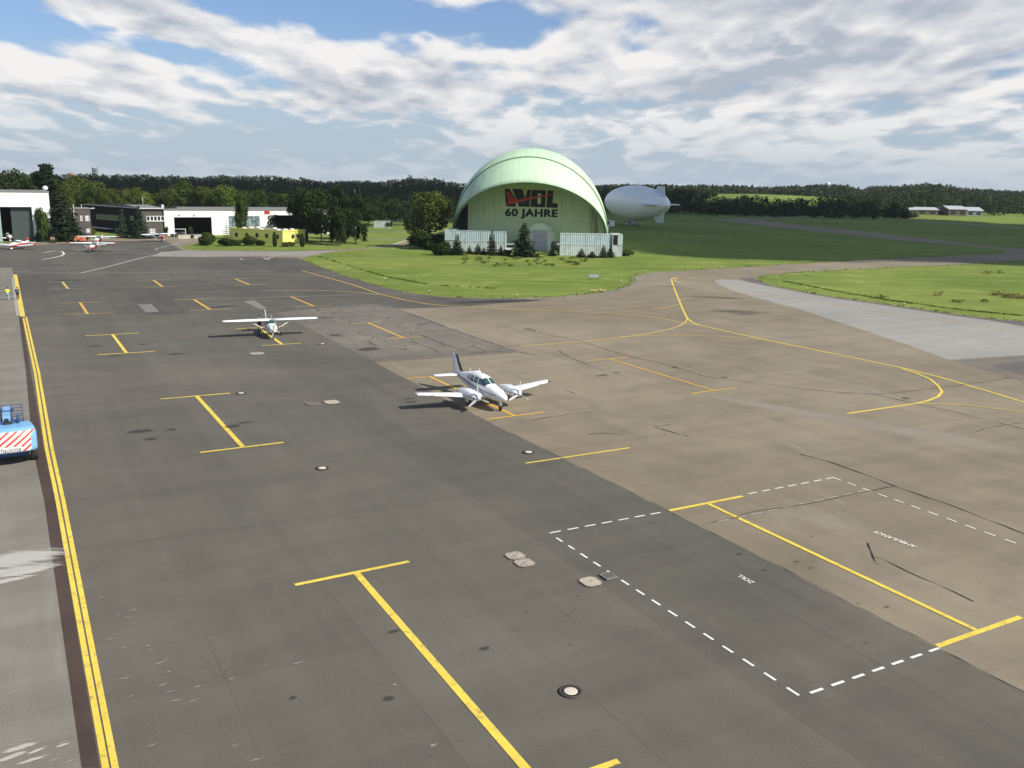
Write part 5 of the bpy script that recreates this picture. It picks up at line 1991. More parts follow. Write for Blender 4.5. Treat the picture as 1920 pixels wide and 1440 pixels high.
plant('birch', 646, 455, 372, 52, L_DARK, 'lower weeping birch between the tall pair', 262, 1, None, M_BIRCH)
for k, (px, yt, wp, Y, mt) in enumerate(((704, 363, 46, 345, L_DARK), (735, 370, 40, 350, L_DARK), (758, 376, 36, 352, L_FARDK), (690, 378, 40, 340, L_DARK), (778, 372, 34, 360, L_FARDK), (838, 366, 30, 345, L_DARK))):
    plant('broad', px, 0, yt, wp, mt, ['rounded dark tree above the lone grey container', 'dark tree right of the lone grey container', 'dark tree at the end of the lawn path', 'dark tree just left of the lone grey container',
                                      'dark tree peeping past the round lawn tree on its left', 'dark tree squeezed between the round lawn tree and the dome'][k], Y, None, 'trees at the back of the lawn')
plant('shrub', 730, 428, 414, 14, L_DARK, 'small bush at the right end of the lone grey container', None, 1)
plant('broad', 803, 465.5, 357, 84, L_OLIVE, 'large round-crowned tree standing left of the dome hangar', None, 2)
plant('shrub', 800, 467, 432, 70, L_DARK, 'low dark skirt of branches under the round-crowned tree', None, 0)
# bushes before the yellow pavilion
for px, yb, yt, wp, mt, lb in ((393, 459, 435, 32, L_MID, 'large rounded bush, leftmost of those before the pavilion'), (382, 461, 441, 22, L_DARK, 'dark low bush at the left tip of the grass strip'), (425, 461, 446, 32, L_DARK, 'dark reddish bush at the left end of the yellow wall'),
                               (446, 461, 449, 18, L_MID, 'small green bush under the first porthole'), (468, 461, 440, 30, L_MID, 'leafy bush hiding the second porthole'), (488, 461, 449, 20, L_DARK, 'low bush under the third porthole'),
                               (535, 462.5, 453, 18, L_OLIVE, 'round clipped bush at the pavilion corner'), (547, 462, 452.5, 13, L_OLIVE, 'smaller round clipped bush right of the pavilion corner')):
    plant('shrub', px, yb, yt, wp, mt, lb, None, None, 'bushes in front of the pavilion')
plant('cypress', 515.5, 462.5, 434, 8.5, L_DARK, 'narrow cypress in front of the yellow wall near the corner', None, 1)
plant('cypress', 567, 463, 437, 10, L_DARK, 'narrow cypress at the right end of the yellow pavilion', None, 0)
# conifers and bushes before the dome
plant('fir', 982, 481, 418, 46, L_FIR, 'large dark spruce standing before the dome door', None, 1)
plant('fir', 922, 478.5, 431, 21, L_FIR, 'slim dark spruce in front of the long container', None, 0)
plant('fir', 857, 478, 440, 26, L_FIR, 'stubby dark spruce left of the slim one', None, 2)
plant('shrub', 826, 479, 452, 38, L_DARK, 'wide dark bush at the left end of the containers', None, 0)
plant('fir', 841, 478, 455, 18, L_FIR, 'small dark spruce between wide bush and stubby spruce', None, 1)
plant('fir', 880, 476, 460, 12, L_DARK, 'tiny spruce, leftmost before the long container', None, 2)
plant('fir', 896, 477, 457, 18, L_FIR, 'small spruce left of the slim spruce', None, 0)
plant('fir', 907, 477, 463, 10, L_DARK, 'tiny spruce touching the slim spruce', None, 1)
plant('fir', 939, 478, 460, 14, L_FIR, 'small spruce right of the slim spruce', None, 2)
plant('shrub', 951, 480, 467, 16, L_DARK, 'low dark bush between slim and large spruce', None, 1)
plant('fir', 1035, 480, 463, 14, L_FIR, 'small spruce beside the dark tank near the dome door', None, 0)
plant('fir', 1090, 482.5, 466, 18, L_FIR, 'small round spruce, first before the right containers', None, 2)
plant('fir', 1110, 483, 471, 20, L_FIR, 'lowest spruce before the right containers', None, 1)
plant('fir', 1131, 483, 459, 18, L_BLUE, 'pale loose spruce before the right containers', None, 0)
plant('fir', 1144, 482.5, 459, 15, L_FIR, 'dark spruce at the end-on container', None, 2)
plant('shrub', 1178, 480, 467, 28, L_OLIVE, 'straggly olive bush right of the end-on container', None, 1)
plant('shrub', 1163, 480, 473, 14, L_BROWN, 'dry pale weeds at the foot of the end-on container', None, 2)

# ------------------------------------------------------------------ far woods
def interp(tab, x):
    return float(np.interp(x, [a for a, _ in tab], [c for _, c in tab]))


def woods(name, label, rows_, mat, seed, size=1.25, nleaf=105):
    rng = np.random.default_rng(seed)
    Q = []
    for (px0, px1, Y0, tab, dpx, wpx, jit) in rows_:
        px = px0
        while px < px1:
            Y = Y0 * rng.uniform(0.96, 1.05)
            yt = interp(tab, px) + rng.normal(0, jit) + jit * 0.4 - 1.6 * math.sin(px * 0.021 + seed) * math.sin(px * 0.055)
            b_ = HT(px, yt, Y)
            H_ = max(2.5, b_.z)
            W_ = wpx * Y / FOC * rng.uniform(0.75, 1.3)
            n_ = int(nleaf * rng.uniform(0.8, 1.2))
            conif = rng.uniform() < 0.15
            nlob = 5
            for L in range(nlob):
                a = rng.uniform(0, 6.28)
                r = W_ * rng.uniform(0.22, 0.36)
                hz = rng.uniform(0.35, 0.82) if L else 0.84
                off = W_ * 0.26 * (1 - 0.5 * hz) * (1 if L else 0)
                p, d = sphere_pts(n_ // nlob, rng, 0.75)
                rz_ = min(r * 0.9, H_ * 0.16 + 1) if not conif else H_ * 0.2
                if conif:
                    r *= (1.1 - hz)
                c = np.array([b_.x + off * math.cos(a), Y + off * math.sin(a), H_ * hz])
                c[2] = min(c[2], H_ - rz_)
                Q.append(leaf_data(p * np.array([r, r, rz_]) + c, d, size * Y / 600, rng))
            # lower skirt so that no ground shows between the stems
            p, d = sphere_pts(n_ // 3, rng, 0.7)
            Q.append(leaf_data(p * np.array([W_ * 0.5, W_ * 0.3, H_ * 0.32]) + np.array([b_.x, Y, H_ * 0.36]), d, size * 1.3 * Y / 600, rng))
            px += dpx * rng.uniform(0.7, 1.3)
    me = quads_mesh(name, np.concatenate(Q), mat)
    o = bpy.data.objects.new(name, me)
    COL.objects.link(o)
    o['kind'] = 'stuff'
    o['label'] = label
    return o


ridge = [(a, c - 3.5) for a, c in [(-300, 326), (0, 329), (60, 330), (130, 331), (150, 326.5), (200, 330), (250, 330.5), (345, 332), (360, 334), (420, 332), (515, 331), (560, 336), (610, 343), (700, 342), (740, 339), (780, 336.5), (820, 338), (860, 346), (900, 348)]]
sh = lambda tab, d: [(a, c + d) for a, c in tab]
woods('forest', 'dark wooded hill behind the hangars', [
    (-300, 900, 1500, sh(ridge, 0.5), 6, 14, 1.4), (-260, 880, 900, ridge, 7, 17, 2.4), (-240, 880, 780, sh(ridge, 6), 8, 20, 1.8), (-220, 880, 660, sh(ridge, 13), 10, 24, 2.2), (-200, 870, 560, sh(ridge, 22), 12, 29, 2.6), (-180, 870, 480, sh(ridge, 34), 14, 34, 3), (-160, 860, 420, sh(ridge, 48), 18, 42, 4)], L_FARDK, 21)
back = [(1090, 347), (1200, 346.5), (1300, 346.5), (1400, 349.5), (1440, 350), (1500, 348.5), (1530, 345.5), (1590, 347), (1605, 350), (1619, 355.5), (1632, 350), (1680, 346), (1740, 343.5), (1780, 346), (1798, 353), (1840, 353.5), (1858, 353), (1890, 358), (1930, 361), (2200, 362)]
woods('forest', 'far woods on the skyline right of the dome', [
    (1085, 2200, 1600, sh(back, -1.0), 6, 13, 1.2), (1085, 2200, 1150, sh(back, -1.5), 7, 15, 1.5), (1085, 2200, 1000, sh(back, 2.5), 8, 17, 1.7), (1600, 2200, 860, sh(back, 8), 10, 21, 2), (1085, 1345, 830, sh(back, 6), 9, 20, 2), (1600, 2200, 760, sh(back, 15), 12, 24, 2.5), (1560, 2200, 690, sh(back, 24), 13, 26, 3)], L_FAR, 22, 1.3, 130)
front = [(1085, 351), (1250, 352), (1285, 354), (1320, 364), (1345, 371), (1390, 372), (1400, 368), (1425, 369), (1445, 375), (1490, 376), (1528, 376), (1540, 372), (1560, 371), (1575, 376), (1600, 371), (1640, 373), (1680, 377), (1702, 386), (1712, 396)]
woods('forest', 'near dark belt of trees along the far edge of the field', [
    (1085, 1700, 610, sh(front, -4.5), 8, 22, 2.0), (1085, 1712, 575, sh(front, 7), 11, 26, 2.5), (1085, 1712, 556, sh(front, 17), 13, 26, 3)], L_FARDK, 23, 1.2, 150)
# sunlit meadow rising behind the dark belt
mb = MB()
ma, mbp = HT(1290, 371, 640), HT(1650, 371, 640)
rows_ = []
for Y, zt in ((640, 0.0), (720, 4.0), (800, 8.5), (880, 10.8), (960, 11.0), (1100, 9.0), (1200, -0.5)):
    rows_.append([(x, Y, (zt - 0.6) * math.sin(PI * min(1, max(0.0, (i + 0.4) / 8.8)))) for i, x in enumerate(np.linspace(110, 420, 10))])
mb.loft([[Vector(p) for p in r] for r in rows_], 0, True, False, False)
o = structure(mb, 'hill', M_GRASS)

# tufts of dry weeds in the lawns
def tufts(name, label, items, mat, seed, size=0.4):
    rng = np.random.default_rng(seed)
    Q = []
    for px, py, r, h in items:
        c = G(px, py)
        n_ = int(14 + r * 34)
        p = np.stack([c.x + rng.normal(0, r * 0.5, n_), c.y + rng.normal(0, r * 0.5, n_), rng.uniform(0.05, h, n_)], 1)
        Q.append(leaf_data(p, np.tile(np.array([0.2, -0.6, 0.6]), (n_, 1)), size, rng))
    o = bpy.data.objects.new(name, quads_mesh(name, np.concatenate(Q), mat))
    COL.objects.link(o)
    o['kind'] = 'stuff'
    o['label'] = label
    return o


tufts('weeds', 'rusty brown weeds scattered in the lawn at the right', [(1758, 554, 1.2, 0.7), (1866, 553, 1.2, 0.6), (1873, 553.5, 0.9, 0.6), (1886, 558, 1.0, 0.7), (1893, 559, 1.2, 0.8), (1900, 557, 1.1, 0.6), (1908, 559, 0.8, 0.6), (1917, 560, 1.2, 0.6), (1850, 513.5, 1.2, 0.6)], L_BROWN, 31, 0.3)
rr = random.Random(4)
tl = [(rr.uniform(860, 1100), rr.uniform(484, 500), rr.uniform(0.4, 0.9), 0.5) for _ in range(36)]
tl += [(1795, 567, 0.8, 0.4), (1652, 559.5, 1.0, 0.4), (1848, 567, 0.5, 0.4), (895, 488, 0.8, 0.4), (1875, 512, 0.6, 0.4)]
tufts('tall_grass', 'tufts of taller grass in the lawn before the dome', tl, leaf_mat('tuft_green', (0.05, 0.075, 0.015), (0.15, 0.17, 0.04)), 32, 0.32)
# rank grass along the mowing edge
edge = []
for a, c, m in (((597, 481), (720, 518), 60), ((720, 518), (800, 533), 40), ((1468, 527), (1560, 545), 40), ((1560, 545), (1660, 562), 40), ((1660, 562), (1800, 581), 50), ((1800, 581), (1915, 592), 40), ((830, 536), (930, 541), 14)):
    for i in range(m):
        f = rr.random()
        edge.append((a[0] + (c[0] - a[0]) * f, a[1] + (c[1] - a[1]) * f + rr.uniform(-0.5, 0.5), 0.30, 0.10))
tufts('rank_grass', 'dark uncut fringe between mown edge and lawn', edge, leaf_mat('rank_green', (0.06, 0.09, 0.015), (0.13, 0.17, 0.03)), 33, 0.16)

# ------------------------------------------------------------------ aircraft
M_AWHITE = pmat('aircraft_white', (0.82, 0.82, 0.80), 0.3, vary=0.03)
M_ARED = pmat('aircraft_red', (0.55, 0.035, 0.03), 0.35, vary=0.06)
M_ABLACK = pmat('aircraft_black', (0.02, 0.02, 0.022), 0.4)
M_AGREY = pmat('aircraft_bluegrey', (0.36, 0.41, 0.44), 0.35)
M_CANOPY = pmat('canopy_glass', (0.035, 0.075, 0.075), 0.06, vary=0.35, scale=2.5, spec=0.9)
M_TYRE = pmat('tyre_black', (0.02, 0.02, 0.02), 0.8)
M_STEEL = pmat('bare_steel', (0.42, 0.42, 0.42), 0.35, 0.6)
M_PROP = pmat('propeller_grey', (0.55, 0.55, 0.54), 0.35, 0.3)


class Fus:
    """fuselage skin: stations (x, centre z, half width, half height), superelliptic section"""
    def __init__(self, st, n=2.5):
        st = sorted(st)
        self.x = np.array([s[0] for s in st])
        self.d = np.array([s[1:] for s in st])
        self.n = n

    def at(self, x):
        return [float(np.interp(x, self.x, self.d[:, k])) for k in range(3)]

    def pt(self, x, phi, off=0.0):
        zc_, hw, hh_ = self.at(x)
        c, s = math.cos(phi), math.sin(phi)
        e = 2.0 / self.n
        y = (hw + off) * math.copysign(abs(c) ** e, c)
        z = zc_ + (hh_ + off) * math.copysign(abs(s) ** e, s)
        return Vector((x, y, z))

    def side(self, x, z, sgn, off=0.01):
        zc_, hw, hh_ = self.at(x)
        q = min(0.999, abs(z - zc_) / hh_)
        return Vector((x, sgn * (hw * (1 - q ** self.n) ** (1 / self.n) + off), z))

    def skin(self, b, split=None, lower=1, nx=44, nphi=28):
        x0, x1 = self.x[0], self.x[-1]
        xs_ = np.unique(np.concatenate([np.linspace(x0, x1, nx), self.x]))
        rings = [[self.pt(x, 2 * PI * i / nphi) for i in range(nphi)] for x in xs_]
        f0 = len(b.f)
        b.loft(rings, 0, True)
        if split is not None:
            for k in range(f0, len(b.f)):
                c = sum((Vector(b.v[i]) for i in b.f[k]), Vector()) / len(b.f[k])
                zc_, hw, hh_ = self.at(c.x)
                if c.z < zc_ + hh_ * split:
                    b.mi[k] = lower

    def side_patch(self, name, corners, mat, parent, sgn, off=0.012, nu=8, nv=4):
        """quad given by four (x, z) corners projected on to the side of the body"""
        a, c, d, e = [Vector((q[0], q[1])) for q in corners]
        b = MB()
        rows = []
        for j in range(nv + 1):
            rows.append([])
            for i in range(nu + 1):
                p_ = a.lerp(c, i / nu).lerp(e.lerp(d, i / nu), j / nv)
                rows[-1].append(self.side(p_.x, p_.y, sgn, off))
        b.loft(rows, 0, True, False, False)
        return b.build(name, mat, parent, fix=False)

    def top_patch(self, name, x0, x1, p0, p1, mat, parent, off=0.012, nu=6, nv=14, skew=0.0):
        b = MB()
        rows = []
        for i in range(nu + 1):
            rows.append([])
            for j in range(nv + 1):
                ph = p0 + (p1 - p0) * j / nv
                x = x0 + (x1 - x0) * i / nu - skew * abs(math.cos(ph))
                rows[-1].append(self.pt(x, ph, off))
        b.loft(rows, 0, True, False, False)
        return b.build(name, mat, parent, fix=False)


AF = [(0.0, 0.0), (0.03, 0.045), (0.12, 0.085), (0.32, 0.10), (0.65, 0.06), (1.0, 0.004), (0.65, -0.02), (0.32, -0.035), (0.12, -0.04), (0.03, -0.025)]


def wing_mesh(b, stations, thick=1.0, mi=0, vertical=False):
    """stations: (span, x leading edge, chord, z) with an aerofoil section"""
    rings = []
    for y, xl, ch, z in stations:
        ring = []
        for f, h in AF:
            if vertical:
                ring.append(Vector((xl - f * ch, h * ch * thick, y)))
            else:
                ring.append(Vector((xl - f * ch, y, z + h * ch * thick)))
        rings.append(ring)
    b.loft(rings, mi, True)


def fin_mesh(b, stations, t=0.05, mi=0):
    """vertical tail: stations (z, x leading edge, chord)"""
    rings = []
    for z, xl, ch in stations:
        ring = []
        for f, h in ((0, 0), (0.1, 0.6), (0.35, 1), (0.7, 0.6), (1, 0.08), (1, -0.08), (0.7, -0.6), (0.35, -1), (0.1, -0.6)):
            ring.append(Vector((xl - f * ch, h * t, z)))
        rings.append(ring)
    b.loft(rings, mi, True)


def wheel(parent, x, y, r, w_=0.13, name='wheel'):
    b = MB()
    b.lathe([(r * 0.45, -w_ * 0.45), (r * 0.85, -w_ * 0.5), (r, -w_ * 0.25), (r, w_ * 0.25), (r * 0.85, w_ * 0.5), (r * 0.45, w_ * 0.45)], 18, 0, Matrix.Translation((x, y, r)), 'Y')
    o = b.build(name, M_TYRE, parent)
    b = MB()
    b.lathe([(0.01, -w_ * 0.48), (r * 0.46, -w_ * 0.42), (r * 0.46, w_ * 0.42), (0.01, w_ * 0.48)], 14, 0, Matrix.Translation((x, y, r)), 'Y')
    b.build('hub', M_STEEL, o)
    return o


def propeller(parent, x, y, z, R, angles, mat=M_PROP, spin_mat=None, spin_r=0.16):
    b = MB()
    for a in angles:
        a = rad(a)
        u = Vector((0, math.cos(a), math.sin(a)))
        tgt = Vector((0, -math.sin(a), math.cos(a)))
        rings = []
        for f, ch, tw in ((0.12, 0.05, 1.0), (0.3, 0.085, 0.8), (0.6, 0.085, 0.5), (0.9, 0.06, 0.3), (1.0, 0.03, 0.25)):
            d = tgt * math.cos(tw) + Vector((1, 0, 0)) * math.sin(tw)
            q = d.cross(u)
            c = Vector((x, y, z)) + u * R * f
            rings.append([c + d * ch, c + q * 0.018, c - d * ch, c - q * 0.018])
        b.loft(rings, 0, False)
    p_ = b.build('propeller', mat, parent)
    b = MB()
    b.lathe([(0.01, 0.30), (spin_r * 0.5, 0.22), (spin_r * 0.85, 0.10), (spin_r, -0.08), (0.01, -0.09)], 16, 0, Matrix.Translation((x, y, z)), 'X')
    b.build('spinner', spin_mat or M_AWHITE, p_)
    return p_


def place_nose(root, nose_x, px, py, heading):
    """put the nose wheel on this pixel with the nose towards this compass heading (from +Y towards +X)"""
    d = Vector((math.sin(heading), math.cos(heading), 0))
    g = G(px, py, 0.02)
    root.location = g - d * nose_x
    root.rotation_euler = (0, 0, math.atan2(d.y, d.x))


H_STAND = math.atan2(-E2.x, -E2.y)          # nose towards the tower, along the stand

# --- white twin-engined low-wing plane
tw = thing('twin_engine_plane', 'white twin-engined low-wing plane with black stripes parked on the apron', 'aeroplane')
F = Fus([(0.0, 1.06, 0.05, 0.05), (-0.12, 1.06, 0.17, 0.14), (-0.4, 1.07, 0.31, 0.26), (-0.9, 1.10, 0.43, 0.37), (-1.6, 1.15, 0.52, 0.47), (-2.2, 1.19, 0.57, 0.53), (-2.55, 1.24, 0.59, 0.60), (-2.95, 1.33, 0.605, 0.72), (-3.4, 1.40, 0.61, 0.80),
         (-4.0, 1.42, 0.61, 0.82), (-4.8, 1.42, 0.58, 0.80), (-5.5, 1.40, 0.49, 0.70), (-6.3, 1.37, 0.37, 0.53), (-7.2, 1.36, 0.25, 0.37), (-8.2, 1.38, 0.14, 0.25), (-9.0, 1.42, 0.04, 0.12)])
b = MB()
F.skin(b)
fu = b.build('fuselage', M_AWHITE, tw)
F.top_patch('windshield', -2.32, -3.02, rad(28), rad(88), M_CANOPY, fu, skew=0.15)
F.top_patch('windshield', -2.32, -3.02, rad(92), rad(152), M_CANOPY, fu, skew=0.15)
for sgn in (1, -1):
    F.side_patch('window', [(-2.72, 1.60), (-3.42, 1.62), (-3.42, 2.05), (-3.10, 2.02)], M_CANOPY, fu, sgn)
    F.side_patch('window', [(-3.55, 1.62), (-4.15, 1.62), (-4.12, 2.06), (-3.58, 2.06)], M_CANOPY, fu, sgn)
    F.side_patch('window', [(-4.27, 1.62), (-4.85, 1.62), (-4.80, 2.04), (-4.30, 2.05)], M_CANOPY, fu, sgn)
    F.side_patch('window', [(-4.97, 1.64), (-5.60, 1.66), (-5.35, 1.94), (-5.00, 2.00)], M_CANOPY, fu, sgn)
    F.side_patch('stripe', [(-0.9, 1.16), (-8.4, 1.44), (-8.4, 1.53), (-0.9, 1.22)], M_ABLACK, fu, sgn, 0.010, 30, 1)
    F.side_patch('stripe', [(-1.4, 1.07), (-7.4, 1.31), (-7.4, 1.34), (-1.4, 1.11)], M_ABLACK, fu, sgn, 0.010, 26, 1)
    b = MB()
    st = [(sgn * 0.45, -2.25, 2.30, 0.78), (sgn * 1.5, -2.35, 2.10, 0.86), (sgn * 2.1, -2.52, 1.72, 0.91), (sgn * 5.40, -3.10, 0.98, 1.24), (sgn * 5.58, -3.26, 0.72, 1.27)]
    wing_mesh(b, st, 1.25)
    wg = b.build('wing', M_AWHITE, tw)
    b = MB()
    b.box((-3.34, sgn * 5.56, 1.28), (0.5, 0.20, 0.10), 0, None, 0.03)
    b.build('wing_tip', M_ABLACK if sgn > 0 else M_AWHITE, wg)
    b = MB()
    b.box((-2.955, sgn * 4.6, 1.165), (0.05, 0.4, 0.03))
    b.build('de_icing_boot', M_ABLACK, wg)
    # engine nacelle
    b = MB()
    rings = []
    for x, zc_, hw, hh_ in ((-1.22, 1.08, 0.16, 0.15), (-1.28, 1.08, 0.30, 0.24), (-1.5, 1.08, 0.40, 0.30), (-2.2, 1.10, 0.44, 0.36), (-3.0, 1.12, 0.43, 0.34), (-3.9, 1.06, 0.34, 0.22), (-4.6, 0.98, 0.18, 0.08)):
        ring = []
        for i in range(20):
            th = 2 * PI * i / 20
            c, s_ = math.cos(th), math.sin(th)
            ring.append(Vector((x, sgn * 1.72 + hw * math.copysign(abs(c) ** 0.75, c), zc_ + hh_ * math.copysign(abs(s_) ** 0.75, s_))))
        rings.append(ring)
    b.loft(rings, 0, True)
    na = b.build('engine_nacelle', M_AWHITE, tw)
    b = MB()
    for s2 in (-1, 1):
        b.box((-1.31, sgn * 1.72 + s2 * 0.24, 1.06), (0.12, 0.17, 0.20), 0, None, 0.04)
    b.build('air_intake', M_ABLACK, na)
    b = MB()
    b.box((-2.1, sgn * (1.72 + 0.42), 1.10), (1.3, 0.06, 0.035))
    b.box((-2.1, sgn * (1.72 - 0.42), 1.10), (1.3, 0.06, 0.035))
    b.build('stripe', M_ABLACK, na)
    propeller(na, -1.12, sgn * 1.72, 1.08, 0.98, (95, 215, 335) if sgn < 0 else (85, 205, 325))
    # main gear
    b = MB()
    b.tube((-3.35, sgn * 1.42, 0.95), (-3.35, sgn * 1.42, 0.28), 0.065, 0.05)
    b.tube((-3.35, sgn * 1.42, 0.28), (-3.35, sgn * 1.30, 0.28), 0.045)
    b.box((-3.42, sgn * 1.53, 0.64), (0.55, 0.03, 0.62))
    lg = b.build('landing_gear', M_AWHITE, tw)
    wheel(lg, -3.35, sgn * 1.33, 0.26, 0.16)
    # tailplane
    b = MB()
    wing_mesh(b, [(sgn * 0.08, -7.65, 1.25, 1.40), (sgn * 1.95, -8.05, 0.80, 1.40), (sgn * 2.08, -8.15, 0.6, 1.40)], 0.9)
    b.build('tailplane', M_AWHITE, tw)
b = MB()
fin_mesh(b, [(1.48, -6.75, 2.2), (1.75, -7.25, 1.85), (2.95, -8.25, 1.02)], 0.06)
fn = b.build('fin', M_AWHITE, tw)
b = MB()
fin_mesh(b, [(1.78, -7.24, 0.86), (2.965, -8.235, 0.60)], 0.066)
b.build('fin_stripe', M_ABLACK, fn)
b = MB()
b.tube((-0.95, 0, 0.86), (-0.95, 0, 0.24), 0.055, 0.045)
b.box((-0.88, 0, 0.55), (0.07, 0.09, 0.25))
b.box((-1.25, 0.16, 0.62), (0.55, 0.025, 0.32))
ng = b.build('landing_gear', M_AWHITE, tw)
wheel(ng, -0.90, 0, 0.21, 0.13)
for k, (x, h_) in enumerate(((-4.3, 0.35), (-5.9, 0.30))):
    b = MB()
    b.tube((x, 0, F.at(x)[0] + F.at(x)[2] - 0.03), (x - 0.1, 0, F.at(x)[0] + F.at(x)[2] + h_), 0.015)
    b.build('antenna', M_AWHITE, tw)
place_nose(tw, -0.90, 938, 770.5, H_STAND)


# --- high-wing single-engined planes
def high_wing(name, label, top, low, split, tip, fin_m, fin_tip, nose_m, group=None, cowl=None, wing_l=5.2):
    t_ = thing(name, label, 'aeroplane', (0, 0, 0), 0, group)
    F_ = Fus([(-0.10, 1.13, 0.24, 0.22), (-0.18, 1.13, 0.36, 0.32), (-0.5, 1.14, 0.45, 0.39), (-1.2, 1.16, 0.50, 0.44), (-1.45, 1.19, 0.53, 0.48), (-1.75, 1.28, 0.54, 0.59), (-2.05, 1.34, 0.55, 0.64), (-2.8, 1.35, 0.55, 0.65), (-3.4, 1.33, 0.52, 0.60),
              (-3.9, 1.31, 0.44, 0.52), (-4.7, 1.31, 0.30, 0.38), (-5.7, 1.33, 0.17, 0.25), (-6.75, 1.36, 0.05, 0.13)], 2.8)
    b = MB()
    F_.skin(b, split, 1)
    fu_ = b.build('fuselage', [top, low], t_)
    F_.top_patch('windshield', -1.38, -2.02, rad(20), rad(160), M_CANOPY, fu_, skew=0.1)
    F_.top_patch('rear_window', -3.45, -3.80, rad(40), rad(140), M_CANOPY, fu_)
    for sgn in (1, -1):
        F_.side_patch('window', [(-1.9, 1.38), (-2.6, 1.38), (-2.6, 1.80), (-2.15, 1.80)], M_CANOPY, fu_, sgn)
        F_.side_patch('window', [(-2.72, 1.40), (-3.4, 1.42), (-3.3, 1.76), (-2.72, 1.80)], M_CANOPY, fu_, sgn)
        b = MB()
        wing_mesh(b, [(sgn * 0.20, -1.80, 1.50, 1.93), (sgn * 2.6, -1.80, 1.50, 1.93), (sgn * (wing_l - 0.25), -1.90, 1.12, 1.94), (sgn * wing_l, -2.05, 0.85, 1.94)], 1.15)
        wg = b.build('wing', top, t_)
        if tip is not None:
            b = MB()
            wing_mesh(b, [(sgn * (wing_l - 0.55), -1.87, 1.18, 1.94), (sgn * (wing_l - 0.25), -1.89, 1.14, 1.94), (sgn * (wing_l + 0.02), -2.03, 0.88, 1.94)], 1.28)
            b.build('wing_tip', tip, wg)
        b = MB()
        b.tube((-2.25, sgn * 0.50, 0.82), (-2.15, sgn * 2.45, 1.93), 0.045)
        b.build('wing_strut', top, t_)
        b = MB()
        b.tube((-2.95, sgn * 0.42, 0.82), (-2.98, sgn * 1.12, 0.26), 0.05, 0.035)
        lg = b.build('landing_gear', top, t_)
        wheel(lg, -2.98, sgn * 1.17, 0.22, 0.14)
        b = MB()
        wing_mesh(b, [(sgn * 0.05, -5.85, 1.10, 1.36), (sgn * 1.60, -6.05, 0.75, 1.38)], 0.8)
        b.build('tailplane', top, t_)
    b = MB()
    fin_mesh(b, [(1.40, -5.0, 1.8), (1.60, -5.6, 1.28), (2.48, -6.22, 0.74)], 0.05)
    fn_ = b.build('fin', fin_m, t_)
    if fin_tip is not None:
        b = MB()
        fin_mesh(b, [(2.15, -5.98, 0.94), (2.495, -6.22, 0.76)], 0.058)
        b.build('fin_tip', fin_tip, fn_)
    b = MB()
    b.tube((-0.75, 0, 0.80), (-0.68, 0, 0.22), 0.045)
    b.tube((-0.68, -0.07, 0.36), (-0.68, -0.07, 0.18), 0.025)
    ng_ = b.build('landing_gear', M_STEEL, t_)
    wheel(ng_, -0.66, 0, 0.19, 0.12)
    b = MB()
    for s2 in (-1, 1):
        b.box((-0.14, s2 * 0.24, 1.16), (0.10, 0.17, 0.13), 0, None, 0.03)
    b.box((-0.16, 0, 0.90), (0.10, 0.22, 0.10), 0, None, 0.03)
    b.build('air_intake', M_ABLACK, fu_)
    propeller(t_, -0.02, 0, 1.12, 0.92, (75, 255), M_PROP, nose_m, 0.13)
    b = MB()
    b.tube((-2.7, 0.15, 1.95), (-2.8, 0.15, 2.42), 0.012)
    b.build('antenna', top, t_)
    return t_, F_


cz, FC = high_wing('high_wing_plane', 'white high-wing plane with dark teal windscreen, a person standing at its wing', M_AWHITE, M_AWHITE, None, None, M_AWHITE, None, M_AWHITE)
for sgn in (1, -1):
    FC.side_patch('stripe', [(-0.6, 1.08), (-6.2, 1.30), (-6.2, 1.42), (-0.6, 1.20)], M_AGREY, [c for c in cz.children if c.name.startswith('fuselage')][0], sgn, 0.010, 24, 1)
cz.scale = (0.95, 0.95, 0.95)
place_nose(cz, -0.63, 512.5, 636, H_STAND + rad(6))
r1, _ = high_wing('high_wing_plane', 'red and white high-wing plane, nearer of the nose-to-tail pair by the left hangar', M_AWHITE, M_ARED, -0.05, M_ARED, M_AWHITE, M_ARED, M_ARED, 'red and white high-wing planes')
place_nose(r1, -0.66, 171, 473.5, rad(171))
r2 = copy_tree(r1)
r2['label'] = 'red and white high-wing plane, farther of the nose-to-tail pair, tail before the dark office'
place_nose(r2, -0.66, 180, 459.5, rad(172))
r3, _ = high_wing('high_wing_plane', 'silvery high-wing plane with red nose in front of the dark office building', M_AGREY, M_AGREY, None, None, M_AGREY, None, M_ARED)
for ch in list(r3.children):
    if ch.name.startswith('wing'):
        ch.data.materials[0] = M_AWHITE
F3 = Fus([(-0.10, 1.13, 0.24, 0.22), (-0.18, 1.13, 0.36, 0.32), (-0.5, 1.14, 0.45, 0.39), (-1.2, 1.18, 0.50, 0.47)], 2.8)
b = MB()
rings = [[F3.pt(x, 2 * PI * i / 24, 0.012) for i in range(24)] for x in (-0.12, -0.18, -0.5, -1.0)]
b.loft(rings, 0, True, False)
b.build('cowling', M_ARED, [c for c in r3.children if c.name.startswith('fuselage')][0])
place_nose(r3, -0.66, 306, 453.5, rad(124))


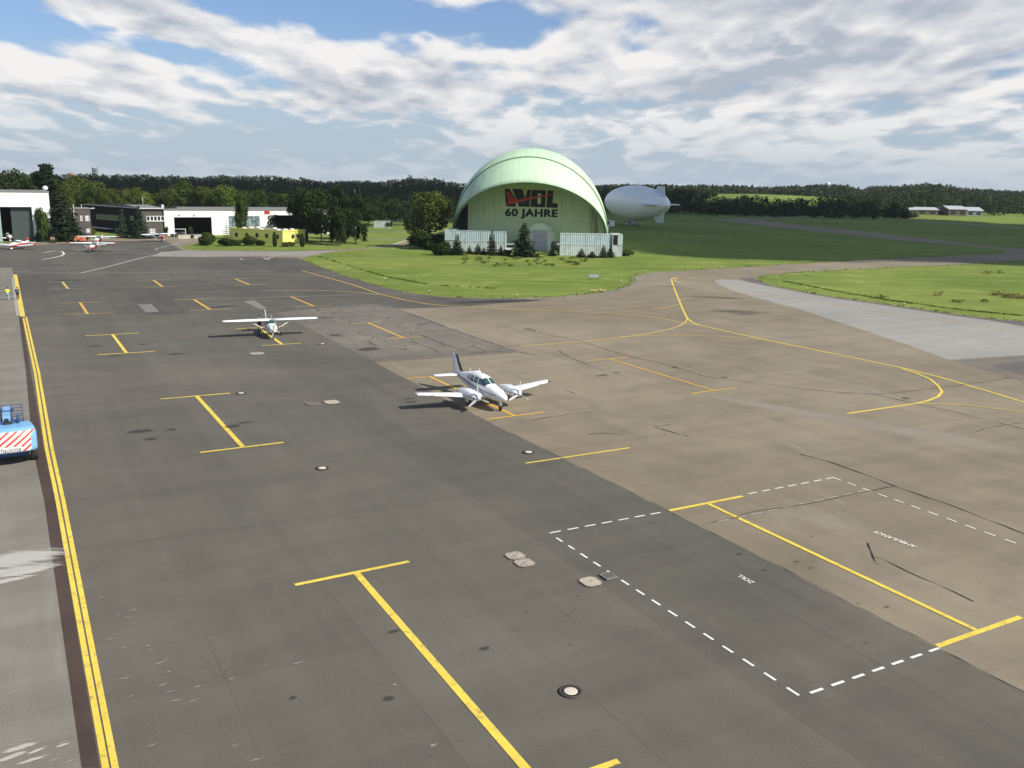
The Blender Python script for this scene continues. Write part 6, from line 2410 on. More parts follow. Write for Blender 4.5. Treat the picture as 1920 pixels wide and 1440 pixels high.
# --- low-wing single-engined plane
def low_wing(name, label):
    t_ = thing(name, label, 'aeroplane')
    F_ = Fus([(-0.10, 1.05, 0.22, 0.20), (-0.2, 1.05, 0.36, 0.30), (-0.6, 1.06, 0.46, 0.38), (-1.4, 1.10, 0.53, 0.46), (-1.8, 1.14, 0.55, 0.52), (-2.3, 1.26, 0.56, 0.66), (-2.8, 1.32, 0.56, 0.72), (-3.6, 1.30, 0.53, 0.68), (-4.3, 1.25, 0.43, 0.54), (-5.3, 1.24, 0.28, 0.36),
              (-6.4, 1.27, 0.14, 0.22), (-7.2, 1.30, 0.04, 0.10)], 2.6)
    b = MB()
    F_.skin(b, -0.15, 1)
    fu_ = b.build('fuselage', [M_AWHITE, M_ARED], t_)
    F_.top_patch('windshield', -1.72, -2.28, rad(30), rad(150), M_CANOPY, fu_, skew=0.12)
    for sgn in (1, -1):
        F_.side_patch('window', [(-2.05, 1.45), (-2.75, 1.45), (-2.72, 1.84), (-2.35, 1.84)], M_CANOPY, fu_, sgn)
        F_.side_patch('window', [(-2.86, 1.45), (-3.35, 1.45), (-3.30, 1.82), (-2.86, 1.84)], M_CANOPY, fu_, sgn)
        F_.side_patch('window', [(-3.46, 1.46), (-3.90, 1.48), (-3.75, 1.74), (-3.46, 1.80)], M_CANOPY, fu_, sgn)
        b = MB()
        wing_mesh(b, [(sgn * 0.40, -1.75, 1.75, 0.74), (sgn * 1.2, -1.95, 1.55, 0.80), (sgn * 4.9, -1.98, 1.25, 1.16), (sgn * 5.1, -2.1, 0.95, 1.19)], 1.2)
        wg = b.build('wing', M_AWHITE, t_)
        b = MB()
        wing_mesh(b, [(sgn * 4.35, -1.965, 1.32, 1.105), (sgn * 4.9, -1.97, 1.27, 1.16), (sgn * 5.12, -2.09, 0.97, 1.19)], 1.32)
        b.build('wing_tip', M_ARED, wg)
        b = MB()
        b.tube((-2.4, sgn * 1.5, 0.84), (-2.4, sgn * 1.5, 0.24), 0.05)
        lg = b.build('landing_gear', M_AWHITE, t_)
        wheel(lg, -2.4, sgn * 1.5, 0.21, 0.14)
        b = MB()
        wing_mesh(b, [(sgn * 0.05, -6.2, 0.95, 1.30), (sgn * 1.7, -6.25, 0.85, 1.31)], 0.8)
        b.build('tailplane', M_AWHITE, t_)
    b = MB()
    fin_mesh(b, [(1.35, -5.4, 1.8), (1.60, -5.95, 1.30), (2.35, -6.55, 0.75)], 0.05)
    fn_ = b.build('fin', M_AWHITE, t_)
    b = MB()
    fin_mesh(b, [(1.72, -6.04, 1.22), (2.365, -6.54, 0.77)], 0.057)
    b.build('fin_stripe', M_ARED, fn_)
    b = MB()
    b.tube((-0.7, 0, 0.76), (-0.62, 0, 0.2), 0.045)
    ng_ = b.build('landing_gear', M_STEEL, t_)
    wheel(ng_, -0.62, 0, 0.19, 0.12)
    b = MB()
    b.lathe([(0.02, -0.36), (0.16, -0.25), (0.2, 0), (0.15, 0.26), (0.02, 0.34)], 12, 0, Matrix.Translation((-0.62, 0, 0.28)), 'X')
    b.build('wheel_fairing', M_AWHITE, ng_)
    propeller(t_, -0.02, 0, 1.05, 0.9, (60, 240), M_PROP, M_AWHITE, 0.15)
    return t_


lw = low_wing('low_wing_plane', 'white low-wing plane with red belly and tail before the open hangar')
place_nose(lw, -0.62, 21.5, 468.5, rad(186))
lw2 = copy_tree(lw)
lw2['label'] = 'plane with red stripes in the gloom inside the open white hangar'
place_nose(lw2, -0.62, 20, 453, rad(140))

# --- small white glider far out on the field
gl = thing('glider', 'tiny white glider on the grass at the far side of the field', 'glider', G(1700, 406.3), 0.3)
b = MB()
F5 = Fus([(0, 0.7, 0.05, 0.05), (-0.8, 0.75, 0.32, 0.40), (-2.2, 0.85, 0.30, 0.42), (-3.4, 0.9, 0.14, 0.18), (-6.8, 0.95, 0.05, 0.08)], 2.2)
F5.skin(b)
b.build('fuselage', M_AWHITE, gl)
for sgn in (-1, 1):
    b = MB()
    wing_mesh(b, [(sgn * 0.2, -2.0, 1.0, 1.1), (sgn * 7.5, -2.1, 0.5, 1.35)], 1.2)
    b.build('wing', M_AWHITE, gl)
b = MB()
fin_mesh(b, [(0.95, -5.9, 0.95), (2.1, -6.3, 0.6)], 0.05)
wing_mesh(b, [(-1.4, -6.3, 0.5, 2.1), (1.4, -6.3, 0.5, 2.1)], 0.9)
b.build('tail', M_AWHITE, gl)

# ------------------------------------------------------------------ boom lift
M_LBLUE = pmat('lift_pale_blue', (0.20, 0.42, 0.66), 0.4, vary=0.06)
M_DBLUE = pmat('lift_dark_blue', (0.020, 0.065, 0.19), 0.45, vary=0.1)
M_LDARK = pmat('lift_black', (0.015, 0.016, 0.018), 0.6)


def stripe_mat():
    m = bpy.data.materials.new('hazard_stripes')
    m.use_nodes = True
    t = NT(m.node_tree)
    x, y, z = t.xyz(t.add('ShaderNodeTexCoord').outputs['Object'])
    fr = t.math('FRACT', t.math('MULTIPLY', t.math('ADD', t.math('MULTIPLY', x, -0.80), z), 2.9))
    n = t.noise(t.add('ShaderNodeTexCoord').outputs['Object'], 6, 4, 0.6)
    col = t.mix(t.ss(fr, 0.47, 0.50), (0.58, 0.09, 0.06), (0.80, 0.79, 0.75))
    col = t.mix(t.ss(n, 0.6, 0.75, 0, 0.25), col, (0.4, 0.36, 0.32))
    bs = t.add('ShaderNodeBsdfPrincipled')
    t.put(bs.inputs['Base Color'], col)
    bs.inputs['Roughness'].default_value = 0.5
    t.l.new(bs.outputs[0], t.add('ShaderNodeOutputMaterial').inputs[0])
    return m


lift = thing('boom_lift', 'blue boom lift with red and white striped counterweight at the left edge', 'boom lift', G(22, 871), GA)
# x across, y away from the tower
b = MB()
b.box((0, 2.0, 0.66), (1.75, 4.0, 0.42), 0, None, 0.05)
b.box((0, 0.42, 0.62), (1.95, 0.20, 0.50), 0, None, 0.04)
b.build('chassis', M_DBLUE, lift)
for sx in (-1, 1):
    for y in (0.62, 3.4):
        b = MB()
        b.lathe([(0.24, -0.19), (0.40, -0.20), (0.475, -0.17), (0.485, 0.0), (0.475, 0.17), (0.40, 0.20), (0.24, 0.19)], 28, 0, Matrix.Translation((sx * 1.22, y, 0.49)), 'X')
        for i in range(20):
            th = 2 * PI * i / 20
            for s2 in (-1, 1):
                M_ = Matrix.Translation((sx * 1.22, y, 0.49)) @ Matrix.Rotation(th + (0.08 * s2), 4, 'X') @ Matrix.Translation((s2 * 0.085, 0, 0.49)) @ Matrix.Rotation(s2 * 0.5, 4, 'Z')
                b.box((0, 0, 0), (0.17, 0.055, 0.05), 0, M_)
        wl = b.build('wheel', M_TYRE, lift)
        b = MB()
        b.lathe([(0.02, -0.12), (0.22, -0.15), (0.24, -0.19), (0.24, 0.19), (0.22, 0.15), (0.02, 0.12)], 20, 0, Matrix.Translation((sx * 1.22, y, 0.49)), 'X')
        b.build('hub', M_DBLUE, wl)
# counterweight: rounded shell, its rear face towards the tower
out = []
for i in range(21):
    f = -1 + 2 * i / 20
    out.append((1.42 * f, -0.62 - 0.34 * (1 - abs(f) ** 3.0)))
prof = out + [(1.30, 0.9), (-1.30, 0.9)]
rings = []
for z, k, sh_ in ((0.90, 0.92, 0.0), (0.98, 0.985, 0.0), (1.15, 1.0, 0.0), (1.75, 1.0, 0.02), (2.05, 0.985, 0.08), (2.22, 0.94, 0.20), (2.30, 0.86, 0.36)):
    rings.append([Vector((x * k, y * (k if y < 0 else 1) + sh_ * (1 if y < 0 else 0), z)) for x, y in prof])
b = MB()
b.loft(rings, 0, True)
cw = b.build('counterweight', M_LBLUE, lift)
rings = []
for z, k, sh_ in ((0.985, 0.988, 0.0), (1.15, 1.004, 0.0), (1.75, 1.004, 0.02), (2.05, 0.99, 0.075), (2.14, 0.97, 0.13)):
    rings.append([Vector((x * k * 0.97, y * k * 1.012 + sh_, z)) for x, y in out])
b = MB()
b.loft(rings, 0, True, False, False)
pn = b.build('striped_panel', stripe_mat(), cw)
b = MB()
b.prism([(-0.50, 1.00), (0.62, 1.00), (0.62, 1.30), (-0.50, 1.30)], -1.005, -0.985, 0, None, 'XZ')
pl = b.build('name_plate', pmat('plate_white', (0.80, 0.79, 0.75), 0.5), cw)
tx = text_obj('lettering', 'haulotte', 1.0, 0.27, pmat('letter_grey', (0.05, 0.05, 0.055), 0.5), pl, bold=0.005, extrude=0.006)
tx.rotation_euler = (PI / 2, 0, 0)
tx.location = (0.06, -1.008, 1.15)
b = MB()
for x in (-0.55, 0.55):
    b.box((x, 0.9, 2.3), (0.14, 0.9, 0.75), 0, None, 0.03)
    b.lathe([(0.02, -0.08), (0.2, -0.08), (0.2, 0.08), (0.02, 0.08)], 16, 0, Matrix.Translation((x, 0.75, 2.45)), 'X')
b.box((0, 0.8, 2.15), (1.0, 0.5, 0.5), 0, None, 0.05)
b.build('turret', M_DBLUE, lift)
b = MB()
b.box((0, 0.55, 2.22), (0.5, 0.35, 0.35), 0, None, 0.05)
b.box((-0.05, 0.62, 2.45), (0.24, 0.2, 0.3), 0, None, 0.03)
b.build('engine_vent', M_LDARK, lift)
b = MB()
b.box((0, 0, 0), (0.42, 4.1, 0.40), 0, Matrix.Translation((-0.05, 3.0, 2.30)) @ Matrix.Rotation(rad(-4), 4, 'X'), 0.04)
bm_ = b.build('boom', M_LBLUE, lift)
b = MB()
b.box((0, 0, 0), (0.46, 0.30, 0.46), 0, Matrix.Translation((-0.05, 3.0, 2.30)), 0.02)
b.build('collar', M_DBLUE, bm_)
b = MB()
b.box((-0.05, 5.25, 1.85), (0.34, 0.55, 0.75), 0, Matrix.Identity(4), 0.05)
b.tube((-0.35, 5.3, 1.5), (0.25, 5.3, 1.5), 0.10)
b.build('jib_head', M_DBLUE, lift)
b = MB()
X0, X1, Y0, Y1, Z0, Z1 = -1.0, 0.82, 5.75, 6.65, 0.95, 2.05
for x in (X0, -0.4, 0.2, X1):
    for y in (Y0, Y1):
        b.tube((x, y, Z0), (x, y, Z1), 0.025, None, 6)
for z in (1.3, 1.65, 2.05):
    for y in (Y0, Y1):
        b.tube((X0, y, z), (X1, y, z), 0.025, None, 6)
    for x in (X0, X1):
        b.tube((x, Y0, z), (x, Y1, z), 0.025, None, 6)
cage = b.build('basket', M_DBLUE, lift)
b = MB()
b.box(((X0 + X1) / 2, (Y0 + Y1) / 2, Z0), (X1 - X0 + 0.06, Y1 - Y0 + 0.06, 0.12))
b.box(((X0 + X1) / 2, Y0, Z0 + 0.12), (X1 - X0, 0.03, 0.2))
b.build('floor', M_DBLUE, cage)
b = MB()
b.box((0.0, Y0 + 0.05, 1.95), (0.7, 0.25, 0.22), 0, None, 0.03)
b.build('control_panel', M_DBLUE, cage)

# ------------------------------------------------------------------ vehicles
def car(name, label, cat, loc, rz, body_m, L=4.2, W=1.7, Hh=1.45, van=False):
    t_ = thing(name, label, cat, loc, rz)
    if van:
        side = [(-L / 2, 0.35), (L / 2, 0.35), (L / 2, 0.95), (L / 2 - 0.35, 1.15), (L / 2 - 0.95, Hh), (-L / 2 + 0.1, Hh), (-L / 2, 0.9)]
    else:
        side = [(-L / 2, 0.35), (L / 2, 0.35), (L / 2, 0.72), (L / 2 - 0.35, 0.85), (L / 2 - 1.15, 0.95), (L / 2 - 1.85, Hh), (-L / 2 + 0.75, Hh), (-L / 2 + 0.1, 0.98), (-L / 2, 0.8)]
    b_ = MB()
    b_.prism(side, -W / 2, W / 2, 0, None, 'XZ')
    bo = b_.build('body', body_m, t_)
    md = bo.modifiers.new('bevel', 'BEVEL')
    md.width = 0.07
    md.segments = 2
    z0, z1 = (1.12, Hh - 0.12) if van else (0.98, Hh - 0.10)
    xf, xb = (L / 2 - 1.0, -L / 2 + 0.3) if van else (L / 2 - 1.75, -L / 2 + 0.65)
    for s_ in (-1, 1):
        b_ = MB()
        b_.prism([(xb, z0), (xf + 0.4, z0), (xf, z1), (xb + 0.15, z1)], s_ * W / 2 - 0.02, s_ * W / 2 + 0.012, 0, None, 'XZ')
        b_.build('window', M_GLASS, bo)
        for x in (-L / 2 + 0.75, L / 2 - 0.75):
            wheel(t_, x, s_ * (W / 2 - 0.05), 0.32, 0.2)
        b_ = MB()
        b_.box((L / 2 - 0.02, s_ * W * 0.36, 0.66), (0.08, 0.28, 0.14))
        b_.build('headlight', pmat('lamp_glass', (0.7, 0.7, 0.68), 0.2), t_)
    b_ = MB()
    if van:
        b_.add([(L / 2 - 0.38, -W * 0.43, 1.18), (L / 2 - 0.38, W * 0.43, 1.18), (L / 2 - 0.90, W * 0.40, Hh - 0.08), (L / 2 - 0.90, -W * 0.40, Hh - 0.08)], [(0, 1, 2, 3)], 0, False, Matrix.Translation((0.03, 0, 0.02)))
    else:
        b_.add([(L / 2 - 1.18, -W * 0.43, 0.99), (L / 2 - 1.18, W * 0.43, 0.99), (L / 2 - 1.80, W * 0.40, Hh - 0.05), (L / 2 - 1.80, -W * 0.40, Hh - 0.05)], [(0, 1, 2, 3)], 0, False, Matrix.Translation((0.02, 0, 0.02)))
    b_.build('windscreen', M_GLASS, bo)
    return t_


car('car', 'dark grey car parked in front of the long hangar\'s dark opening', 'car', G(335, 444.5), GA + 2.6, pmat('car_grey', (0.06, 0.065, 0.07), 0.3))
car('van', 'white van half hidden between containers and the large spruce', 'van', G(953, 472.5), 0.05, pmat('van_white', (0.55, 0.57, 0.58), 0.4), 4.8, 1.9, 2.0, True)
car('van', 'white mast truck standing just right of the dome under the airship nose', 'truck', Vector((HT(1143, 422, 372).x, 372, 0)), 1.9, pmat('truck_white', (0.68, 0.70, 0.70), 0.4), 5.4, 2.1, 2.6, True)
# dark horizontal tank beside the dome door
tk = thing('fuel_tank', 'dark round tank standing beside the dome door and right containers', 'tank', G(1042, 474), 0.2)
b = MB()
b.lathe([(0.02, -1.2), (0.7, -1.12), (1.05, -0.9), (1.12, 0.9), (0.75, 1.15), (0.02, 1.22)], 20, 0, Matrix.Translation((0, 0, 1.75)), 'X')
b.build('shell', pmat('tank_dark', (0.035, 0.04, 0.045), 0.4), tk)
for x in (-0.7, 0.7):
    b = MB()
    b.box((x, 0, 0.45), (0.16, 1.5, 0.9))
    b.build('saddle', M_LDARK, tk)
# slim mast beside the dome
ms = thing('mast', 'slim pale post at the right foot of the dome hangar', 'mast', (HT(1139, 440, 226).x, 226, 0))
b = MB()
zt = HT(1139, 421, 226).z
b.tube((0, 0, 0), (0, 0, zt), 0.10, 0.08)
b.build('pole', M_TRIM, ms)
b = MB()
b.box((0, 0, zt + 0.12), (0.5, 0.4, 0.3), 0, None, 0.05)
b.build('lamp_head', M_LDARK, ms)

# ------------------------------------------------------------------ poles, barrier and frames by the office
def pole(name, label, cat, px, yb, yt, arm=None):
    p_ = G(px, yb)
    h_ = HT(px, yt, p_.y).z
    t_ = thing(name, label, cat, p_)
    b_ = MB()
    b_.tube((0, 0, 0), (0, 0, h_), 0.11, 0.07)
    b_.build('pole', M_TRIM, t_)
    if arm:
        ex = HT(arm[0], arm[1], p_.y)
        d = Vector((ex.x - p_.x, 0, ex.z))
        b_ = MB()
        b_.tube((0, 0, d.z - 0.35), (d.x * 0.55, 0, d.z - 0.1), 0.05)
        b_.build('arm', M_TRIM, t_)
        b_ = MB()
        b_.box((0, 0, 0), (1.35, 0.5, 0.28), 0, Matrix.Translation((d.x * 0.75, 0, d.z)) @ Matrix.Rotation(-0.12, 4, 'Y'), 0.08)
        b_.build('lamp_head', M_FRAMEW, t_)
    else:
        b_ = MB()
        b_.lathe([(0.02, 0.12), (0.1, 0.08), (0.1, 0)], 10, 0, Matrix.Translation((0, 0, h_)))
        b_.build('finial', M_TRIM, t_)
    return t_


pole('street_lamp', 'tall grey lamp post with white lamp arm beside the office building', 'street lamp', 157.5, 445.5, 383, (178, 391))
pole('flagpole', 'thin bare flagpole between the big spruce and the lamp post', 'flagpole', 142.5, 447, 384)
sgn_ = thing('barrier_board', 'orange-red board on legs under the farther red plane\'s wing', 'barrier', G(151, 453.5), GA)
b = MB()
b.box((0, 0, 0.75), (2.7, 0.08, 0.9))
b.build('board', pmat('board_orange', (0.62, 0.16, 0.09), 0.6, vary=0.3, scale=2.0), sgn_)
for x in (-1.1, 1.1):
    b = MB()
    b.tube((x, 0.12, 0), (x, 0.06, 1.1), 0.04)
    b.build('leg', M_LDARK, sgn_)
b = MB()
b.prism([(-0.5, 0.45), (-0.1, 0.45), (0.05, 0.75), (0.35, 0.45), (0.6, 0.45), (0.3, 1.0), (0.0, 1.05), (-0.2, 0.8)], -0.07, -0.045, 0, None, 'XZ')
b.build('sign_mark', pmat('board_dark', (0.22, 0.05, 0.04), 0.6), sgn_)
fr = thing('gantry_frame', 'white open frame standing over the dark car by the long hangar', 'frame', G(338, 446), GA)
b = MB()
for x in (-1.5, 1.5):
    b.tube((x, 0, 0), (x, 0, 2.4), 0.07)
b.build('upright', M_FRAMEW, fr)
b = MB()
b.tube((-1.6, 0, 2.4), (1.6, 0, 2.4), 0.07)
b.build('crossbar', M_FRAMEW, fr)
lw_ = thing('low_wall', 'low pale concrete wall in front of the long hangar opening', 'wall', G(360, 447.5), GA)
b = MB()
b.box((-2.0, 0, 0.5), (3.2, 0.3, 1.0))
b.box((1.9, 0, 0.5), (2.6, 0.3, 1.0))
b.build('wall', pmat('wall_concrete', (0.45, 0.42, 0.36), 0.85), lw_)
b = MB()
b.box((0.0, 0, 1.04), (7.0, 0.4, 0.08))
b.build('coping', pmat('coping_concrete', (0.5, 0.47, 0.41), 0.85), lw_)

# ------------------------------------------------------------------ taxiway edge lights, sign board
M_LENS = pmat('lens_white', (0.85, 0.86, 0.84), 0.2)
for k, (px, py, lb) in enumerate(((652, 507, 'white edge light on the mown verge, leftmost of the verge lights'), (722, 525.5, 'white edge light on the verge near the start of the yellow taxi line'), (805, 548.5, 'white edge light on the verge where the taxi line straightens'),
                                  (969.5, 556, 'white edge light at the near tip of the centre lawn'), (1164, 529, 'white edge light just left of the kerbed corner'), (1209.5, 510, 'white edge light just beyond the kerbed corner'), (1351, 503, 'white edge light on the far verge of the taxiway'),
                                  (1455.5, 521.5, 'white edge light at the tip of the right lawn, farther of two'), (1459.5, 533, 'white edge light at the tip of the right lawn, nearer of two'), (1513.5, 543.5, 'white edge light a little past the tip of the right lawn'),
                                  (1514, 515.5, 'white edge light on the far side of the right lawn'), (1694.5, 572, 'white edge light halfway along the grey taxiway verge'), (1125, 545.5, 'edge light on an orange ground board left of the kerbed corner'))):
    t = thing('edge_light', lb, 'edge light', G(px, py), 0, 'taxiway edge lights')
    b = MB()
    b.lathe([(0.16, 0), (0.16, 0.04), (0.05, 0.06), (0.04, 0.20)], 12)
    b.build('base', M_LDARK, t)
    b = MB()
    b.lathe([(0.04, 0.20), (0.10, 0.22), (0.11, 0.30), (0.08, 0.35), (0.01, 0.37)], 12)
    b.build('lens', M_LENS, t)
bd = thing('ground_board', 'flat orange board lying on the verge left of the kerbed corner', 'ground board', G(1122, 545.5), 0.1)
b = MB()
b.box((0, 0.5, 0.06), (2.6, 0.8, 0.08), 0, None, 0.02)
b.build('board', pmat('board_tan', (0.60, 0.38, 0.14), 0.7), bd)
sb_ = thing('taxiway_sign', 'grey backed taxiway sign board standing in the centre lawn', 'sign', G(1113, 524), 0.05)
b = MB()
b.box((0, 0, 0.62), (1.75, 0.14, 0.62), 0, None, 0.03)
b.build('panel', pmat('sign_back', (0.28, 0.30, 0.31), 0.5), sb_)
b = MB()
for i in range(4):
    b.box((-0.62 + 0.41 * i, -0.075, 0.62), (0.34, 0.02, 0.5))
b.build('louvre', pmat('sign_louvre', (0.38, 0.41, 0.42), 0.5), sb_)
for x in (-0.7, 0.7):
    b = MB()
    b.tube((x, 0, 0), (x, 0, 0.35), 0.04)
    b.build('leg', M_LDARK, sb_)

# ------------------------------------------------------------------ people
def skin_mesh(name, verts, edges, radii, mat, parent, root=0, sub=1):
    me = bpy.data.meshes.new(name)
    me.from_pydata(verts, edges, [])
    o = bpy.data.objects.new(name, me)
    COL.objects.link(o)
    sk = o.modifiers.new('skin', 'SKIN')
    for i, d in enumerate(me.skin_vertices[0].data):
        r = radii[i]
        d.radius = (r, r) if not isinstance(r, tuple) else r
        d.use_root = (i == root)
    ss_ = o.modifiers.new('sub', 'SUBSURF')
    ss_.levels = ss_.render_levels = sub
    dg = bpy.context.evaluated_depsgraph_get()
    me2 = bpy.data.meshes.new_from_object(o.evaluated_get(dg))
    bpy.data.objects.remove(o)
    me2.name = name
    me2.materials.clear()
    me2.materials.append(mat)
    for p in me2.polygons:
        p.use_smooth = True
    o2 = bpy.data.objects.new(name, me2)
    COL.objects.link(o2)
    if parent is not None:
        o2.parent = parent
    return o2


def person(label, loc, rz, shirt, trousers, hair, skin=(0.45, 0.27, 0.19), H=1.78, stride=0.22, arms=(0.15, -0.12), bend=0.0, bag=None):
    """standing or walking figure facing local -y"""
    k = H / 1.78
    t_ = thing('person', label, 'person', loc, rz)
    sm = pmat('skin_%d' % int(skin[0] * 100), skin, 0.6, vary=0.05)
    fx = stride
    J = {'pel': (0, 0, 0.95), 'wai': (0, 0, 1.10), 'che': (0, -0.01 - bend * 0.4, 1.32), 'nck': (0, -0.01 - bend, 1.50), 'chin': (0, -0.02 - bend, 1.58), 'head': (0, -0.025 - bend, 1.67), 'top': (0, -0.015 - bend, 1.74)}
    for s, n_ in ((1, 'l'), (-1, 'r')):
        f = fx * s
        J['hip' + n_] = (0.10 * s, 0, 0.90)
        J['kne' + n_] = (0.10 * s, -0.5 * f - 0.03, 0.49)
        J['ank' + n_] = (0.10 * s, -f, 0.09)
        J['toe' + n_] = (0.11 * s, -f - 0.17, 0.045)
        J['sho' + n_] = (0.19 * s, -0.005 - bend * 0.8, 1.43)
        sw = arms[0] if s > 0 else arms[1]
        J['elb' + n_] = (0.26 * s, -0.3 * sw + 0.02 - bend * 0.7, 1.16)
        J['wri' + n_] = (0.27 * s, -sw - 0.04 - bend * 0.7, 0.93)
        J['pal' + n_] = (0.265 * s, -sw - 0.06 - bend * 0.7, 0.85)
    R0 = {'pel': 0.13, 'wai': 0.12, 'che': 0.14, 'nck': 0.055, 'chin': 0.072, 'head': 0.095, 'top': 0.07, 'hip': 0.09, 'kne': 0.058, 'ank': 0.04, 'toe': 0.038, 'sho': 0.062, 'elb': 0.042, 'wri': 0.029, 'pal': 0.036}
    names = list(J)
    E_ = [('pel', 'wai'), ('wai', 'che'), ('che', 'nck'), ('nck', 'chin'), ('chin', 'head'), ('head', 'top')]
    for n_ in 'lr':
        E_ += [('pel', 'hip' + n_), ('hip' + n_, 'kne' + n_), ('kne' + n_, 'ank' + n_), ('ank' + n_, 'toe' + n_), ('che', 'sho' + n_), ('sho' + n_, 'elb' + n_), ('elb' + n_, 'wri' + n_), ('wri' + n_, 'pal' + n_)]

    def sub(keys, edges, grow, nm, mat):
        vs = [tuple(c * k for c in J[q]) for q in keys]
        return skin_mesh(nm, vs, [(keys.index(a), keys.index(c)) for a, c in edges], [(R0[q if q in R0 else q[:-1]] + grow) * k for q in keys], mat, t_, 0, 1)
    body = sub(names, E_, 0.0, 'body', sm)
    # fingers, nose, ears and eyes join the body mesh
    b_ = MB()
    for s, n_ in ((1, 'l'), (-1, 'r')):
        w_ = Vector(J['pal' + n_]) * k
        for i, ln in enumerate((0.075, 0.085, 0.08, 0.062)):
            y = (0.027 - i * 0.018) * k
            a0 = w_ + Vector((0, y, -0.015 * k))
            a1 = a0 + Vector((-0.006 * s, 0.0, -ln * 0.55)) * k
            a2 = a1 + Vector((-0.016 * s, -0.006, -ln * 0.45)) * k
            b_.tube(a0, a1, 0.009 * k, 0.008 * k, 6)
            b_.tube(a1, a2, 0.008 * k, 0.006 * k, 6)
        th0 = w_ + Vector((-0.01 * s, -0.03, 0.02)) * k
        b_.tube(th0, th0 + Vector((-0.015 * s, -0.028, -0.035)) * k, 0.010 * k, 0.007 * k, 6)
    hd = Vector(J['head']) * k
    b_.add([hd + Vector(p) * k for p in ((-0.014, -0.085, -0.025), (0.014, -0.085, -0.025), (0, -0.122, -0.022), (0, -0.088, 0.02))], [(0, 1, 2), (0, 2, 3), (1, 3, 2), (0, 3, 1)])
    for s in (-1, 1):
        b_.box(hd + Vector((0.088 * s, 0.005, -0.005)) * k, (0.014, 0.035, 0.055), 0, None, 0.006)
        b_.box(hd + Vector((0.034 * s, -0.088, 0.012)) * k, (0.022, 0.012, 0.010), 1)
    b_.box(hd + Vector((0, -0.085, -0.055)) * k, (0.045, 0.012, 0.010), 1)
    ex = b_.build('extra', [sm, M_ABLACK], None)
    bm = bmesh.new()
    bm.from_mesh(body.data)
    bm.from_mesh(ex.data)
    bm.to_mesh(body.data)
    bm.free()
    body.data.materials.append(M_ABLACK)
    bpy.data.objects.remove(ex)
    # clothes
    keys = ['pel', 'wai', 'che', 'shol', 'elbl', 'shor', 'elbr']
    sub(keys, [('pel', 'wai'), ('wai', 'che'), ('che', 'shol'), ('shol', 'elbl'), ('che', 'shor'), ('shor', 'elbr')], 0.022, 'jacket', shirt)
    keys = ['pel', 'hipl', 'knel', 'ankl', 'hipr', 'kner', 'ankr']
    sub(keys, [('pel', 'hipl'), ('hipl', 'knel'), ('knel', 'ankl'), ('pel', 'hipr'), ('hipr', 'kner'), ('kner', 'ankr')], 0.020, 'trousers', trousers)
    for n_ in 'lr':
        a_, c_ = Vector(J['ank' + n_]) * k, Vector(J['toe' + n_]) * k
        b_ = MB()
        b_.box(((a_.x + c_.x) / 2, (a_.y + c_.y) / 2 - 0.005, 0.05 * k), (0.105 * k, 0.29 * k, 0.09 * k), 0, None, 0.03)
        b_.build('shoe', M_LDARK, t_)
    b_ = MB()
    prof_ = [(0.103 * math.sin(PI * i / 12) + 0.001, 0.118 * -math.cos(PI * i / 12)) for i in range(5, 13)]
    b_.lathe([(r * k, z * k) for r, z in prof_], 16, 0, Matrix.Translation(hd + Vector((0, 0.018, 0.025)) * k))
    b_.build('hair', hair, t_)
    if bag is not None:
        b_ = MB()
        b_.box((0, 0.22 * k - bend * 0.4, 1.26 * k), (0.30, 0.16, 0.42), 0, None, 0.05)
        b_.build('backpack', bag, t_)
    return t_


M_HIVIS = pmat('hi_vis_yellow', (0.74, 0.86, 0.02), 0.7, vary=0.05)
M_NAVY = pmat('navy_cloth', (0.022, 0.03, 0.07), 0.85, vary=0.15)
M_JEANS = pmat('pale_jeans', (0.25, 0.36, 0.46), 0.85, vary=0.15)
M_DKJ = pmat('dark_trousers', (0.025, 0.027, 0.033), 0.85)
M_HAIR = pmat('dark_hair', (0.018, 0.014, 0.011), 0.7)
M_HAIRB = pmat('brown_hair', (0.07, 0.045, 0.028), 0.7)
M_ORANGE = pmat('salmon_shirt', (0.55, 0.26, 0.19), 0.85)
M_BLUEBAG = pmat('blue_backpack', (0.05, 0.075, 0.15), 0.8)
RZ_AWAY = GA + PI
person('person in yellow hi-vis vest and pale jeans walking away along the left edge', G(15.5, 563.5), RZ_AWAY + 0.05, M_HIVIS, M_JEANS, M_HAIR)
person('person in dark navy clothes with backpack walking on the yellow double line', G(34, 562), RZ_AWAY - 0.05, M_NAVY, M_DKJ, M_HAIR, H=1.72, stride=0.15, bag=M_BLUEBAG)
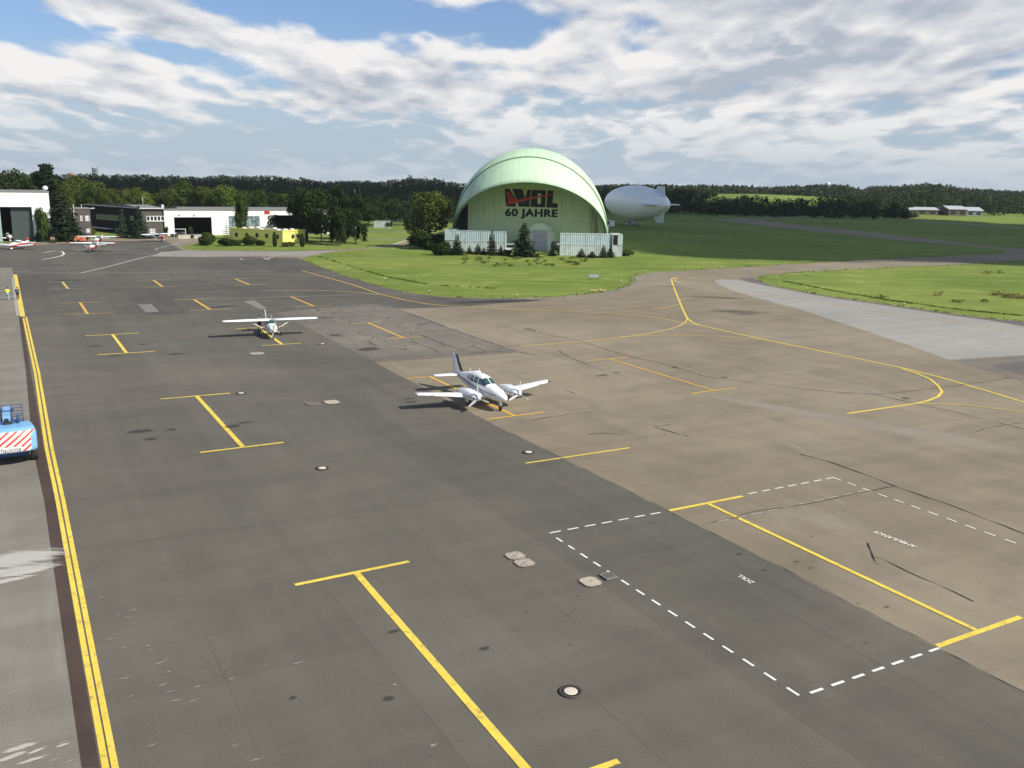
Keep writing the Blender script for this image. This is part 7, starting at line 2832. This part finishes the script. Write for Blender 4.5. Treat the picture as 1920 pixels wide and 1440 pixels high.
person('person in dark clothes standing at the wing of the white high-wing plane', G(487, 621), GA + 0.4, pmat('black_coat', (0.02, 0.018, 0.018), 0.85), M_DKJ, M_HAIR, stride=0.05)
person('person in salmon shirt standing by bushes, left of the pair near the tall hangar', G(97, 456.5), 0.2, M_ORANGE, pmat('brown_trousers', (0.16, 0.10, 0.08), 0.85), M_HAIRB, stride=0.06)
person('person in pale grey shirt, right of the pair by bushes near the tall hangar', G(101.5, 457), -0.3, pmat('grey_shirt', (0.45, 0.36, 0.32), 0.85), M_DKJ, M_HAIRB, stride=0.06)

# ragged verge: grass creeping over the edges of the paving
vg = []
vr = random.Random(8)
for pl_ in (edge_island, edge_right[1:], edge_taxi[:9], [(352, 468.5), (430, 469.5), (540, 470.5), (600, 469), (690, 464.5)]):
    q_ = P(pl_)
    for a_, c_ in zip(q_[:-1], q_[1:]):
        L_ = (c_ - a_).length
        for i in range(int(L_ * 3.0)):
            p_ = a_.lerp(c_, vr.random())
            vg.append((p_.x + vr.gauss(0, 0.22), p_.y + vr.gauss(0, 0.28)))
vg = np.array(vg)
rng_ = np.random.default_rng(5)
pts_ = np.column_stack([vg, rng_.uniform(0.03, 0.10, len(vg))])
o = bpy.data.objects.new('verge_grass', quads_mesh('verge_grass', leaf_data(pts_, np.tile(np.array([0.1, -0.3, 1.0]), (len(vg), 1)), 0.42, rng_, 1.5), leaf_mat('verge_green', (0.13, 0.18, 0.035), (0.23, 0.27, 0.07))))
COL.objects.link(o)
o['kind'] = 'stuff'
o['label'] = 'ragged grass creeping over the edges of the paving'

# ------------------------------------------------------------------ haze
hm = bpy.data.materials.new('air')
hm.use_nodes = True
t = NT(hm.node_tree)
pv = t.add('ShaderNodeVolumePrincipled')
pv.inputs['Color'].default_value = (0.80, 0.88, 0.97, 1)
pv.inputs['Density'].default_value = 0.000065
pv.inputs['Anisotropy'].default_value = 0.1
t.l.new(pv.outputs[0], t.add('ShaderNodeOutputMaterial').inputs['Volume'])
b = MB()
b.box((0, 0, 24), (6100, 6100, 50))
hz = b.build('haze', hm)
hz['kind'] = 'stuff'
hz['label'] = 'thin pale air over the airfield'
